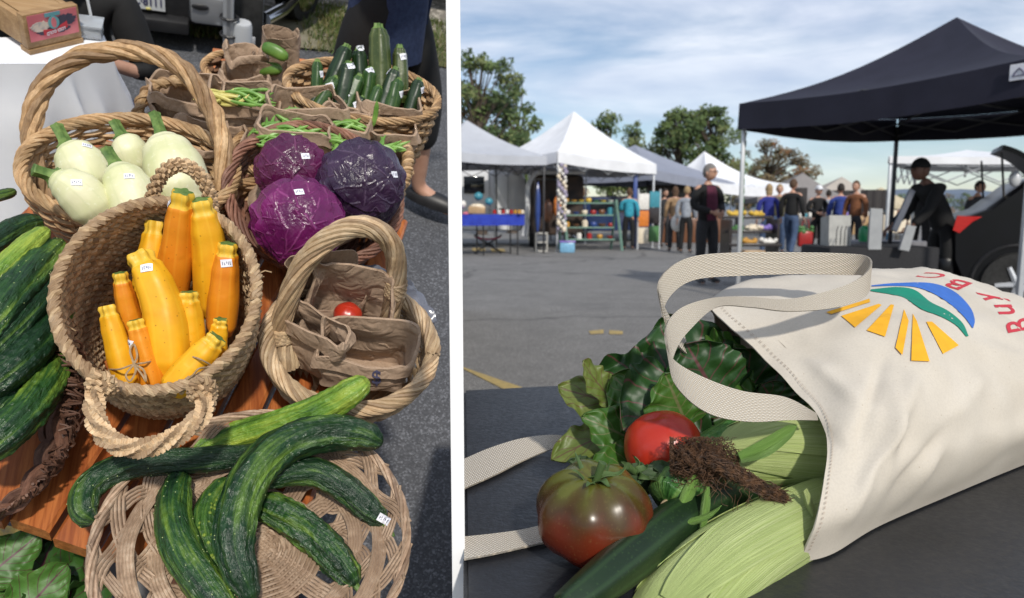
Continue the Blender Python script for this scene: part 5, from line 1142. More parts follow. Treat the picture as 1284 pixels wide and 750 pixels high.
for o_ in (22, 26):
    ok = []
    for j in range(2, 58):
        p = rows[j][0].lerp(rows[j][3], o_ / 26 * .8); ok.append(p)
    for a, b in zip(spline(ok, 180)[::2], spline(ok, 180)[1::2]): 
        n_ = (CAM - a).normalized() * .0022; st_.tube([a + n_, b + n_], .0003, 4)
T.part('hem_stitching', st_, M_('hem_thread', (.46, .38, .31), (.52, .43, .35), 90, .9), kind='stuff')
m_lb, m_lg, m_ly, m_lr = [M_(n_, c_, tuple(q * .9 for q in c_), 60, .85, .15, .0008) for n_, c_ in (('print_blue', (.035, .14, .50)), ('print_green', (.0, .22, .14)), ('print_yellow', (.80, .40, .012)), ('print_red', (.52, .03, .05)))]
def patch(name, edge_a, edge_b, m, n=22, k=7):
    n *= 2; k = k * 2 - 1
    A_ = spline([(x, y, 0) for x, y in edge_a], n); B_ = spline([(x, y, 0) for x, y in edge_b], n); s = MB(); g = []
    for a, b in zip(A_, B_): g.append([onbag(*(a.lerp(b, i / (k - 1)).xy)) for i in range(k)])
    vs = [p for r_ in g for p in r_]; fs = [[i * k + j, i * k + j + 1, (i + 1) * k + j + 1, (i + 1) * k + j] for i in range(n - 1) for j in range(k - 1) if all(vs[q] is not None for q in (i * k + j, i * k + j + 1, (i + 1) * k + j + 1, (i + 1) * k + j))]
    s.add([p or V((0, 0, 0)) for p in vs], fs)
    if fs:
        used = sorted({q for f in s.f for q in f}); mp_ = {q: i for i, q in enumerate(used)}; s.v = [s.v[q] for q in used]; s.f = [[mp_[q] for q in f] for f in s.f]
        return T.part(name, s, m, sm=60)
# emblem traced in picture pixels, laid on the cloth
Z = lambda x, y: (820 + x / 2.767, 310 + y / 2.767)
patch('printed_blue_arc', [Z(755, 132), Z(840, 124), Z(960, 124), Z(1040, 152), Z(1095, 205), Z(1113, 250), Z(1108, 280)], [Z(755, 136), Z(830, 134), Z(905, 138), Z(965, 158), Z(1025, 195), Z(1075, 240), Z(1105, 280)], m_lb)
patch('printed_green_wave', [Z(752, 146), Z(840, 138), Z(905, 148), Z(960, 190), Z(1020, 220), Z(1070, 262), Z(1092, 308)], [Z(752, 152), Z(825, 164), Z(870, 176), Z(930, 215), Z(990, 238), Z(1048, 270), Z(1084, 310)], m_lg)
for q in ([(597, 225), (615, 232), (750, 190), (748, 178)], [(650, 238), (698, 278), (790, 200), (780, 196)], [(738, 288), (802, 310), (833, 200), (822, 198)], [(838, 348), (862, 374), (884, 255), (868, 215)], [(893, 393), (957, 396), (912, 255), (898, 230)], [(1003, 370), (1058, 340), (965, 258), (945, 258)]):
    q = [Z(*a) for a in q]; mid = lambda a, b: ((a[0] + b[0]) / 2, (a[1] + b[1]) / 2); patch('printed_sun_ray', [q[0], mid(q[0], q[3]), q[3]], [q[1], mid(q[1], q[2]), q[2]], m_ly, 14, 6)
def letter(ch, cx, cy, ux, uy, vx, vy):
    s = MB(); proj_text(s, ch, 1.0, lambda x, y: onbag(cx + x * ux + y * vx, cy + x * uy + y * vy), .012, 3)
    if s.f:
        used = sorted({q for f in s.f for q in f}); mp_ = {q: i for i, q in enumerate(used)}; s.v = [s.v[q] for q in used]; s.f = [[mp_[q] for q in f] for f in s.f]; T.part('printed_letter', s, m_lr, sm=60)
for ch, x, y, ux, uy, vx, vy in (('B', 1280, 408, -11, -30, -46, 8), ('u', 1257, 388, -17, -30, -46, 1), ('y', 1237, 372, -26, -22, -46, -2), ('B', 1202, 356, -46, -13, -26, 12), ('C', 1170, 345, -46, -4, -22, 8)):
    letter(ch, x, y, ux, uy, vx, vy)
# dark inside of the mouth
# straps
def strap_m():
    t = NT('cotton_webbing'); u = t.sep(t.coord('UV')); a = t.math('SINE', t.math('MULTIPLY', u[0], 2 * pi * 9)); b = t.math('SINE', t.math('ADD', t.math('MULTIPLY', u[1], 2 * pi * 210), t.math('MULTIPLY', t.math('SIGN', a), 1.57))); h = t.math('MULTIPLY', t.math('ABSOLUTE', a), t.math('ADD', t.math('MULTIPLY', b, .5), .5))
    t.set(t.mix(h, (.46, .40, .32), (.84, .79, .70)), .92); t.bump(h, .9, .0016); return t.mat
m_strap = strap_m()
def strap(up, lo, n=150, name='strap', th=.0022):
    U = spline([WY(*p) for p in up], n); Lo = spline([WY(*p) for p in lo], n); mb = MB(); rows = [[u.lerp(l, j / 8) for j in range(9)] for u, l in zip(U, Lo)]
    mb.solid(rows, th); L = sum((U[i + 1] - U[i]).length for i in range(n - 1)); mb.uv = [[(a, b * L) for a, b in q] for q in mb.uv]; return T.part(name, mb, m_strap, sm=50)
strap([(856, 420, .92), (838, 398, .88), (826, 368, .86), (834, 342, .875), (868, 322, .90), (930, 316.5, .92), (1000, 316.5, .925), (1060, 318, .92), (1087, 322, .905), (1090, 335, .885), (1072, 352, .865), (1035, 366, .85), (985, 376, .835), (940, 373, .825), (895, 374, .81), (856, 385, .79), (836, 405, .775), (834, 430, .762), (846, 452, .757), (880, 472, .755), (930, 490, .755), (985, 498, .765), (1024, 518, .785)],
      [(866, 450, .92), (848, 432, .88), (832, 398, .862), (842, 370, .88), (872, 351, .905), (930, 346, .925), (1000, 344, .93), (1060, 345, .925), (1084, 347, .91), (1088, 364, .88), (1074, 378, .858), (1036, 388, .843), (985, 391, .828), (940, 386, .82), (898, 386, .806), (864, 414, .785), (846, 440, .768), (841, 470, .753), (862, 500, .746), (895, 521, .745), (940, 529, .748), (990, 527, .76), (1026, 527, .783)], 220, 'strap')
def flat_strap(pu, pl):
    U = [WZ(x, y, TZ + z) for x, y, z in pu]; Lo = [WZ(x, y, TZ + z) for x, y, z in pl]; U = spline(U, 70); Lo = spline(Lo, 70); mb = MB(); mb.solid([[u.lerp(l, j / 8) for j in range(9)] for u, l in zip(U, Lo)], .0022); L = sum((U[i + 1] - U[i]).length for i in range(69)); mb.uv = [[(a, b * L) for a, b in q] for q in mb.uv]; T.part('rear_strap', mb, m_strap, sm=50)
flat_strap([(772, 553, .03), (745, 549, .028), (700, 546, .02), (655, 551, .012), (615, 563, .006), (582, 577, .004)], [(772, 562, .014), (745, 558, .006), (700, 562, .004), (660, 577, .004), (620, 597, .004), (582, 614, .004)])
flat_strap([(730, 640, .014), (700, 654, .008), (660, 665, .005), (620, 671, .004), (582, 675, .004)], [(730, 672, .005), (700, 678, .004), (660, 687, .004), (620, 696, .004), (582, 703, .004)])
# dark lining visible behind the produce
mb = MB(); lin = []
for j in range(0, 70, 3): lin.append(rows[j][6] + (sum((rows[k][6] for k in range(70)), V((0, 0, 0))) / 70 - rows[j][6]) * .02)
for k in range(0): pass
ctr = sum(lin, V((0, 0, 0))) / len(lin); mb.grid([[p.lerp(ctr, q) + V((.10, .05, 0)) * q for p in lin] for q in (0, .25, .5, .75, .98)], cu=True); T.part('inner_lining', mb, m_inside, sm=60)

# ---------------------------------------------------------------- produce spilling from the bag
def heirloom_m():
    t = NT('heirloom_tomato_skin'); o = t.coord('Generated'); s = t.sep(o); ob = t.coord('Object'); n = t.noise(ob, 22, 4); f = t.math('ADD', s[2], t.math('MULTIPLY', t.math('SUBTRACT', n, .5), .45)); u = t.sep(t.coord('UV'))
    st = t.math('MULTIPLY', t.math('ADD', t.math('SINE', t.math('MULTIPLY', u[0], 2 * pi * 9)), 1.0), .07); f2 = t.math('ADD', f, st)
    col = t.ramp(f2, [(.30, (.15, .018, .007)), (.55, (.115, .022, .008)), (.74, (.06, .028, .008)), (.92, (.07, .058, .010)), (1.0, (.095, .10, .018))]); fine = t.noise(ob, 300, 2); col = t.mix(t.ramp(fine, [(.6, 0), (.75, .12)]), col, (.3, .22, .08)); t.set(col, .27, Specular_IOR_Level=.4); return t.mat
m_heir = heirloom_m()
c0_ = WY(744, 652, .735); rH = 72 * .735 / 900
def tomato_mesh(c, r, lob, k, sq, ax, seg=64, dip=.22):
    Mx = V((0, 0, 1)).rotation_difference(V(ax).normalized()).to_matrix(); mb = MB()
    def d_(d):
        th = atan2(d.y, d.x); rho = sqrt(d.x ** 2 + d.y ** 2); q = 1 + lob * cos(k * th + .6 * sin(th * 2)) * rho * (.5 + .5 * abs(d.z)) + .03 * noise.noise(d * 2.2 + V((k, 0, 0)))
        return q - dip * exp(-(rho / .28) ** 2) * (d.z > 0)
    mb.ball(c, (r, r, r * sq), seg, 36, 0, Mx, d_); return mb, Mx
def calyx(c, Mx, r, n, L, curl, seed):
    mb = MB(); rr = random.Random(seed)
    for i in range(n):
        a = 2 * pi * i / n + rr.uniform(-.3, .3); l = L * rr.uniform(.7, 1.2); d = Mx @ V((cos(a), sin(a), 0)); u_ = Mx @ V((0, 0, 1)); s = d.cross(u_); g = []
        for k in range(9):
            t = k / 8; p = c + d * (l * t * .85) + u_ * (.002 + curl * l * (t * t - .35 * t) + .004 * sin(t * 6 + i)); w = .0048 * sin(pi * min(1, .12 + .88 * t)) ** .8 * (1 - .5 * t); g.append([p - s * w + u_ * w * .4, p, p + s * w + u_ * w * .4])
        mb.solid(g, .0008)
    mb.tube([c - Mx @ V((0, 0, .006)), c + Mx @ V((.002, 0, .008)), c + Mx @ V((.006, .002, .020))], [.0045, .0038, .0045], 8); return mb
m_caly = M_('tomato_calyx', (.035, .075, .02), (.07, .12, .03), 60, .6)
axH = V((.02, -.25, 1)); hb, MxH = tomato_mesh(c0_, rH, .045, 7, .84, axH)
zmin = min(p.z for p in hb.v); hb.xf(Matrix.Translation((0, 0, TZ + .001 - zmin))); c0_.z += TZ + .001 - zmin
t = Thing('heirloom_tomato', 'big green-shouldered brownish red heirloom tomato on the black table', 'tomato', fr='W', base=V((c0_.x, c0_.y, TZ))); t.part('flesh', hb, m_heir, sm=80); t.part('calyx', calyx(c0_ + MxH @ V((0, 0, rH * .84 * .80)), MxH, rH, 6, .034, .55, 2), m_caly, sm=60)
c1_ = WY(831, 560, .84); rT = 49 * .84 / 900; rb, MxT = tomato_mesh(c1_, rT, .018, 5, .90, (-.3, -.1, 1), 48, .12)
t = Thing('red_tomato', 'smooth red tomato between the heirloom tomato and the bag opening', 'tomato', fr='W', base=V((c1_.x, c1_.y, min(p.z for p in rb.v)))); t.part('flesh', rb, m_tomato, sm=80); t.part('calyx', calyx(WY(800, 594, .785), V((0, 0, 1)).rotation_difference(V((-.75, -.45, .3))).to_matrix(), rT, 6, .030, .2, 4), m_caly, sm=60)
# zucchini lying at the front
P = spline([WZ(x, y, TZ + z) for x, y, z in ((698, 770, .022), (735, 744, .026), (790, 700, .028), (850, 655, .032), (905, 625, .036), (960, 600, .04))], 70); rz = [.0245 * q for q in (.5, .72, .92, 1.0, 1.05, 1.05)]
t = Thing('dark_zucchini', 'dark green zucchini with pale flecks lying in front of the tomatoes', 'zucchini', fr='W', base=V((P[30].x, P[30].y, TZ))); mb = MB(); mb.tube(P, [lerpl(rz, i / 69) * min(1, .25 + i / 5) for i in range(70)], 40, disp=lambda t_, th, q: q * (1 + .03 * cos(6 * th) + .02 * noise.noise(V((t_ * 9, cos(th), sin(th)))))); t.part('flesh', mb, m_zk[0], sm=70)
s_ = MB(); s_.tube(spline([P[2], P[0] + (P[0] - P[4]) * .5, P[0] + (P[0] - P[4]) * 1.2], 8), [.011, .010, .009, .009, .0085, .0085, .009, .008], 10, disp=lambda t_, th, q: q * (1 + .15 * cos(5 * th))); t.part('stem', s_, m_stem)
P = spline([WY(836, 632, .775), WY(850, 612, .79), WY(880, 580, .82), WY(925, 548, .87)], 50); t = Thing('short_cucumber', 'pale striped green cucumber end with a dry scar beside the red tomato', 'cucumber', fr='W', base=V((P[10].x, P[10].y, TZ + .01)))
mb = MB(); mb.tube(P, [.027 * prof([(0, .35), (.04, .75), (.12, .95), (.4, 1.08), (1, 1)], i / 49) for i in range(50)], 36, disp=lambda t_, th, q: q * (1 + .03 * cos(5 * th))); t.part('flesh', mb, cuke_m('striped_cucumber', (.02, .07, .015), (.05, .15, .03), (.22, .36, .09), .55), sm=70); mb = MB(); mb.ball(WY(836, 634, .772), (.007, .004, .007), 12, 8); t.part('blossom_scar', mb, M_('dry_scar', (.30, .22, .12), (.42, .33, .2), 200, .8))
# corn
def husk_m(name, a, b, c):
    t = NT(name); u = t.sep(t.coord('UV')); o = t.coord('UV', (60, .5, 1)); n = t.noise(o, 2.2, 3, .6, .05); g = t.noise(t.coord('Object'), 9, 3); col = t.ramp(n, [(.3, a), (.5, b), (.72, c)]); col = t.mix(t.ramp(g, [(.45, 0), (.7, .5)]), col, a); t.set(col, .5); t.bump(n, .8, .0035); return t.mat
m_husk = husk_m('corn_husk', (.34, .46, .12), (.50, .60, .22), (.64, .70, .36)); m_husk2 = husk_m('green_husk', (.12, .28, .04), (.20, .37, .07), (.30, .46, .12))
def corn(label, pts, rads, seed, wraps, fr='W'):
    P = spline(pts, 60); t = Thing('corn_ear', label, 'corn', 'corn ears by the bag mouth', fr, base=V((P[20].x, P[20].y, min(p.z for p in P) - max(rads)))); rr = random.Random(seed); RR = [lerpl(rads, i / 59) for i in range(60)]
    mb = MB(); mb.tube(P, [r * .97 for r in RR], 40, disp=lambda t_, th, q: q * (1 + .006 * cos(40 * th))); t.part('ear', mb, m_husk, sm=60); fr_ = frames(P)
    for k in range(wraps):
        a0 = k * 2.399 + rr.uniform(-.2, .2); span = rr.uniform(.8, 1.15); i0 = 0; i1 = int(59 * rr.uniform(.82, 1)); g = []
        for i in range(i0, i1 + 1):
            t_ = (i - i0) / (i1 - i0); w = span * (1 - .65 * t_ ** 3); a_, b_, tt = fr_[i]; row = []
            for j in range(17):
                x = j / 16 * 2 - 1; th = a0 + x * w + .15 * t_; lift = 1.005 + .012 * k + .04 * abs(x) ** 4 * t_ + .012 * noise.noise(V((t_ * 4, x * 2, k + seed))) + .004 * cos(x * 24)
                row.append(P[i] + (a_ * cos(th) + b_ * sin(th)) * RR[i] * lift)
            g.append(row)
        m2 = MB(); m2.solid(g, .0007); t.part('husk_leaf', m2, m_husk, sm=60)
    return t, P
t_big, Pb = corn('large pale green corn ear reaching from the bag to the bottom of the picture', [WY(1130, 590, .95), WY(1040, 638, .82), WY(965, 676, .755), WY(905, 716, .715), WY(845, 774, .67), WY(800, 834, .63)], [.034, .036, .039, .042, .040, .030], 5, 7)
t_up, Pu = corn('upper corn ear with brown silk at its tip, half inside the bag', [WY(1062, 566, .86), WY(1010, 562, .855), WY(960, 564, .845), WY(915, 572, .83), WY(880, 584, .805)], [.048, .047, .042, .030, .016], 8, 6)
def free_husk(th, pu, pl, m, name='loose_husk'):
    U = spline([WY(*p) for p in pu], 40); Lo = spline([WY(*p) for p in pl], 40); mb = MB(); mb.solid([[u.lerp(l, j / 8) + (CAM - u).normalized() * (.006 * sin(pi * j / 8)) for j in range(9)] for u, l in zip(U, Lo)], .0007); th.part(name, mb, m, sm=60)
free_husk(t_up, [(999, 533, .775), (985, 535, .772), (955, 552, .768), (925, 568, .768)], [(999, 535, .775), (990, 550, .775), (962, 572, .772), (930, 580, .77)], m_husk2, 'green_flag_leaf')
free_husk(t_up, [(884, 610, .75), (880, 630, .745), (877, 655, .74), (876, 684, .735)], [(889, 610, .75), (890, 632, .745), (886, 655, .74), (878, 684, .735)], m_husk2)
free_husk(t_up, [(905, 634, .735), (885, 645, .735), (850, 655, .735), (822, 667, .735), (800, 684, .73)], [(900, 640, .735), (885, 652, .735), (850, 664, .735), (825, 674, .735), (801, 686, .73)], m_husk2)
free_husk(t_up, [(868, 585, .775), (864, 600, .765), (854, 620, .757), (845, 646, .752)], [(877, 588, .775), (876, 605, .765), (866, 628, .757), (848, 646, .752)], m_husk2)
free_husk(t_big, [(1012, 612, .745), (1018, 625, .742), (1022, 640, .742)], [(1005, 618, .745), (1010, 634, .742), (1018, 652, .742)], m_husk)
m_silk = M_('brown_corn_silk', (.022, .010, .005), (.12, .055, .022), 160, .7); rr = random.Random(4); mb = MB(); cen = V((884, 578, 0))
for k in range(760):
    a = rr.uniform(0, 6.283); rad_ = sqrt(rr.random()); x = 884 + 34 * rad_ * cos(a) - 6; y = 580 + 23 * rad_ * sin(a); d = .752 + .03 * rad_ * rad_ + rr.uniform(-.008, .012); pts = []; dx, dy = rr.uniform(-1, 1), rr.uniform(-1, 1)
    for i in range(6): pts.append(WY(x, y, d)); dx += rr.uniform(-.5, .5) - dy * .35; dy += rr.uniform(-.5, .5) + dx * .35; x += dx * 6.0; y += dy * 4.2; d += rr.uniform(-.004, .004); x = min(max(x, 842), 925); y = min(max(y, 550), 612)
    Q_ = spline(pts, 22); f_ = rr.uniform(.9, 2.2); g_ = rr.uniform(0, 6); mb.tube([q + c_r * (.0022 * sin(i * f_ + g_)) + c_u * (.0022 * cos(i * f_ * .8 + g_)) for i, q in enumerate(Q_)], rr.uniform(.0002, .00045), 4)
for k in range(380):
    o_ = rr.gauss(0, 5); w0 = rr.uniform(0, .35); pts = []
    for i in range(7): f = w0 + (1 - w0) * i / 6 * rr.uniform(.93, 1.02); p = lerpl([V((885, 580, 0)), V((915, 590, 0)), V((938, 602, 0)), V((962, 616, 0)), V((985, 624, 0))], min(f, 1)); pts.append(WY(p.x + o_ * .35 + rr.gauss(0, 3.2), p.y + o_ * .7 + rr.gauss(0, 3.2), .748 + rr.uniform(-.004, .008)))
    Q_ = spline(pts, 24); f_ = rr.uniform(.5, 1.5); g_ = rr.uniform(0, 6); mb.tube([q + c_r * (.0015 * sin(i * f_ + g_)) + c_u * (.0018 * cos(i * f_ * .8 + g_)) for i, q in enumerate(Q_)], rr.uniform(.0002, .0004), 4)
for k in range(16): # stray hairs
    x, y = rr.uniform(880, 975), rr.uniform(590, 622); pts = [WY(x, y, .745)]
    for i in range(4): x += rr.uniform(-9, 9); y += rr.uniform(2, 11); pts.append(WY(x, y, .743))
    mb.tube(spline(pts, 16), .00028, 4)
t_up.part('silk', mb, m_silk, kind='stuff')
# leafy greens
GL = 'leafy greens spilling from the tote bag'; m_lf1 = leaf_m('dark_green_leaf', (.010, .040, .008), (.024, .075, .013), (.10, .035, .035), 5); m_lf2 = leaf_m('bright_green_leaf', (.03, .09, .010), (.06, .14, .02), (.12, .13, .05), 5); m_lf3 = leaf_m('yellowing_leaf', (.08, .12, .02), (.15, .18, .04), (.10, .06, .03), 5)
m_lstem = M_('leaf_stem', (.16, .03, .05), (.25, .08, .08), 30, .4)
LV = [((880, 520, .93), (838, 392, .98), 60, (-.3, -.8, .5), .10, m_lf1, 'tall dark leaf standing behind the strap'), ((860, 500, .92), (742, 470, .98), 52, (-.2, -.8, .6), .1, m_lf1, 'broad dark green leaf at the upper left of the greens'),
      ((868, 490, .90), (780, 540, .86), 50, (-.1, -.9, .5), .05, m_lf1, 'big dark leaf with a red midrib above the red tomato'), ((820, 520, .93), (700, 486, .96), 34, (.1, -.7, .7), .0, m_lf3, 'mottled yellowing leaf at the far left'), ((800, 530, .92), (690, 568, .90), 28, (.0, -.5, .9), .12, m_lf3, 'yellow-green leaf drooping over the strap on the left'),
      ((770, 505, .93), (726, 456, .93), 20, (.7, -.6, .4), -.1, m_lf3, 'small curled leaf pointing up at the far left'), ((810, 560, .90), (735, 520, .88), 26, (.2, -.8, .5), .15, m_lf2, 'bright green leaf in the left middle'), ((815, 585, .87), (745, 578, .83), 26, (0, -.6, .8), .1, m_lf2, 'green leaf hanging above the heirloom tomato'),
      ((895, 470, .93), (945, 450, .93), 44, (-.2, -.8, .5), .1, m_lf2, 'leaf showing inside the bag mouth under the strap'), ((900, 500, .90), (860, 430, .90), 42, (-.3, -.9, .3), .05, m_lf1, 'dark leaf inside the strap loop'), ((950, 520, .92), (905, 440, .94), 50, (-.4, -.8, .2), .0, m_lf1, 'dark leaf deep inside the bag'),
      ((860, 530, .88), (835, 470, .86), 34, (-.1, -1, .2), .1, m_lf2, 'bright leaf just left of the strap bend'), ((840, 540, .90), (768, 470, .92), 40, (-.1, -.9, .4), .08, m_lf2, 'mid green leaf with scalloped edge in the centre of the greens'), ((985, 530, .90), (955, 480, .90), 40, (-.5, -.8, .2), .0, m_lf1, 'shadowed leaf beside the bag hem')]
for i, (b, tp, w_px, nn, cu, m, lab_) in enumerate(LV):
    B_, T_ = WY(*b), WY(*tp); r = w_px * b[2] / 900; t = Thing('leafy_green', lab_, 'leaf', GL, 'W', base=B_); mb = MB(); leaf(mb, B_, T_, nn, r * 1.28, cu, .17, i * 2.7 + 1, 0, .12, 34, 20, stem=.05); t.single(mb, [m, m_lstem], sm=70)
# wilted leaf lying between the tomatoes
mb = MB(); rr = random.Random(8)
for k in range(9): b = WY(rr.uniform(735, 815), rr.uniform(585, 606), .80 + rr.uniform(-.02, .02)); leaf(mb, b, b + V((rr.uniform(-.05, .05), rr.uniform(-.03, .02), rr.uniform(-.02, .02))), (rr.uniform(-.5, .5), -.6, .7), .012, .2, .5, k, 0, .3, 8, 6)
Thing('wilted_leaf', 'dark shrivelled leaf lying between the two tomatoes', 'leaf', None, 'W').single(mb, [M_('wilted_leaf_green', (.02, .045, .012), (.045, .08, .025), 40, .6)])
# ================================================================== market square background
def GP_(px, D): return V(((px - 642) / 900 * D, (D - 1.1 * sin(PITCH)) / cos(PITCH), 0))
def zpx(py, D): return WY(642, py, D).z
def fab(name, c, c2=None): return M_(name, c, c2 or tuple(q * .9 for q in c), 3, .75, .12, .02)
def tent(label, FL, FR, BR, BL, zb, val, peak, mat, group='market tents across the square', pole=None, sag=.10, truss=True, under=None, poles=(0, 1, 2, 3), pr=.022, curve=0):
    Cn = [V((p.x, p.y, z)) for p, z in zip((FL, FR, BR, BL), zb)]; top = [c + V((0, 0, val)) for c in Cn]; peak = V(peak)
    T = Thing('market_tent', label, 'tent', group, 'W', base=V((peak.x, peak.y, 0))); mb = MB(); N = 12
    for k in range(4):
        a, b = top[k], top[(k + 1) % 4]; rows = []
        for i in range(N + 1):
            t = i / N; row = []
            for j in range(N + 1):
                e = a.lerp(b, j / N); p = e.lerp(peak, t); p.z -= sag * sin(pi * t) * (1 + .5 * sin(pi * j / N)) + sag * .5 * sin(pi * j / N) * (1 - t) ** 2 - curve * 0; row.append(p)
            rows.append(row)
        mb.grid(rows)
    T.part('roof', mb, mat, sm=30)
    mb = MB()
    for k in range(4):
        a, b = top[k], top[(k + 1) % 4]; a2, b2 = Cn[k], Cn[(k + 1) % 4]; out = (a + b) / 2 - peak; out.z = 0; out.normalize()
        mb.solid([[a.lerp(b, j / 16) + out * .012 - V((0, 0, sag * .5 * sin(pi * j / 16))) for j in range(17)], [a2.lerp(b2, j / 16) + out * (.015 + .012 * sin(j * 1.7)) - V((0, 0, sag * .5 * sin(pi * j / 16))) for j in range(17)]], .006)
    T.part('valance', mb, mat, sm=40)
    for k in poles:
        mb = MB(); c = Cn[k]; i_ = (V((peak.x, peak.y, 0)) - V((c.x, c.y, 0))).normalized() * .05; mb.box(V((c.x + i_.x, c.y + i_.y, (c.z + val) / 2)), (pr * 2, pr * 2, c.z + val - .02), bev=.004); mb.box(V((c.x + i_.x, c.y + i_.y, .008)), (.11, .11, .012)); T.part('pole', mb, pole or m_pole)
    if truss:
        mb = MB()
        for k in range(4):
            a, b = Cn[k], Cn[(k + 1) % 4]; a = a + (peak - a) * .03; b = b + (peak - b) * .03; a.z = Cn[k].z + val - .06; b.z = Cn[(k + 1) % 4].z + val - .06; n = 4
            for i in range(n):
                p, q = a.lerp(b, i / n), a.lerp(b, (i + 1) / n); dz = V((0, 0, .36)); mb.tube([p if i % 2 == 0 else p - dz, q - dz if i % 2 == 0 else q], .011, 4); mb.tube([p - dz if i % 2 == 0 else p, q if i % 2 == 0 else q - dz], .011, 4)
            c = top[k]; m = V((peak.x, peak.y, c.z - .25)); mb.tube([c - V((0, 0, .05)), m + V((0, 0, .1))], .011, 4)
        mb.tube([V((peak.x, peak.y, Cn[0].z - .15)), V((peak.x, peak.y, peak.z - .02))], .02, 6); T.part('truss', mb, pole or m_pole)
    return T, Cn
m_pole = M_('tent_pole', (.50, .52, .55), (.58, .60, .62), 10, .35, Metallic=.3); m_dpole = M_('dark_tent_pole', (.03, .03, .035), None, 10, .4)
m_tw = fab('white_tent_fabric', (.78, .79, .82)); m_tg = fab('pale_grey_tent', (.46, .48, .53)); m_tb = fab('blue_grey_tent', (.27, .29, .36)); m_tt = fab('taupe_tent', (.22, .205, .20)); m_tbe = fab('beige_tent', (.40, .36, .32)); m_ty = fab('cream_tent', (.50, .43, .30)); m_tn = fab('navy_tent_fabric', (.010, .010, .024), (.016, .016, .034))
def quad_from(FL, FR, depth):
    d = FR - FL; n = V((-d.y, d.x, 0)).normalized() * depth; return FL, FR, FR + n, FL + n
# black canopy close on the right
A_, B_ = GP_(919, 8.8), GP_(1276, 6.05); BL_, BR_ = None, None; d = (B_ - A_).normalized(); n_ = V((-d.y, d.x, 0)); BLk, BRk = A_ + n_ * 3.05, B_ + n_ * 3.05; mid = (A_ + B_ + BLk + BRk) / 4
T, Cn = tent('large black pop-up canopy on white poles nearest on the right', A_, B_, BRk, BLk, (2.04, 2.02, 2.04, 2.04), .30, (mid.x, mid.y, zpx(31, mid.y)), m_tn, None, pole=m_pole, sag=.13, truss=False, poles=(0, 1))
for c in (Cn[2], Cn[3]): mb = MB(); mb.box(V((c.x, c.y, (c.z + .2) / 2)), (.045, .045, c.z + .2), bev=.004); T.part('pole', mb, m_dpole)
tr_ = MB()
for k in range(4):
    a, b = Cn[k].copy(), Cn[(k + 1) % 4].copy(); a.z = b.z = 2.27
    for i in range(4):
        p, q = a.lerp(b, i / 4), a.lerp(b, (i + 1) / 4); dz = V((0, 0, .17)); u_, v_ = ((p, q - dz) if i % 2 == 0 else (p - dz, q)), ((p - dz, q) if i % 2 == 0 else (p, q - dz)); tr_.tube(u_, .014, 5); tr_.tube(v_, .014, 5)
    m = V((mid.x, mid.y, 2.3)); tr_.tube([a, m], .014, 5); tr_.tube([a.lerp(b, .5), m], .014, 5)
T.part('truss', tr_, M_('grey_truss', (.05, .05, .055), (.07, .07, .075), 10, .5))
# square maker's patch with a roof outline on the valance
out = -n_; pc2 = A_.lerp(B_, .955) + V((0, 0, 2.215)) + out * .04; mb = MB(); Mv = Matrix((d, -n_ * -1, V((0, 0, 1)))).transposed(); mb.box(pc2, (.15, .008, .13), Mv, bev=.003); pt = T.part('valance_patch', mb, m_white, sm=0)
mb = MB(); mb.tube([pc2 + out * .007 + d * x + V((0, 0, z)) for x, z in ((-.045, -.035), (-.03, .0), (0, .03), (.03, .0), (.045, -.035))], .006, 6); mb.tube([pc2 + out * .007 + d * x + V((0, 0, -.03)) for x in (-.05, .05)], .004, 6); T.part('patch_mark', mb, m_ink, pt, sm=0)
for p in (A_,): # green tie on the left pole
    mb = MB(); rope(mb, [V((p.x + .07, p.y - .0, 2.0 - .05 * i)) for i in range(28)], 2, .012, .010, 6); T.part('garland', mb, M_('green_garland', (.03, .12, .04), (.06, .2, .07), 30, .7))
# row of tents, left to right
P1 = GP_(684, 18.0); dirx = V((.90, .42, 0)).normalized(); nn_ = V((-dirx.y, dirx.x, 0)); FL = P1 - dirx * 3.0
tent('pale grey tent at the left over the blue clothed table', FL, P1, P1 + nn_ * 3, FL + nn_ * 3, (zpx(201, 17), zpx(208, 18), 2.2, 2.2), .22, ((FL + P1).x / 2 + nn_.x * 1.5, (FL + P1).y / 2 + nn_.y * 1.5, 3.35), m_tg, pole=m_dpole)
a, b = GP_(698, 18.5), GP_(820, 20.5); n2_ = V((-(b - a).y, (b - a).x, 0)).normalized() * 3; m_ = (a + b) / 2 + n2_ / 2
tent('bright white tent over the green pottery shelf', a, b, b + n2_, a + n2_, (zpx(205, 18.5), zpx(219, 20.5), 2.1, 2.2), .28, (m_.x, m_.y, zpx(143, 20.8)), m_tw)
a, b = GP_(817, 22.5), GP_(930, 27); n2_ = V((-(b - a).y, (b - a).x, 0)).normalized() * 4.2; m_ = (a + b) / 2 + n2_ * .42 - V((.9, .3, 0))
tent('blue grey tent behind the man in the maroon sweater', a, b, b + n2_, a + n2_, (zpx(226, 22.5), zpx(241, 27), 2.0, 2.0), .30, (m_.x, m_.y, zpx(181, 25)), m_tb, pole=m_dpole)
a, b = GP_(888, 25), GP_(990, 27); n2_ = V((-(b - a).y, (b - a).x, 0)).normalized() * 3; m_ = (a + b) / 2 + n2_ / 2
tent('white tent with a steep peak over the produce stall', a, b, b + n2_, a + n2_, (zpx(240, 25), zpx(243, 27), 2.0, 2.0), .34, (m_.x - .7, m_.y, zpx(190, 27)), m_tw, sag=.28)
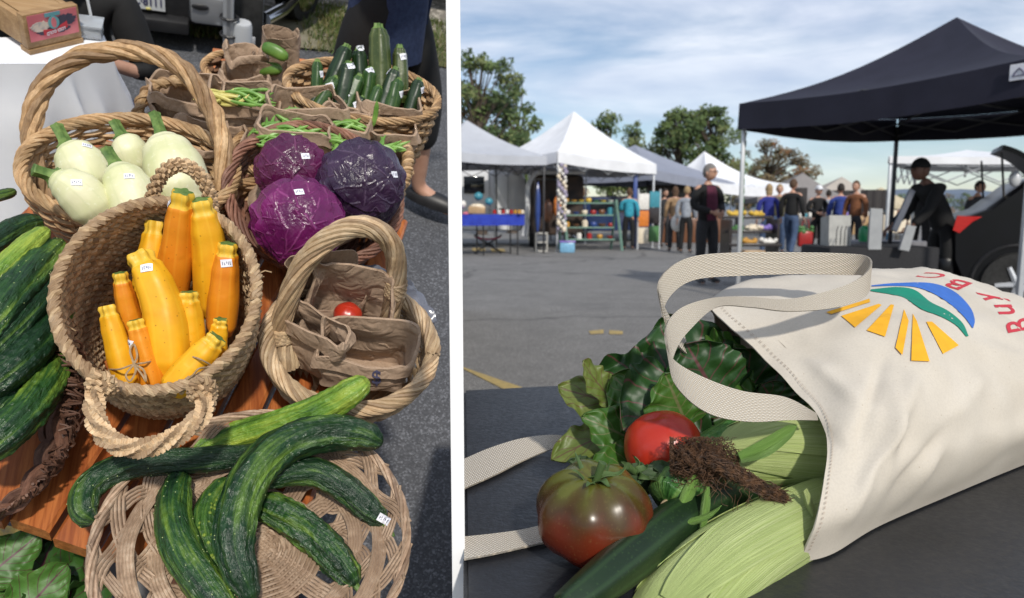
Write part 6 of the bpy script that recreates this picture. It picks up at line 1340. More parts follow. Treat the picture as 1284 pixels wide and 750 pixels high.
for (x0, x1, D, yb, yp, xp, m, lab) in ((948, 1062, 31, 254, 217, 1003, m_tt, 'taupe grey tent in the middle distance right of the steep white tent'), (1000, 1116, 37, 257, 222, 1052, m_tbe, 'beige tent behind the black canopy pole'), (1062, 1152, 44, 261, 235, 1102, m_ty, 'cream yellow tent farthest down the row')):
    a, b = GP_(x0, D), GP_(x1, D + 1.5); n2_ = V((0, 3.2, 0)); m_ = GP_(xp, D + 2); tent(lab, a, b, b + n2_, a + n2_, (zpx(yb, D),) * 4, .22, (m_.x, m_.y, zpx(yp, D + 2)), m, truss=False)
a, b = GP_(1106, 12.2), GP_(1222, 11.8); n2_ = V((2.3, 3.4, 0)); T8 = tent('flat white canopy seen from below behind the black canopy', a, b + V((2.2, 0, 0)), b + V((2.2, 0, 0)) + n2_, a + n2_, (zpx(206, 12.2), zpx(206, 11.8), 1.9, 1.9), .12, (a.x + 2.4, a.y + 1.8, zpx(187, 13.5)), m_tw, sag=.04)

# ---------------------------------------------------------------- vehicles
m_rv = M_('trailer_white', (.66, .67, .69), (.70, .71, .73), 4, .3, Coat_Weight=.4); m_dblue = M_('dark_blue_paint', (.02, .035, .10), (.025, .045, .12), 4, .18, Coat_Weight=.8); m_blkp = M_('black_paint', (.003, .003, .004), (.004, .004, .006), 4, .3, Specular_IOR_Level=.3); m_tail = M_('tail_light_red', (.45, .008, .012), (.55, .012, .016), 60, .12)
def side_body(mb, prof_, origin, ax, ay, wd, seg=1):
    r = [[origin + ax * x + ay * (wd * k) + V((0, 0, z)) for x, z in prof_] for k in (0, .06, .94, 1)]
    c = sum(r[0], V((0, 0, 0))) / len(r[0])
    for k in (0, 3): r[k] = [p + (c + (p - p) - p) * .03 + ay * 0 for p in r[k]] if k == 0 else [p.lerp(c + ay * wd, .03) for p in r[k]]
    mb.grid(r, cu=True); mb.add(r[0], [list(range(len(prof_)))]); mb.add(r[3], [list(range(len(prof_)))[::-1]]); return mb
def wheel(T, c, axis, r, w=.2, rim=None):
    mb = MB(); mb.lathe([(0, -w / 2), (r * .62, -w / 2), (r * .7, -w * .56), (r * .95, -w / 2), (r, -w * .25), (r, w * .25), (r * .95, w / 2), (r * .7, w * .56), (r * .62, w / 2), (0, w * .4)], c, axis, 32); ty = T.part('wheel', mb, m_rubber)
    mb = MB(); ax = V(axis).normalized(); u_ = ax.orthogonal().normalized(); v_ = ax.cross(u_)
    for s in (1, -1):
        o = c + ax * (w * .5 * s); mb.lathe([(r * .55, 0), (r * .64, w * .06 * 1), (r * .66, 0)], o, ax, 28)
        for k in range(5):
            a = 2 * pi * k / 5; d_ = u_ * cos(a) + v_ * sin(a); mb.tube([o, o + d_ * r * .58], [r * .10, r * .07], 6)
        mb.ball(o, r * .13, 10, 6)
    T.part('wheel_rim', mb, rim or m_chrome, ty)
q = GP_(668, 21.5); ax = V((-1, -.12, 0)).normalized(); ay = V((.12, -1, 0)).normalized() * -1
T = Thing('camper_trailer', 'white camper trailer with a covered spare wheel behind the blue table', 'trailer', None, 'W', base=q + ax * 2.4)
pf = [(.35, .45), (.12, .9), (.05, 1.5), (.25, 2.1), (.7, 2.42), (4.4, 2.45), (5, 2.2), (5.2, .5)]; mb = MB(); side_body(mb, pf, q, ax, ay, 2.1); T.part('shell', mb, m_rv, sm=35)
fx = lambda x, z, o=-.03: q + ax * x + ay * o + V((0, 0, z))
for (x0, x1, z0, z1, nm, m) in ((1.45, 2.05, 1.55, 2.05, 'window', m_glass),):
    mb = MB(); mb.box(fx((x0 + x1) / 2, (z0 + z1) / 2), (x1 - x0, .02, z1 - z0), Matrix((ax, ay, V((0, 0, 1)))).transposed(), bev=.02); T.part(nm, mb, m)
mb = MB(); mb.tube([fx(.75, .5), fx(.75, 2.1), fx(1.3, 2.1), fx(1.3, .5)], .012, 5); T.part('door_frame', mb, M_('grey_trim', (.3, .31, .33), None, 10, .5)); mb = MB(); mb.box(fx(.95, 1.1, -.04), (.16, .03, .05), Matrix((ax, ay, V((0, 0, 1)))).transposed()); T.part('door_handle', mb, m_blackp)
mb = MB(); mb.ball(q + ax * .02 + ay * .5 + V((0, 0, 1.15)), (.13, .36, .40), 20, 12); T.part('spare_wheel_cover', mb, M_('cream_vinyl', (.55, .54, .48), (.6, .58, .52), 6, .4))
wheel(T, fx(2.6, .33, .12), ay, .33)
q = GP_(662, 20.2); T = Thing('white_van', 'white van with its rear door open, crammed with goods, beside the trailer', 'van', None, 'W', base=q + V((.6, 1.6, 0))); mb = MB()
mb.tube(spline([q + V((-.12, 0, .35)), q + V((-.02, 0, 1.0)), q + V((.0, 0, 1.7)), q + V((.18, 0, 2.05)), q + V((.5, 0, 2.15))], 20), .07, 8); T.part('door_pillar', mb, m_rv); mb = MB(); mb.box(q + V((.85, 1.7, 1.2)), (1.5, 2.6, 1.7), bev=.12); T.part('cargo_body', mb, M_('van_inside', (.03, .025, .025), (.08, .05, .035), 3, .8)); mb = MB(); mb.box(q + V((.85, 1.7, 2.12)), (1.6, 2.7, .10), bev=.04); T.part('roof', mb, m_rv); wheel(T, q + V((.16, 1.0, .33)), (1, 0, 0), .33)
q = GP_(738, 24); T = Thing('blue_car', 'dark blue car parked behind the pottery shelf', 'car', None, 'W', base=q + V((.9, 1, 0))); pf = [(-1.0, .35), (-1.05, .8), (-.7, 1.0), (-.3, 1.5), (1.6, 1.55), (2.2, 1.05), (3.0, .9), (3.05, .4)]; mb = MB(); side_body(mb, pf, q, V((1, .1, 0)).normalized(), V((-.1, 1, 0)).normalized(), 1.7); T.part('body', mb, m_dblue, sm=30); mb = MB(); mb.box(q + V((.65, .03, 1.22)), (1.6, .05, .36), bev=.03); T.part('side_window', mb, m_glass); wheel(T, q + V((-.35, .1, .32)), (.1, -1, 0), .32); wheel(T, q + V((2.2, .35, .32)), (.1, -1, 0), .32)
# black hatchback with its tailgate up, under the black canopy
q = GP_(1186, 7.7); ax = V((.86, -.42, 0)).normalized(); ay = V((.42, .86, 0)).normalized()
T = Thing('black_hatchback', 'glossy black hatchback with its tailgate raised under the black canopy', 'car', None, 'W', base=q + ax * 2 + ay * .8)
pf = [(.10, .32), (.0, .55), (-.02, .85), (.08, 1.02), (.30, 1.10), (.62, 1.38), (1.0, 1.52), (1.9, 1.56), (2.7, 1.42), (3.3, 1.02), (4.2, .92), (4.4, .6), (4.35, .3)]; mb = MB(); side_body(mb, pf, q, ax, ay, 1.72); T.part('body', mb, m_blkp, sm=28)
Mc = Matrix((ax, ay, V((0, 0, 1)))).transposed(); fx = lambda x, z, o=0: q + ax * x + ay * o + V((0, 0, z))
mb = MB(); mb.prism([(.78, 1.10), (.98, 1.40), (1.3, 1.47), (1.9, 1.49), (2.5, 1.36), (2.75, 1.10)], .02, Matrix.Translation(q - ay * .012) @ Matrix((ax, V((0, 0, 1)), -ay)).transposed().to_4x4()); T.part('side_window', mb, m_glass)
tl = MB(); tl.prism([(.0, .88), (.03, 1.03), (.25, 1.02), (.17, .97), (.06, .85)], .05, Matrix.Translation(q - ay * .03) @ Matrix((ax, V((0, 0, 1)), -ay)).transposed().to_4x4()); T.part('tail_light', tl, m_tail); tl = MB(); tl.box(fx(-.03, .94, 1.55), (.07, .25, .22), Mc, bev=.02); T.part('tail_light', tl, m_tail)
mb = MB(); mb.box(fx(-.05, .48, .86), (.16, 1.7, .22), Mc, bev=.05); T.part('rear_bumper', mb, m_blkp)
mb = MB(); mb.solid([[fx(.84 - .40 * t, 1.47 + .30 * t + .05 * sin(pi * t), .3 + .8 * s) for s in (0, .25, .5, .75, 1)] for t in [i / 8 for i in range(9)]], .05); tg = T.part('tailgate', mb, m_blkp, sm=50)
mb = MB(); mb.solid([[fx(.74 - .30 * t, 1.545 + .19 * t + .05 * sin(pi * (.2 + .6 * t)), .4 + .6 * s) + V((0, 0, .012)) for s in (0, .5, 1)] for t in (0, .33, .66, 1)], .01); T.part('tailgate_glass', mb, m_glass, tg, sm=50)
for z in (.12, 1.58): mb = MB(); mb.tube([fx(.45, 1.22, z), fx(.40, 1.68, z)], .012, 6); T.part('gas_strut', mb, m_blackp)
mb = MB(); mb.ball(fx(.50, 1.40, -.1), (.055, .04, .08), 16, 10, 0, Mc); T.part('hanging_lamp_cover', mb, m_steel)
wheel(T, fx(.60, .33, .06), ay, .33, .22, m_steel); wheel(T, fx(3.5, .33, .06), ay, .33, .22, m_steel)
mb = MB(); mb.tube([fx(.44, .33, -.005) + ax * (.16 + .40 * cos(a)) + V((0, 0, .40 * sin(a))) for a in [pi * i / 14 for i in range(15)]], .02, 6); T.part('wheel_arch', mb, m_blackp)

# ---------------------------------------------------------------- left stalls: table, shelf, goods
m_blue = M_('blue_tablecloth', (.012, .03, .32), (.02, .05, .42), 6, .8, .2, .01); m_tgreen = M_('sage_green_paint', (.13, .24, .19), (.19, .31, .25), 12, .6); m_conc = M_('concrete', (.38, .37, .34), (.46, .45, .42), 40, .9, .3, .004)
a, b = GP_(566, 16.6), GP_(657, 17.2); a.z = b.z = 0; ux = (b - a).normalized(); uy = V((-ux.y, ux.x, 0)); tz = zpx(269, 17)
T = Thing('clothed_table', 'folding table under a bright blue cloth by the trailer', 'table', None, 'W', base=(a + b) / 2); M2 = Matrix((ux, uy, V((0, 0, 1)))).transposed(); L = (b - a).length; mb = MB(); mb.box((a + b) / 2 + uy * .35 + V((0, 0, tz - .02)), (L, .75, .04), M2, bev=.01); mb.solid([[a.lerp(b, i / 20) + uy * (-.035 - .012 * sin(i * 1.9) * j / 3) + V((0, 0, tz - .005 - .25 * j / 3)) for i in range(21)] for j in range(4)], .006); T.part('tablecloth', mb, m_blue)
for f, o in ((.45, .1), (.93, .1), (.45, .62), (.93, .62)): mb = MB(); mb.tube([a.lerp(b, f) + uy * o, a.lerp(b, f) + uy * o + V((0, 0, tz - .045))], .018, 6); T.part('leg', mb, m_blackp)
def item(nm, lab, cat, px, py, D, shape, mat, grp=None):
    p = WY(px, py, D); mb = MB()
    k, s = shape
    if k == 'jar': mb.lathe([(0, 0), (s * .9, 0), (s, s * .1), (s, s * 1.5), (s * .7, s * 1.8), (s * .75, s * 2.1), (0, s * 2.1)], p, seg=14)
    if k == 'pot': mb.lathe([(0, 0), (s * .6, 0), (s * .95, s * .5), (s, s * .9), (s * .8, s * 1.3), (s * .85, s * 1.4), (s * .7, s * 1.38), (s * .6, s * .3), (0, s * .2)], p, seg=18)
    if k == 'bowl': mb.lathe([(0, 0), (s * .4, 0), (s * .8, s * .35), (s, s * .75), (s * .94, s * .75), (s * .7, s * .35), (0, s * .12)], p, seg=20)
    if k == 'box': mb.box(p + V((0, 0, s[2] / 2)), s, bev=min(s) * .12)
    if k == 'ball': mb.ball(p + V((0, 0, s)), (s, s, s * .9), 14, 10, disp=lambda d: 1 + .12 * noise.noise(d * 3 + p))
    if k == 'heap': mb.ball(p, s, 24, 10, disp=lambda d: 1 + .18 * noise.noise(d * 9 + p))
    t = Thing(nm, lab, cat, grp, 'W', base=p); t.single(mb, mat); return t
mm = {n: M_('glaze_' + n, c, tuple(min(1, q * 1.35) for q in c), 20, .3) for n, c in dict(red=(.30, .02, .02), white=(.62, .60, .56), amber=(.42, .22, .04), blue=(.03, .06, .22), teal=(.05, .22, .28), brown=(.14, .06, .03), yellow=(.55, .36, .05), orange=(.55, .17, .03), pink=(.55, .16, .2), cream=(.6, .52, .4), dark=(.03, .025, .025), green=(.06, .16, .05), sky=(.16, .34, .5), purple=(.2, .14, .42), tan=(.36, .24, .13)).items()}
D = 16.9; GJ_ = 'small jars on the blue table'
for i, (x, c) in enumerate(((620, 'red'), (626, 'white'), (631, 'red'), (636, 'white'), (641, 'red'), (646, 'amber'), (651, 'amber'), (655, 'cream'))): item('jar', 'small %s jar, %s from the left in the row on the blue table' % (c, ['first', 'second', 'third', 'fourth', 'fifth', 'sixth', 'seventh', 'last'][i]), 'jar', x, 268, D + .1 * (i % 2), ('jar', .045), mm[c], GJ_)
item('wicker_box', 'tan basket of goods on the blue clothed table', 'basket', 598, 268, D, ('box', (.40, .28, .17)), mm['tan']); item('folded_cloth', 'heap of white and pink goods in the tan basket', 'goods', 598, 259, D, ('heap', (.18, .12, .07)), mm['cream']); item('teal_hat', 'teal woolly hat on a stand at the back of the blue table', 'hat', 600, 252, D + .4, ('ball', .11), mm['teal']); item('teal_hat', 'second darker teal hat lower on the blue table', 'hat', 613, 258, D + .5, ('ball', .10), mm['teal']); item('white_bundle', 'white bundle at the left end of the blue table', 'goods', 579, 262, D, ('ball', .11), mm['white']); item('pink_pack', 'pink pack lying at the left end of the blue table', 'goods', 586, 268, D, ('heap', (.12, .1, .05)), mm['pink'])
q = GP_(612, 18.0); T = Thing('camp_chair', 'folding camp chair with a crimson seat under the blue table', 'chair', None, 'W', base=q); mb = MB(); mb.solid([[q + V((.32 * x, .3 * y, .42 - .06 * (1 - x * x))) for x in (-1, -.5, 0, .5, 1)] for y in (-1, 0, 1)], .02); T.part('seat', mb, M_('crimson_fabric', (.34, .02, .06), None, 10, .8))
for s in (-1, 1):
    for y in (-.28, .28): mb = MB(); mb.tube([q + V((-.34 * s, y, 0)), q + V((.34 * s, y, .46))], .014, 6); T.part('leg', mb, m_blackp)
q = GP_(679, 18.6); T = Thing('concrete_block', 'hollow concrete block standing on end at the foot of the white tent pole', 'block', None, 'W', base=q)
for x in (-.14, .14): mb = MB(); mb.box(q + V((x, 0, .25)), (.035, .2, .5)); T.part('web', mb, m_conc)
for z in (.02, .25, .48): mb = MB(); mb.box(q + V((0, 0, z)), (.242, .198, .04)); T.part('cross_web', mb, m_conc)
q = GP_(704, 18.4); mb = MB()
for i in range(60): z = .55 + 1.65 * i / 59; mb.ball(q + V((.09 * sin(i * 2.4), -.03 + .05 * cos(i * 2.4), z)), R(.04, .07), 6, 4)
for i, f in enumerate(mb.f): mb.mi[i] = (i // 24) % 3
Thing('flower_garland', 'pale flower garland wound round the front pole of the white tent', 'garland', None, 'W', base=q + V((0, 0, .5))).single(mb, [mm['white'], mm['cream'], M_('lilac', (.38, .34, .46), None, 20, .8)])
q = GP_(711, 18.3); T = Thing('storage_tub', 'lilac and turquoise plastic tub on the ground beside the shelf', 'tub', None, 'W', base=q); mb = MB(); mb.box(q + V((0, 0, .13)), (.38, .26, .26), bev=.03); T.part('tub', mb, mm['sky']); mb = MB(); mb.box(q + V((0, 0, .28)), (.41, .29, .04), bev=.012); T.part('lid', mb, mm['purple'])
# green stepped shelf of pots
a, b = GP_(706, 19.1), GP_(774, 19.3); T = Thing('plant_shelf', 'sage green stepped wooden shelf crowded with pottery', 'shelf', None, 'W', base=(a + b) / 2); Z_ = [.28, .60, .93, 1.26]
for i, z in enumerate(Z_): mb = MB(); y = .28 - .22 * (3 - i) * -.0 + .10 * i; mb.box((a + b) / 2 + V((0, y, z)), ((b - a).x - .10, .26, .035), bev=.004); T.part('shelf_board', mb, m_tgreen)
for x in (a.x + .02, b.x - .02):
    for s in (-.15, .60): mb = MB(); mb.tube([V((x + (.13 if x < (a.x + b.x) / 2 else .13) * 0 + .10 * (1 if s < 0 else -1), a.y + s * 1.0, 0)), V((x, a.y + .42, 1.34))], .035, 4); T.part('side_rail', mb, m_tgreen)
rr = random.Random(12); kinds = ['pot', 'bowl', 'jar', 'pot']; names = {'pot': ('pot', 'glazed pot'), 'bowl': ('bowl', 'glazed bowl'), 'jar': ('jar', 'stoneware jar')}; cl_ = ['blue', 'brown', 'white', 'amber', 'dark', 'teal', 'cream', 'red', 'sky']; lv = ['bottom', 'second', 'third', 'top']
for i, z in enumerate(Z_):
    n = [5, 6, 6, 7][i]
    for k in range(n):
        kd = rr.choice(kinds); c = rr.choice(cl_) if i < 3 else rr.choice(['yellow', 'white', 'amber', 'green', 'yellow']); s = rr.uniform(.07, .10); p = a.lerp(b, (k + .6) / (n + .2)) + V((0, .10 * i + .27, z + .020)); mb = MB()
        P_ = {'pot': [(0, 0), (.6, 0), (.95, .5), (1, .9), (.8, 1.3), (.85, 1.4), (.7, 1.38), (.6, .3), (0, .2)], 'bowl': [(0, 0), (.4, 0), (.9, .35), (1.15, .85), (1.08, .85), (.7, .35), (0, .12)], 'jar': [(0, 0), (.85, 0), (.9, 1.5), (.6, 1.8), (.65, 2), (0, 2)]}[kd]
        mb.lathe([(r * s, zz_ * s) for r, zz_ in P_], p, seg=16); Thing(names[kd][0], '%s %s on the %s board of the green shelf, item %s from its left' % ({'amber': 'amber', 'sky': 'light blue'}.get(c, c), names[kd][1], lv[i], ['first', 'second', 'third', 'fourth', 'fifth', 'sixth', 'seventh'][k]), names[kd][0], 'pottery on the green shelf', 'W', base=p).single(mb, mm[c])
q = GP_(694, 19.2); T = Thing('clothes_rail', 'rail with an orange bag and hanging clothes left of the white tent pole', 'rail', None, 'W', base=q)
for x in (-.5, .3): mb = MB(); mb.tube([q + V((x, .1, 0)), q + V((x, .1, 1.9))], .02, 6); T.part('upright', mb, m_blackp)
mb = MB(); mb.tube([q + V((-.5, .1, 1.88)), q + V((.3, .1, 1.88))], .018, 6); T.part('rail', mb, m_blackp)
for i, (x, z0, z1, w, c) in enumerate(((-.42, .5, 1.8, .14, 'blue'), (-.15, .75, 1.35, .3, 'brown'), (.1, .9, 1.45, .22, 'orange'), (.28, 1.3, 1.75, .16, 'tan'))): mb = MB(); mb.ball(q + V((x, .08, (z0 + z1) / 2)), (w / 2, .10, (z1 - z0) / 2), 14, 12, disp=lambda d: 1 + .15 * noise.noise(d * 4 + V((i, 0, 0)))); T.part('hanging_piece', mb, mm[c])
q = GP_(795, 20.3); mb = MB(); mb.box(q + V((0, 0, 1.05)), (.11, .09, 2.1), bev=.01); Thing('blue_post', 'blue post standing behind the turquoise shopper', 'post', None, 'W', base=q).single(mb, mm['blue'])
# display rack of prints
q0, q1 = GP_(799, 19.6), GP_(826, 20.0); ux = (q1 - q0).normalized(); M3 = Matrix((ux, V((-ux.y, ux.x, 0)), V((0, 0, 1)))).transposed(); T = Thing('print_rack', 'upright rack of six coloured panels beside the blue post', 'display rack', None, 'W', base=(q0 + q1) / 2); L = (q1 - q0).length
mb = MB()
for f in (0, 1): mb.box(q0.lerp(q1, f) + V((0, 0, .82)), (.04, .04, 1.64), M3)
T.part('frame', mb, m_steel)
for c, f, z in (('white', .25, 1.30), ('orange', .25, .84), ('cream', .25, .38), ('teal', .75, 1.36), ('dark', .75, .92), ('green', .75, .42)): mb = MB(); mb.box(q0.lerp(q1, f) + V((0, -.02, z)), (L * .46, .03, .43), M3, bev=.005); T.part('panel', mb, mm[c])
# produce stall under the steep white tent
q = GP_(938, 15.2); T = Thing('produce_stand', 'tiered produce stand with yellow fruit beside the white pole', 'stand', None, 'W', base=q)
for z, y in ((.35, 0), (.62, .3), (.92, .6)): mb = MB(); mb.box(q + V((.1, y, z)), (1.1, .34, .06), bev=.01); T.part('tier', mb, mm['dark'])
for x in (-.4, .6): mb = MB(); mb.box(q + V((x, .3, .44)), (.05, .7, .88)); T.part('side_panel', mb, mm['dark'])
for k, (x, z, y, c, nm) in enumerate(((-.1, .98, .6, 'yellow', 'yellow squash heaped on the top tier of the produce stand'), (.35, .98, .6, 'yellow', 'second yellow heap on the top tier at its right end'), (-.2, .68, .3, 'green', 'green vegetables on the middle tier'), (.2, .68, .3, 'cream', 'pale vegetables on the middle tier'), (.5, .68, .3, 'purple', 'purple vegetables on the middle tier'), (.0, .41, 0, 'amber', 'amber produce on the lowest tier'), (.4, .41, 0, 'white', 'white produce on the lowest tier'))):
    mb = MB()
    p = q + V((x, y, z)); [mb.ball(p + V((R(-.16, .16), R(-.1, .1), R(0, .05))), R(.04, .06), 8, 6) for _ in range(12)]; mb.ball(p, (.18, .12, .05), 16, 8); Thing('produce_heap', nm, 'produce', 'produce on the tiered stand', 'W', base=p - V((0, 0, .03))).single(mb, mm[c])
q = GP_(940, 14.8); mb = MB(); mb.box(q + V((.05, 0, .13)), (.42, .3, .26), bev=.01); Thing('fruit_crate', 'orange brown crate on the ground before the produce stand', 'crate', None, 'W', base=q).single(mb, mm['tan'])
# things under the black canopy
q0, q1 = GP_(1030, 7.1), GP_(1172, 7.0); T = Thing('clothed_table', 'long table under a black cloth beneath the black canopy', 'table', None, 'W', base=(q0 + q1) / 2); L = (q1 - q0).length; mb = MB(); tz = zpx(309, 7.1); mb.box((q0 + q1) / 2 + V((0, .3, tz / 2)), (L, .7, tz), bev=.02); T.part('tablecloth', mb, m_black)
def board(nm, lab, cat, pts, D, th, mat, grp=None):
    mb = MB(); P_ = [WY(x, y, d) for (x, y), d in zip(pts, D)]; n = (P_[1] - P_[0]).cross(P_[3] - P_[0]).normalized() * th; mb.add(P_ + [p + n for p in P_], [(0, 1, 2, 3), (7, 6, 5, 4), (0, 4, 5, 1), (1, 5, 6, 2), (2, 6, 7, 3), (3, 7, 4, 0)]); t = Thing(nm, lab, cat, grp, 'W'); return t.single(mb, mat, sm=0)
m_gpan = M_('dull_grey_metal', (.24, .25, .26), (.3, .31, .32), 8, .5)
board('white_bin', 'square white bin with a wire rack on the black clothed table', 'bin', [(1039, 308), (1067, 308), (1067, 270), (1040, 270)], [7.2] * 4, -.2, M_('bin_grey', (.42, .42, .40), None, 10, .6))
q = WY(1056, 307, 7.0); T = Thing('wire_rack', 'small black wire rack in front of the white bin', 'rack', None, 'W', base=q)
for i in range(4): mb = MB(); mb.tube([q + V((-.06 + .04 * i, 0, 0)), q + V((-.06 + .04 * i, 0, .14)), q + V((-.04 + .04 * i, .02, .18))], .005, 5); T.part('wire', mb, m_blackp)
board('metal_panel', 'upright grey metal panel left of the tilted board', 'panel', [(1089, 313), (1105, 313), (1107, 262), (1092, 261)], [6.9] * 4, -.03, m_gpan); board('metal_panel', 'leaning grey metal panel right of the tilted board', 'panel', [(1128, 313), (1140, 315), (1149, 284), (1138, 282)], [6.8] * 4, -.03, m_gpan)
board('tilted_board', 'dark tilted sign board propped up on the black clothed table', 'board', [(1119, 288), (1125, 291), (1148, 240), (1142, 236)], [7.0] * 4, -.03, M_('slate_board', (.05, .06, .085), (.07, .08, .11), 10, .5))
q = WY(1083, 303, 8.0); mb = MB(); mb.lathe([(0, 0), (.05, 0), (.06, .06), (.055, .14), (.02, .18), (0, .18)], q, seg=14); Thing('green_bottle', 'small bright green container behind the grey metal panel', 'container', None, 'W', base=q).single(mb, M_('bright_green', (.03, .30, .12), None, 20, .3))
GW = 'small wares on the table behind the tilted board'
for i, (x, c) in enumerate(((1106, 'white'), (1111, 'sky'), (1117, 'white'), (1123, 'cream'), (1128, 'white'))): item('cup', '%s cup, %s from the left in the row beyond the tilted board' % (c.replace('sky', 'light blue'), ['first', 'second', 'third', 'fourth', 'last'][i]), 'cup', x, 301, 10.5, ('jar', .05), mm[c], GW)
q = GP_(1117, 10.6); mb = MB(); mb.box(q + V((0, .3, zpx(302, 10.6) / 2)), (1.0, .6, zpx(302, 10.6) - .01), bev=.02); Thing('clothed_table', 'grey clothed table of small wares farther under the white canopy', 'table', None, 'W', base=q).single(mb, M_('grey_cloth', (.2, .2, .22), None, 10, .8))
# more stalls in the shade: dark backs with goods so that the row reads as full
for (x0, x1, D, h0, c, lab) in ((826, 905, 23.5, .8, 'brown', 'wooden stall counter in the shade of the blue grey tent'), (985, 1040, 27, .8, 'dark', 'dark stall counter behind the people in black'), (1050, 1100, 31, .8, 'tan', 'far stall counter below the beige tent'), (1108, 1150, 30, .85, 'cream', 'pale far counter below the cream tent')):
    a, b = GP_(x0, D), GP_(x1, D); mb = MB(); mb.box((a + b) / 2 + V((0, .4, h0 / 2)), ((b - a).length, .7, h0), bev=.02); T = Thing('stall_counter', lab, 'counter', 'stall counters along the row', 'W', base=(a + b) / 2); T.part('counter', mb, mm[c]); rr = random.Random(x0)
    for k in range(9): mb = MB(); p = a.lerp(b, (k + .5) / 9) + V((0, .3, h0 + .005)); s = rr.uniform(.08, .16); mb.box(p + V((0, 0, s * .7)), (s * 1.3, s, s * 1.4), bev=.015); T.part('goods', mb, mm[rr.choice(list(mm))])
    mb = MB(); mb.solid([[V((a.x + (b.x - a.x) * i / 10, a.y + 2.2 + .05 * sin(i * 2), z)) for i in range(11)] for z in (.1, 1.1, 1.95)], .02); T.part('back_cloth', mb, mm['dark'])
# ---------------------------------------------------------------- people
m_maroon = C_('maroon_knit', (.10, .014, .04)); m_turq = C_('turquoise_top', (.04, .34, .46)); m_tan = C_('tan_coat', (.34, .22, .12)); m_lgrey = C_('light_grey_top', (.34, .37, .42)); m_royal = C_('royal_blue_hoodie', (.025, .035, .26)); m_olive = C_('olive_top', (.15, .14, .09)); m_rust = C_('rust_brown_jacket', (.20, .075, .03)); m_char = C_('charcoal', (.03, .03, .034)); m_bluj = C_('blue_jacket', (.03, .06, .28)); m_darkskin = M_('brown_skin', (.16, .075, .05), (.20, .10, .07), 30, .5)
def pp(px, D, yaw, lab, h=1.0, **k):
    return person(lab, GP_(px, D), yaw, h, fr='W', sub=2 if D < 12 else 1, **k)
pp(884, 10.6, 22, 'man in glasses with a maroon sweater and open black jacket, hands together', 1.0, pose='hands', top=m_blk, legs=m_char, hair=m_hair_g, inner=m_maroon, glasses=True, headyaw=25)
T, G, hc = pp(1176, 7.9, -84, 'man in a black cap and black jacket leaning forward at the hatchback', .98, pose='stand', top=m_blk, legs=m_blk, hair=None, cap=m_blk, lean=30, reach=True, skin=m_darkskin)
pp(788, 19.3, 168, 'shopper in a turquoise top and dark trousers with short grey brown hair', .95, top=m_turq, legs=m_blk, hair=m_hair_br, pose='hold')
pp(845, 18.6, 175, 'woman in a tan coat seen from behind with a white bag', .96, top=m_tan, legs=m_char, hair=m_hair_br, hlen=.05)
q = GP_(848, 18.3) + V((0, 0, .55)); mb = MB(); mb.ball(q + V((0, 0, .2)), (.16, .08, .22), 16, 10, disp=lambda d: 1 + .1 * noise.noise(d * 4)); mb.tube([q + V((-.06, 0, .38)), q + V((-.02, .05, .62)), q + V((.06, 0, .38))], .012, 6); Thing('shopping_bag', 'white cloth bag hanging from the tan coated woman', 'bag', None, 'W', base=q).single(mb, mm['white'])
pp(859, 17.8, 150, 'person in a light grey top and black leggings beside the man in maroon', .95, top=m_lgrey, legs=m_blk, hair=m_hair_b)
pp(832, 21, 20, 'shopper in dark clothes in the shade of the blue grey tent', .96, top=m_char, legs=m_char, hair=m_hair_d)
pp(961, 16.8, 170, 'person with blond hair in a royal blue hoodie and jeans', .96, top=m_royal, legs=m_jean, hair=m_hair_b, hlen=.03)
pp(974, 17.6, -20, 'person in an olive top facing the royal blue hoodie', .97, top=m_olive, legs=m_jean, hair=m_hair_b)
pp(990, 16.2, 140, 'tall man in a black jacket and blue jeans among the shoppers', 1.01, top=m_blk, legs=m_jean, hair=m_hair_br, walk=True)
pp(1022, 17.5, 5, 'woman in a black jacket with a white cap facing the camera', .95, top=m_blk, legs=m_blk, hair=m_hair_d, cap=m_tw, pose='hands')
pp(1050, 17.0, 165, 'person in a bright blue jacket with dark hair behind the white bin', .97, top=m_bluj, legs=m_char, hair=m_hair_d)
pp(1069, 16.3, -50, 'man in a rust brown jacket right of the bright blue jacket', .99, top=m_rust, legs=m_char, hair=m_hair_br)
pp(1036, 22, 170, 'distant shopper in grey near the taupe tent', .96, top=m_lgrey, legs=m_char, hair=m_hair_d)
pp(1151, 14.0, -30, 'woman in black with a tan shoulder strap behind the tilted board', .95, top=m_blk, legs=m_blk, hair=m_hair_d, pose='hold')
pp(1164, 17.0, 160, 'person in turquoise partly hidden behind the man in the black cap', .95, top=m_turq, legs=m_jean, hair=m_hair_b)
pp(1219, 13.2, 20, 'person whose head shows above the black hatchback', .92, top=m_char, legs=m_char, hair=m_hair_d)
# tote of greens carried by the man in black: red and green bag
q = GP_(1008, 16.6); mb = MB(); mb.box(q + V((0, 0, .42)), (.34, .16, .36), bev=.05, m=0); k0 = len(mb.v)
for i in range(10): mb.ball(q + V((R(-.15, .15), R(-.05, .05), R(.58, .68))), R(.04, .08), 8, 6, m=1)
mb.tube([q + V((-.10, 0, .58)), q + V((-.06, .0, .86)), q + V((.06, 0, .86)), q + V((.10, 0, .58))], .012, 6, m=0)
mb.v = [v_ + crumple(v_, 8, .02) if i < k0 else v_ for i, v_ in enumerate(mb.v)]
Thing('shopping_bag', 'red shopping bag of greens beside the woman with the white cap', 'bag', None, 'W', base=q + V((0, 0, .24))).single(mb, [mm['red'], mm['green']])

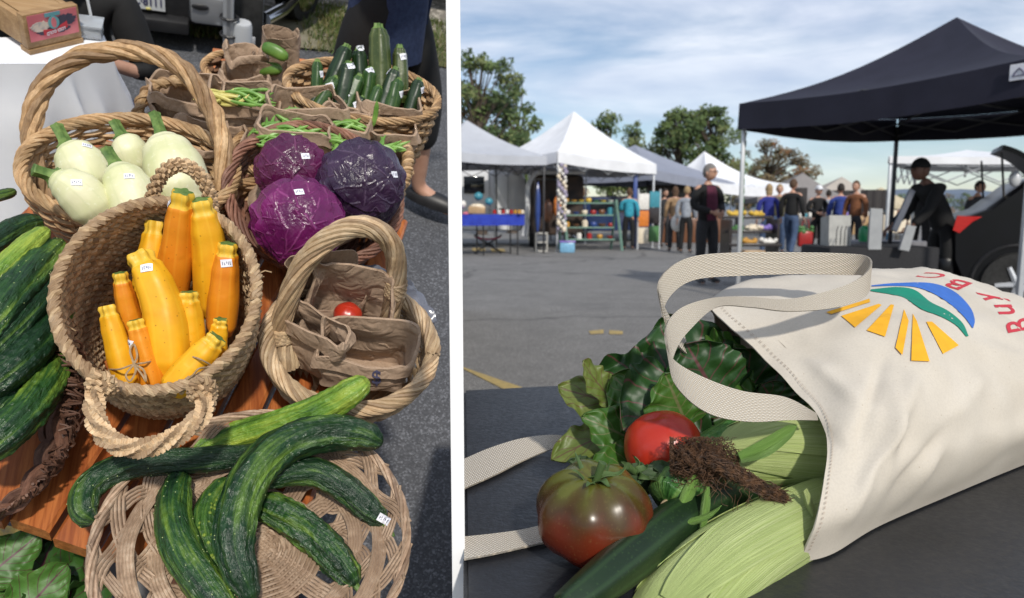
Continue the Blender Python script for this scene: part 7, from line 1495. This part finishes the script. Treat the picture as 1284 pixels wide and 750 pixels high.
# ---------------------------------------------------------------- trees and hills
def lf(name, c): return M_(name, c, tuple(q * 1.5 for q in c), 3, .6)
LFM = [[lf('foliage_dark', (.045, .075, .024)), lf('foliage_mid', (.075, .11, .032)), lf('foliage_light', (.12, .14, .05)), lf('foliage_rust', (.16, .085, .035))], [lf('autumn_dark', (.075, .055, .025)), lf('autumn_mid', (.13, .095, .045)), lf('autumn_green', (.085, .095, .035)), lf('autumn_rust', (.20, .10, .045))]]
m_bark = M_('bark', (.06, .045, .035), (.12, .09, .07), 12, .9, .5, .02)
def tree(label, px, D, top_py, wid, seed, kind=0, dens=1.0, clumps=26, low=.28):
    clumps = int(clumps * 1.35)
    b = GP_(px, D); H = zpx(top_py, D); rr = random.Random(seed); T = Thing('tree', label, 'tree', 'trees behind the tents', 'W', base=b); tr = MB(); top = b + V((rr.uniform(-.3, .3), 0, H * .72))
    tr.tube(spline([b, b + V((.1, 0, H * .3)), top], 12), [.26 - .018 * i for i in range(12)], 9); cr = MB(); cc = []
    for k in range(clumps):
        f = rr.random(); z = H * (low + (1 - low) * f ** .8); ww = wid * (sin(pi * min(1, (.12 + .86 * f) ** .9)) ** .6); a = rr.uniform(0, 6.283); r = ww * sqrt(rr.random()); c = b + V((r * cos(a), r * sin(a) * .7, z - .1)); cc.append((c, rr.uniform(.35, .75) * (1.05 - .4 * f)))
        j = b.lerp(top, min(1, .35 + .6 * f)); tr.tube(spline([j, j.lerp(c, .5) + V((0, 0, .12)), c], 6), [.06, .05, .04, .032, .025, .014], 5)
    for c, s in cc:
        mi = rr.choice((0, 0, 1, 1, 2)); mi = 3 if rr.random() < .04 + .2 * kind else mi
        for k in range(int(190 * dens * (s / .6) ** 2)):
            d = V((rr.gauss(0, 1), rr.gauss(0, 1), rr.gauss(0, 1))).normalized() * (s * rr.random() ** .45); d.z *= .75; p = c + d; x = V((rr.gauss(0, 1), rr.gauss(0, 1), rr.gauss(0, 1))).normalized(); y = x.orthogonal().normalized(); l = rr.uniform(.07, .13); cr.add([p - x * l, p + y * l * .55, p + x * l, p - y * l * .55], [(0, 1, 2, 3)], None, mi if rr.random() < .75 else rr.randrange(3))
    T.part('trunk', tr, m_bark); T.part('crown', cr, LFM[kind], sm=0)
tree('tall loose leaved tree rising behind the pale grey tent', 604, 31, 66, 2.5, 1, 0, .75, 40, .35); tree('lower bushy tree between the pale grey and white tents', 642, 33, 112, 1.7, 2, 0, .9, 26); tree('thin spired tree behind the white tent roof', 762, 36, 146, 1.1, 3, 0, .7, 16, .35); tree('small round tree right of the thin spired one', 796, 37, 152, 1.0, 4, 0, .8, 16, .3)
tree('broad green tree behind the blue grey tent', 848, 35, 141, 2.0, 5, 0, 1.0, 38); tree('tall green tree standing right of the broad one', 886, 35, 135, 1.5, 6, 0, 1.0, 34); tree('brownish autumn tree behind the steep white tent', 962, 42, 178, 2.4, 7, 1, .9, 40)
for i, (px, D, tp) in enumerate(((1030, 60, 240), (700, 44, 190), (925, 46, 200), (1010, 58, 232))): tree(['small far tree above the taupe tent', 'tree mostly hidden by the white tent', 'tree peeping between the white pole and the steep tent', 'far tree at the edge of the autumn crown'][i], px, D, tp, 1.5, 20 + i, i % 2, .7, 14)
for i, (px, D, tp) in enumerate(((1118, 75, 243), (1168, 80, 240), (1215, 72, 242), (1085, 85, 245))): tree(['far low tree between the canopy posts', 'far low tree behind the man in the black cap', 'far low tree above the black hatchback', 'farthest low tree beside the cream tent'][i], px, D, tp, 3.2, 40 + i, i % 2, .55, 16, .1)
m_hill = M_('haze_blue_mountain', (.11, .145, .20), (.14, .18, .24), .004, .95)  # distance haze over the forest is painted into this blue-grey colour
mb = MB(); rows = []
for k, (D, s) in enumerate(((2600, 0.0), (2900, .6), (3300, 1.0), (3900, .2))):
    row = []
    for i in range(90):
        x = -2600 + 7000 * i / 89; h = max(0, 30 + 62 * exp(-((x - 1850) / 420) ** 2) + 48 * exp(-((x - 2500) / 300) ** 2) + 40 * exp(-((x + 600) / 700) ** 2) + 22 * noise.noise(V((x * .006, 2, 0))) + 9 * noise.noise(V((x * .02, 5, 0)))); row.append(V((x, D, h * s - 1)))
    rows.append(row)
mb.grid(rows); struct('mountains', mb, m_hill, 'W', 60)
# ================================================================== camera, world, sun
cam = bpy.data.cameras.new('camera'); co = bpy.data.objects.new('camera', cam); COL.objects.link(co); S.camera = co
co.location = CAM; co.rotation_euler = (pi / 2 - PITCH, 0, 0); cam.sensor_width = 36; cam.lens = 36 * FPX / 1284; cam.clip_start = .02; cam.clip_end = 6000
cam.dof.use_dof = True; cam.dof.focus_distance = .86; cam.dof.aperture_fstop = 7.5
SUN_EL = radians(34); SUN_AZ = radians(17)     # behind the camera, to the right
sv = V((sin(SUN_AZ) * cos(SUN_EL), -cos(SUN_AZ) * cos(SUN_EL), sin(SUN_EL)))
sl = bpy.data.lights.new('sun', 'SUN'); sl.energy = 3.2; sl.angle = radians(3.0); sl.color = (1, .94, .84); so = bpy.data.objects.new('sun', sl); COL.objects.link(so); so.rotation_euler = (-sv).to_track_quat('-Z', 'Y').to_euler()
W = bpy.data.worlds.new('World'); S.world = W; W.use_nodes = True; nt = W.node_tree; bg = nt.nodes['Background']
sky = nt.nodes.new('ShaderNodeTexSky'); sky.sky_type = 'NISHITA'; sky.sun_disc = False; sky.sun_elevation = SUN_EL; sky.sun_rotation = pi - SUN_AZ; sky.air_density = 1.0; sky.dust_density = .15; sky.ozone_density = 3.0
tc = nt.nodes.new('ShaderNodeTexCoord'); sp = nt.nodes.new('ShaderNodeSeparateXYZ'); nt.links.new(tc.outputs['Generated'], sp.inputs[0])
def mth(op, a, b=0.0, cl=False):
    x = nt.nodes.new('ShaderNodeMath'); x.operation = op; x.use_clamp = cl
    for i, q in enumerate((a, b)):
        if hasattr(q, 'node'): nt.links.new(q, x.inputs[i])
        else: x.inputs[i].default_value = q
    return x.outputs[0]
zz = mth('ADD', mth('MAXIMUM', sp.outputs[2], 0.0), .16); cx_ = nt.nodes.new('ShaderNodeCombineXYZ')
nt.links.new(mth('DIVIDE', sp.outputs[0], zz), cx_.inputs[0]); nt.links.new(mth('DIVIDE', sp.outputs[1], zz), cx_.inputs[1])
mp = nt.nodes.new('ShaderNodeMapping'); mp.inputs['Scale'].default_value = (.85, 1.15, 1); mp.inputs['Location'].default_value = (1.7, .4, 0); mp.inputs['Rotation'].default_value = (0, 0, .2); nt.links.new(cx_.outputs[0], mp.inputs[0])
n1 = nt.nodes.new('ShaderNodeTexNoise'); n1.inputs['Scale'].default_value = .8; n1.inputs['Detail'].default_value = 9; n1.inputs['Roughness'].default_value = .58; n1.inputs['Distortion'].default_value = .7; nt.links.new(mp.outputs[0], n1.inputs['Vector'])
cr = nt.nodes.new('ShaderNodeValToRGB'); cr.color_ramp.elements[0].position = .34; cr.color_ramp.elements[1].position = .60; nt.links.new(n1.outputs[0], cr.inputs[0])
lowc = mth('MULTIPLY', mth('ADD', mth('MULTIPLY', sp.outputs[2], 4.0), .15, True), .9)
cl = nt.nodes.new('ShaderNodeMix'); cl.data_type = 'RGBA'; cl.inputs[6].default_value = (6.6, 7.4, 9.2, 1); cl.inputs[7].default_value = (10.6, 11, 11.8, 1)
n2 = nt.nodes.new('ShaderNodeTexNoise'); n2.inputs['Scale'].default_value = 2.2; n2.inputs['Detail'].default_value = 8; nt.links.new(mp.outputs[0], n2.inputs['Vector']); nt.links.new(mth('MULTIPLY', mth('SUBTRACT', n2.outputs[0], .3), 2.4, True), cl.inputs[0])
mx = nt.nodes.new('ShaderNodeMix'); mx.data_type = 'RGBA'; nt.links.new(mth('MULTIPLY', cr.outputs[0], lowc), mx.inputs[0]); nt.links.new(sky.outputs[0], mx.inputs[6]); nt.links.new(cl.outputs[2], mx.inputs[7])
nt.links.new(mx.outputs[2], bg.inputs[0]); bg.inputs[1].default_value = .10
S.view_settings.view_transform = 'Standard'; S.view_settings.look = 'None'; S.view_settings.exposure = 0; S.view_settings.gamma = 1; S.view_settings.use_curve_mapping = False
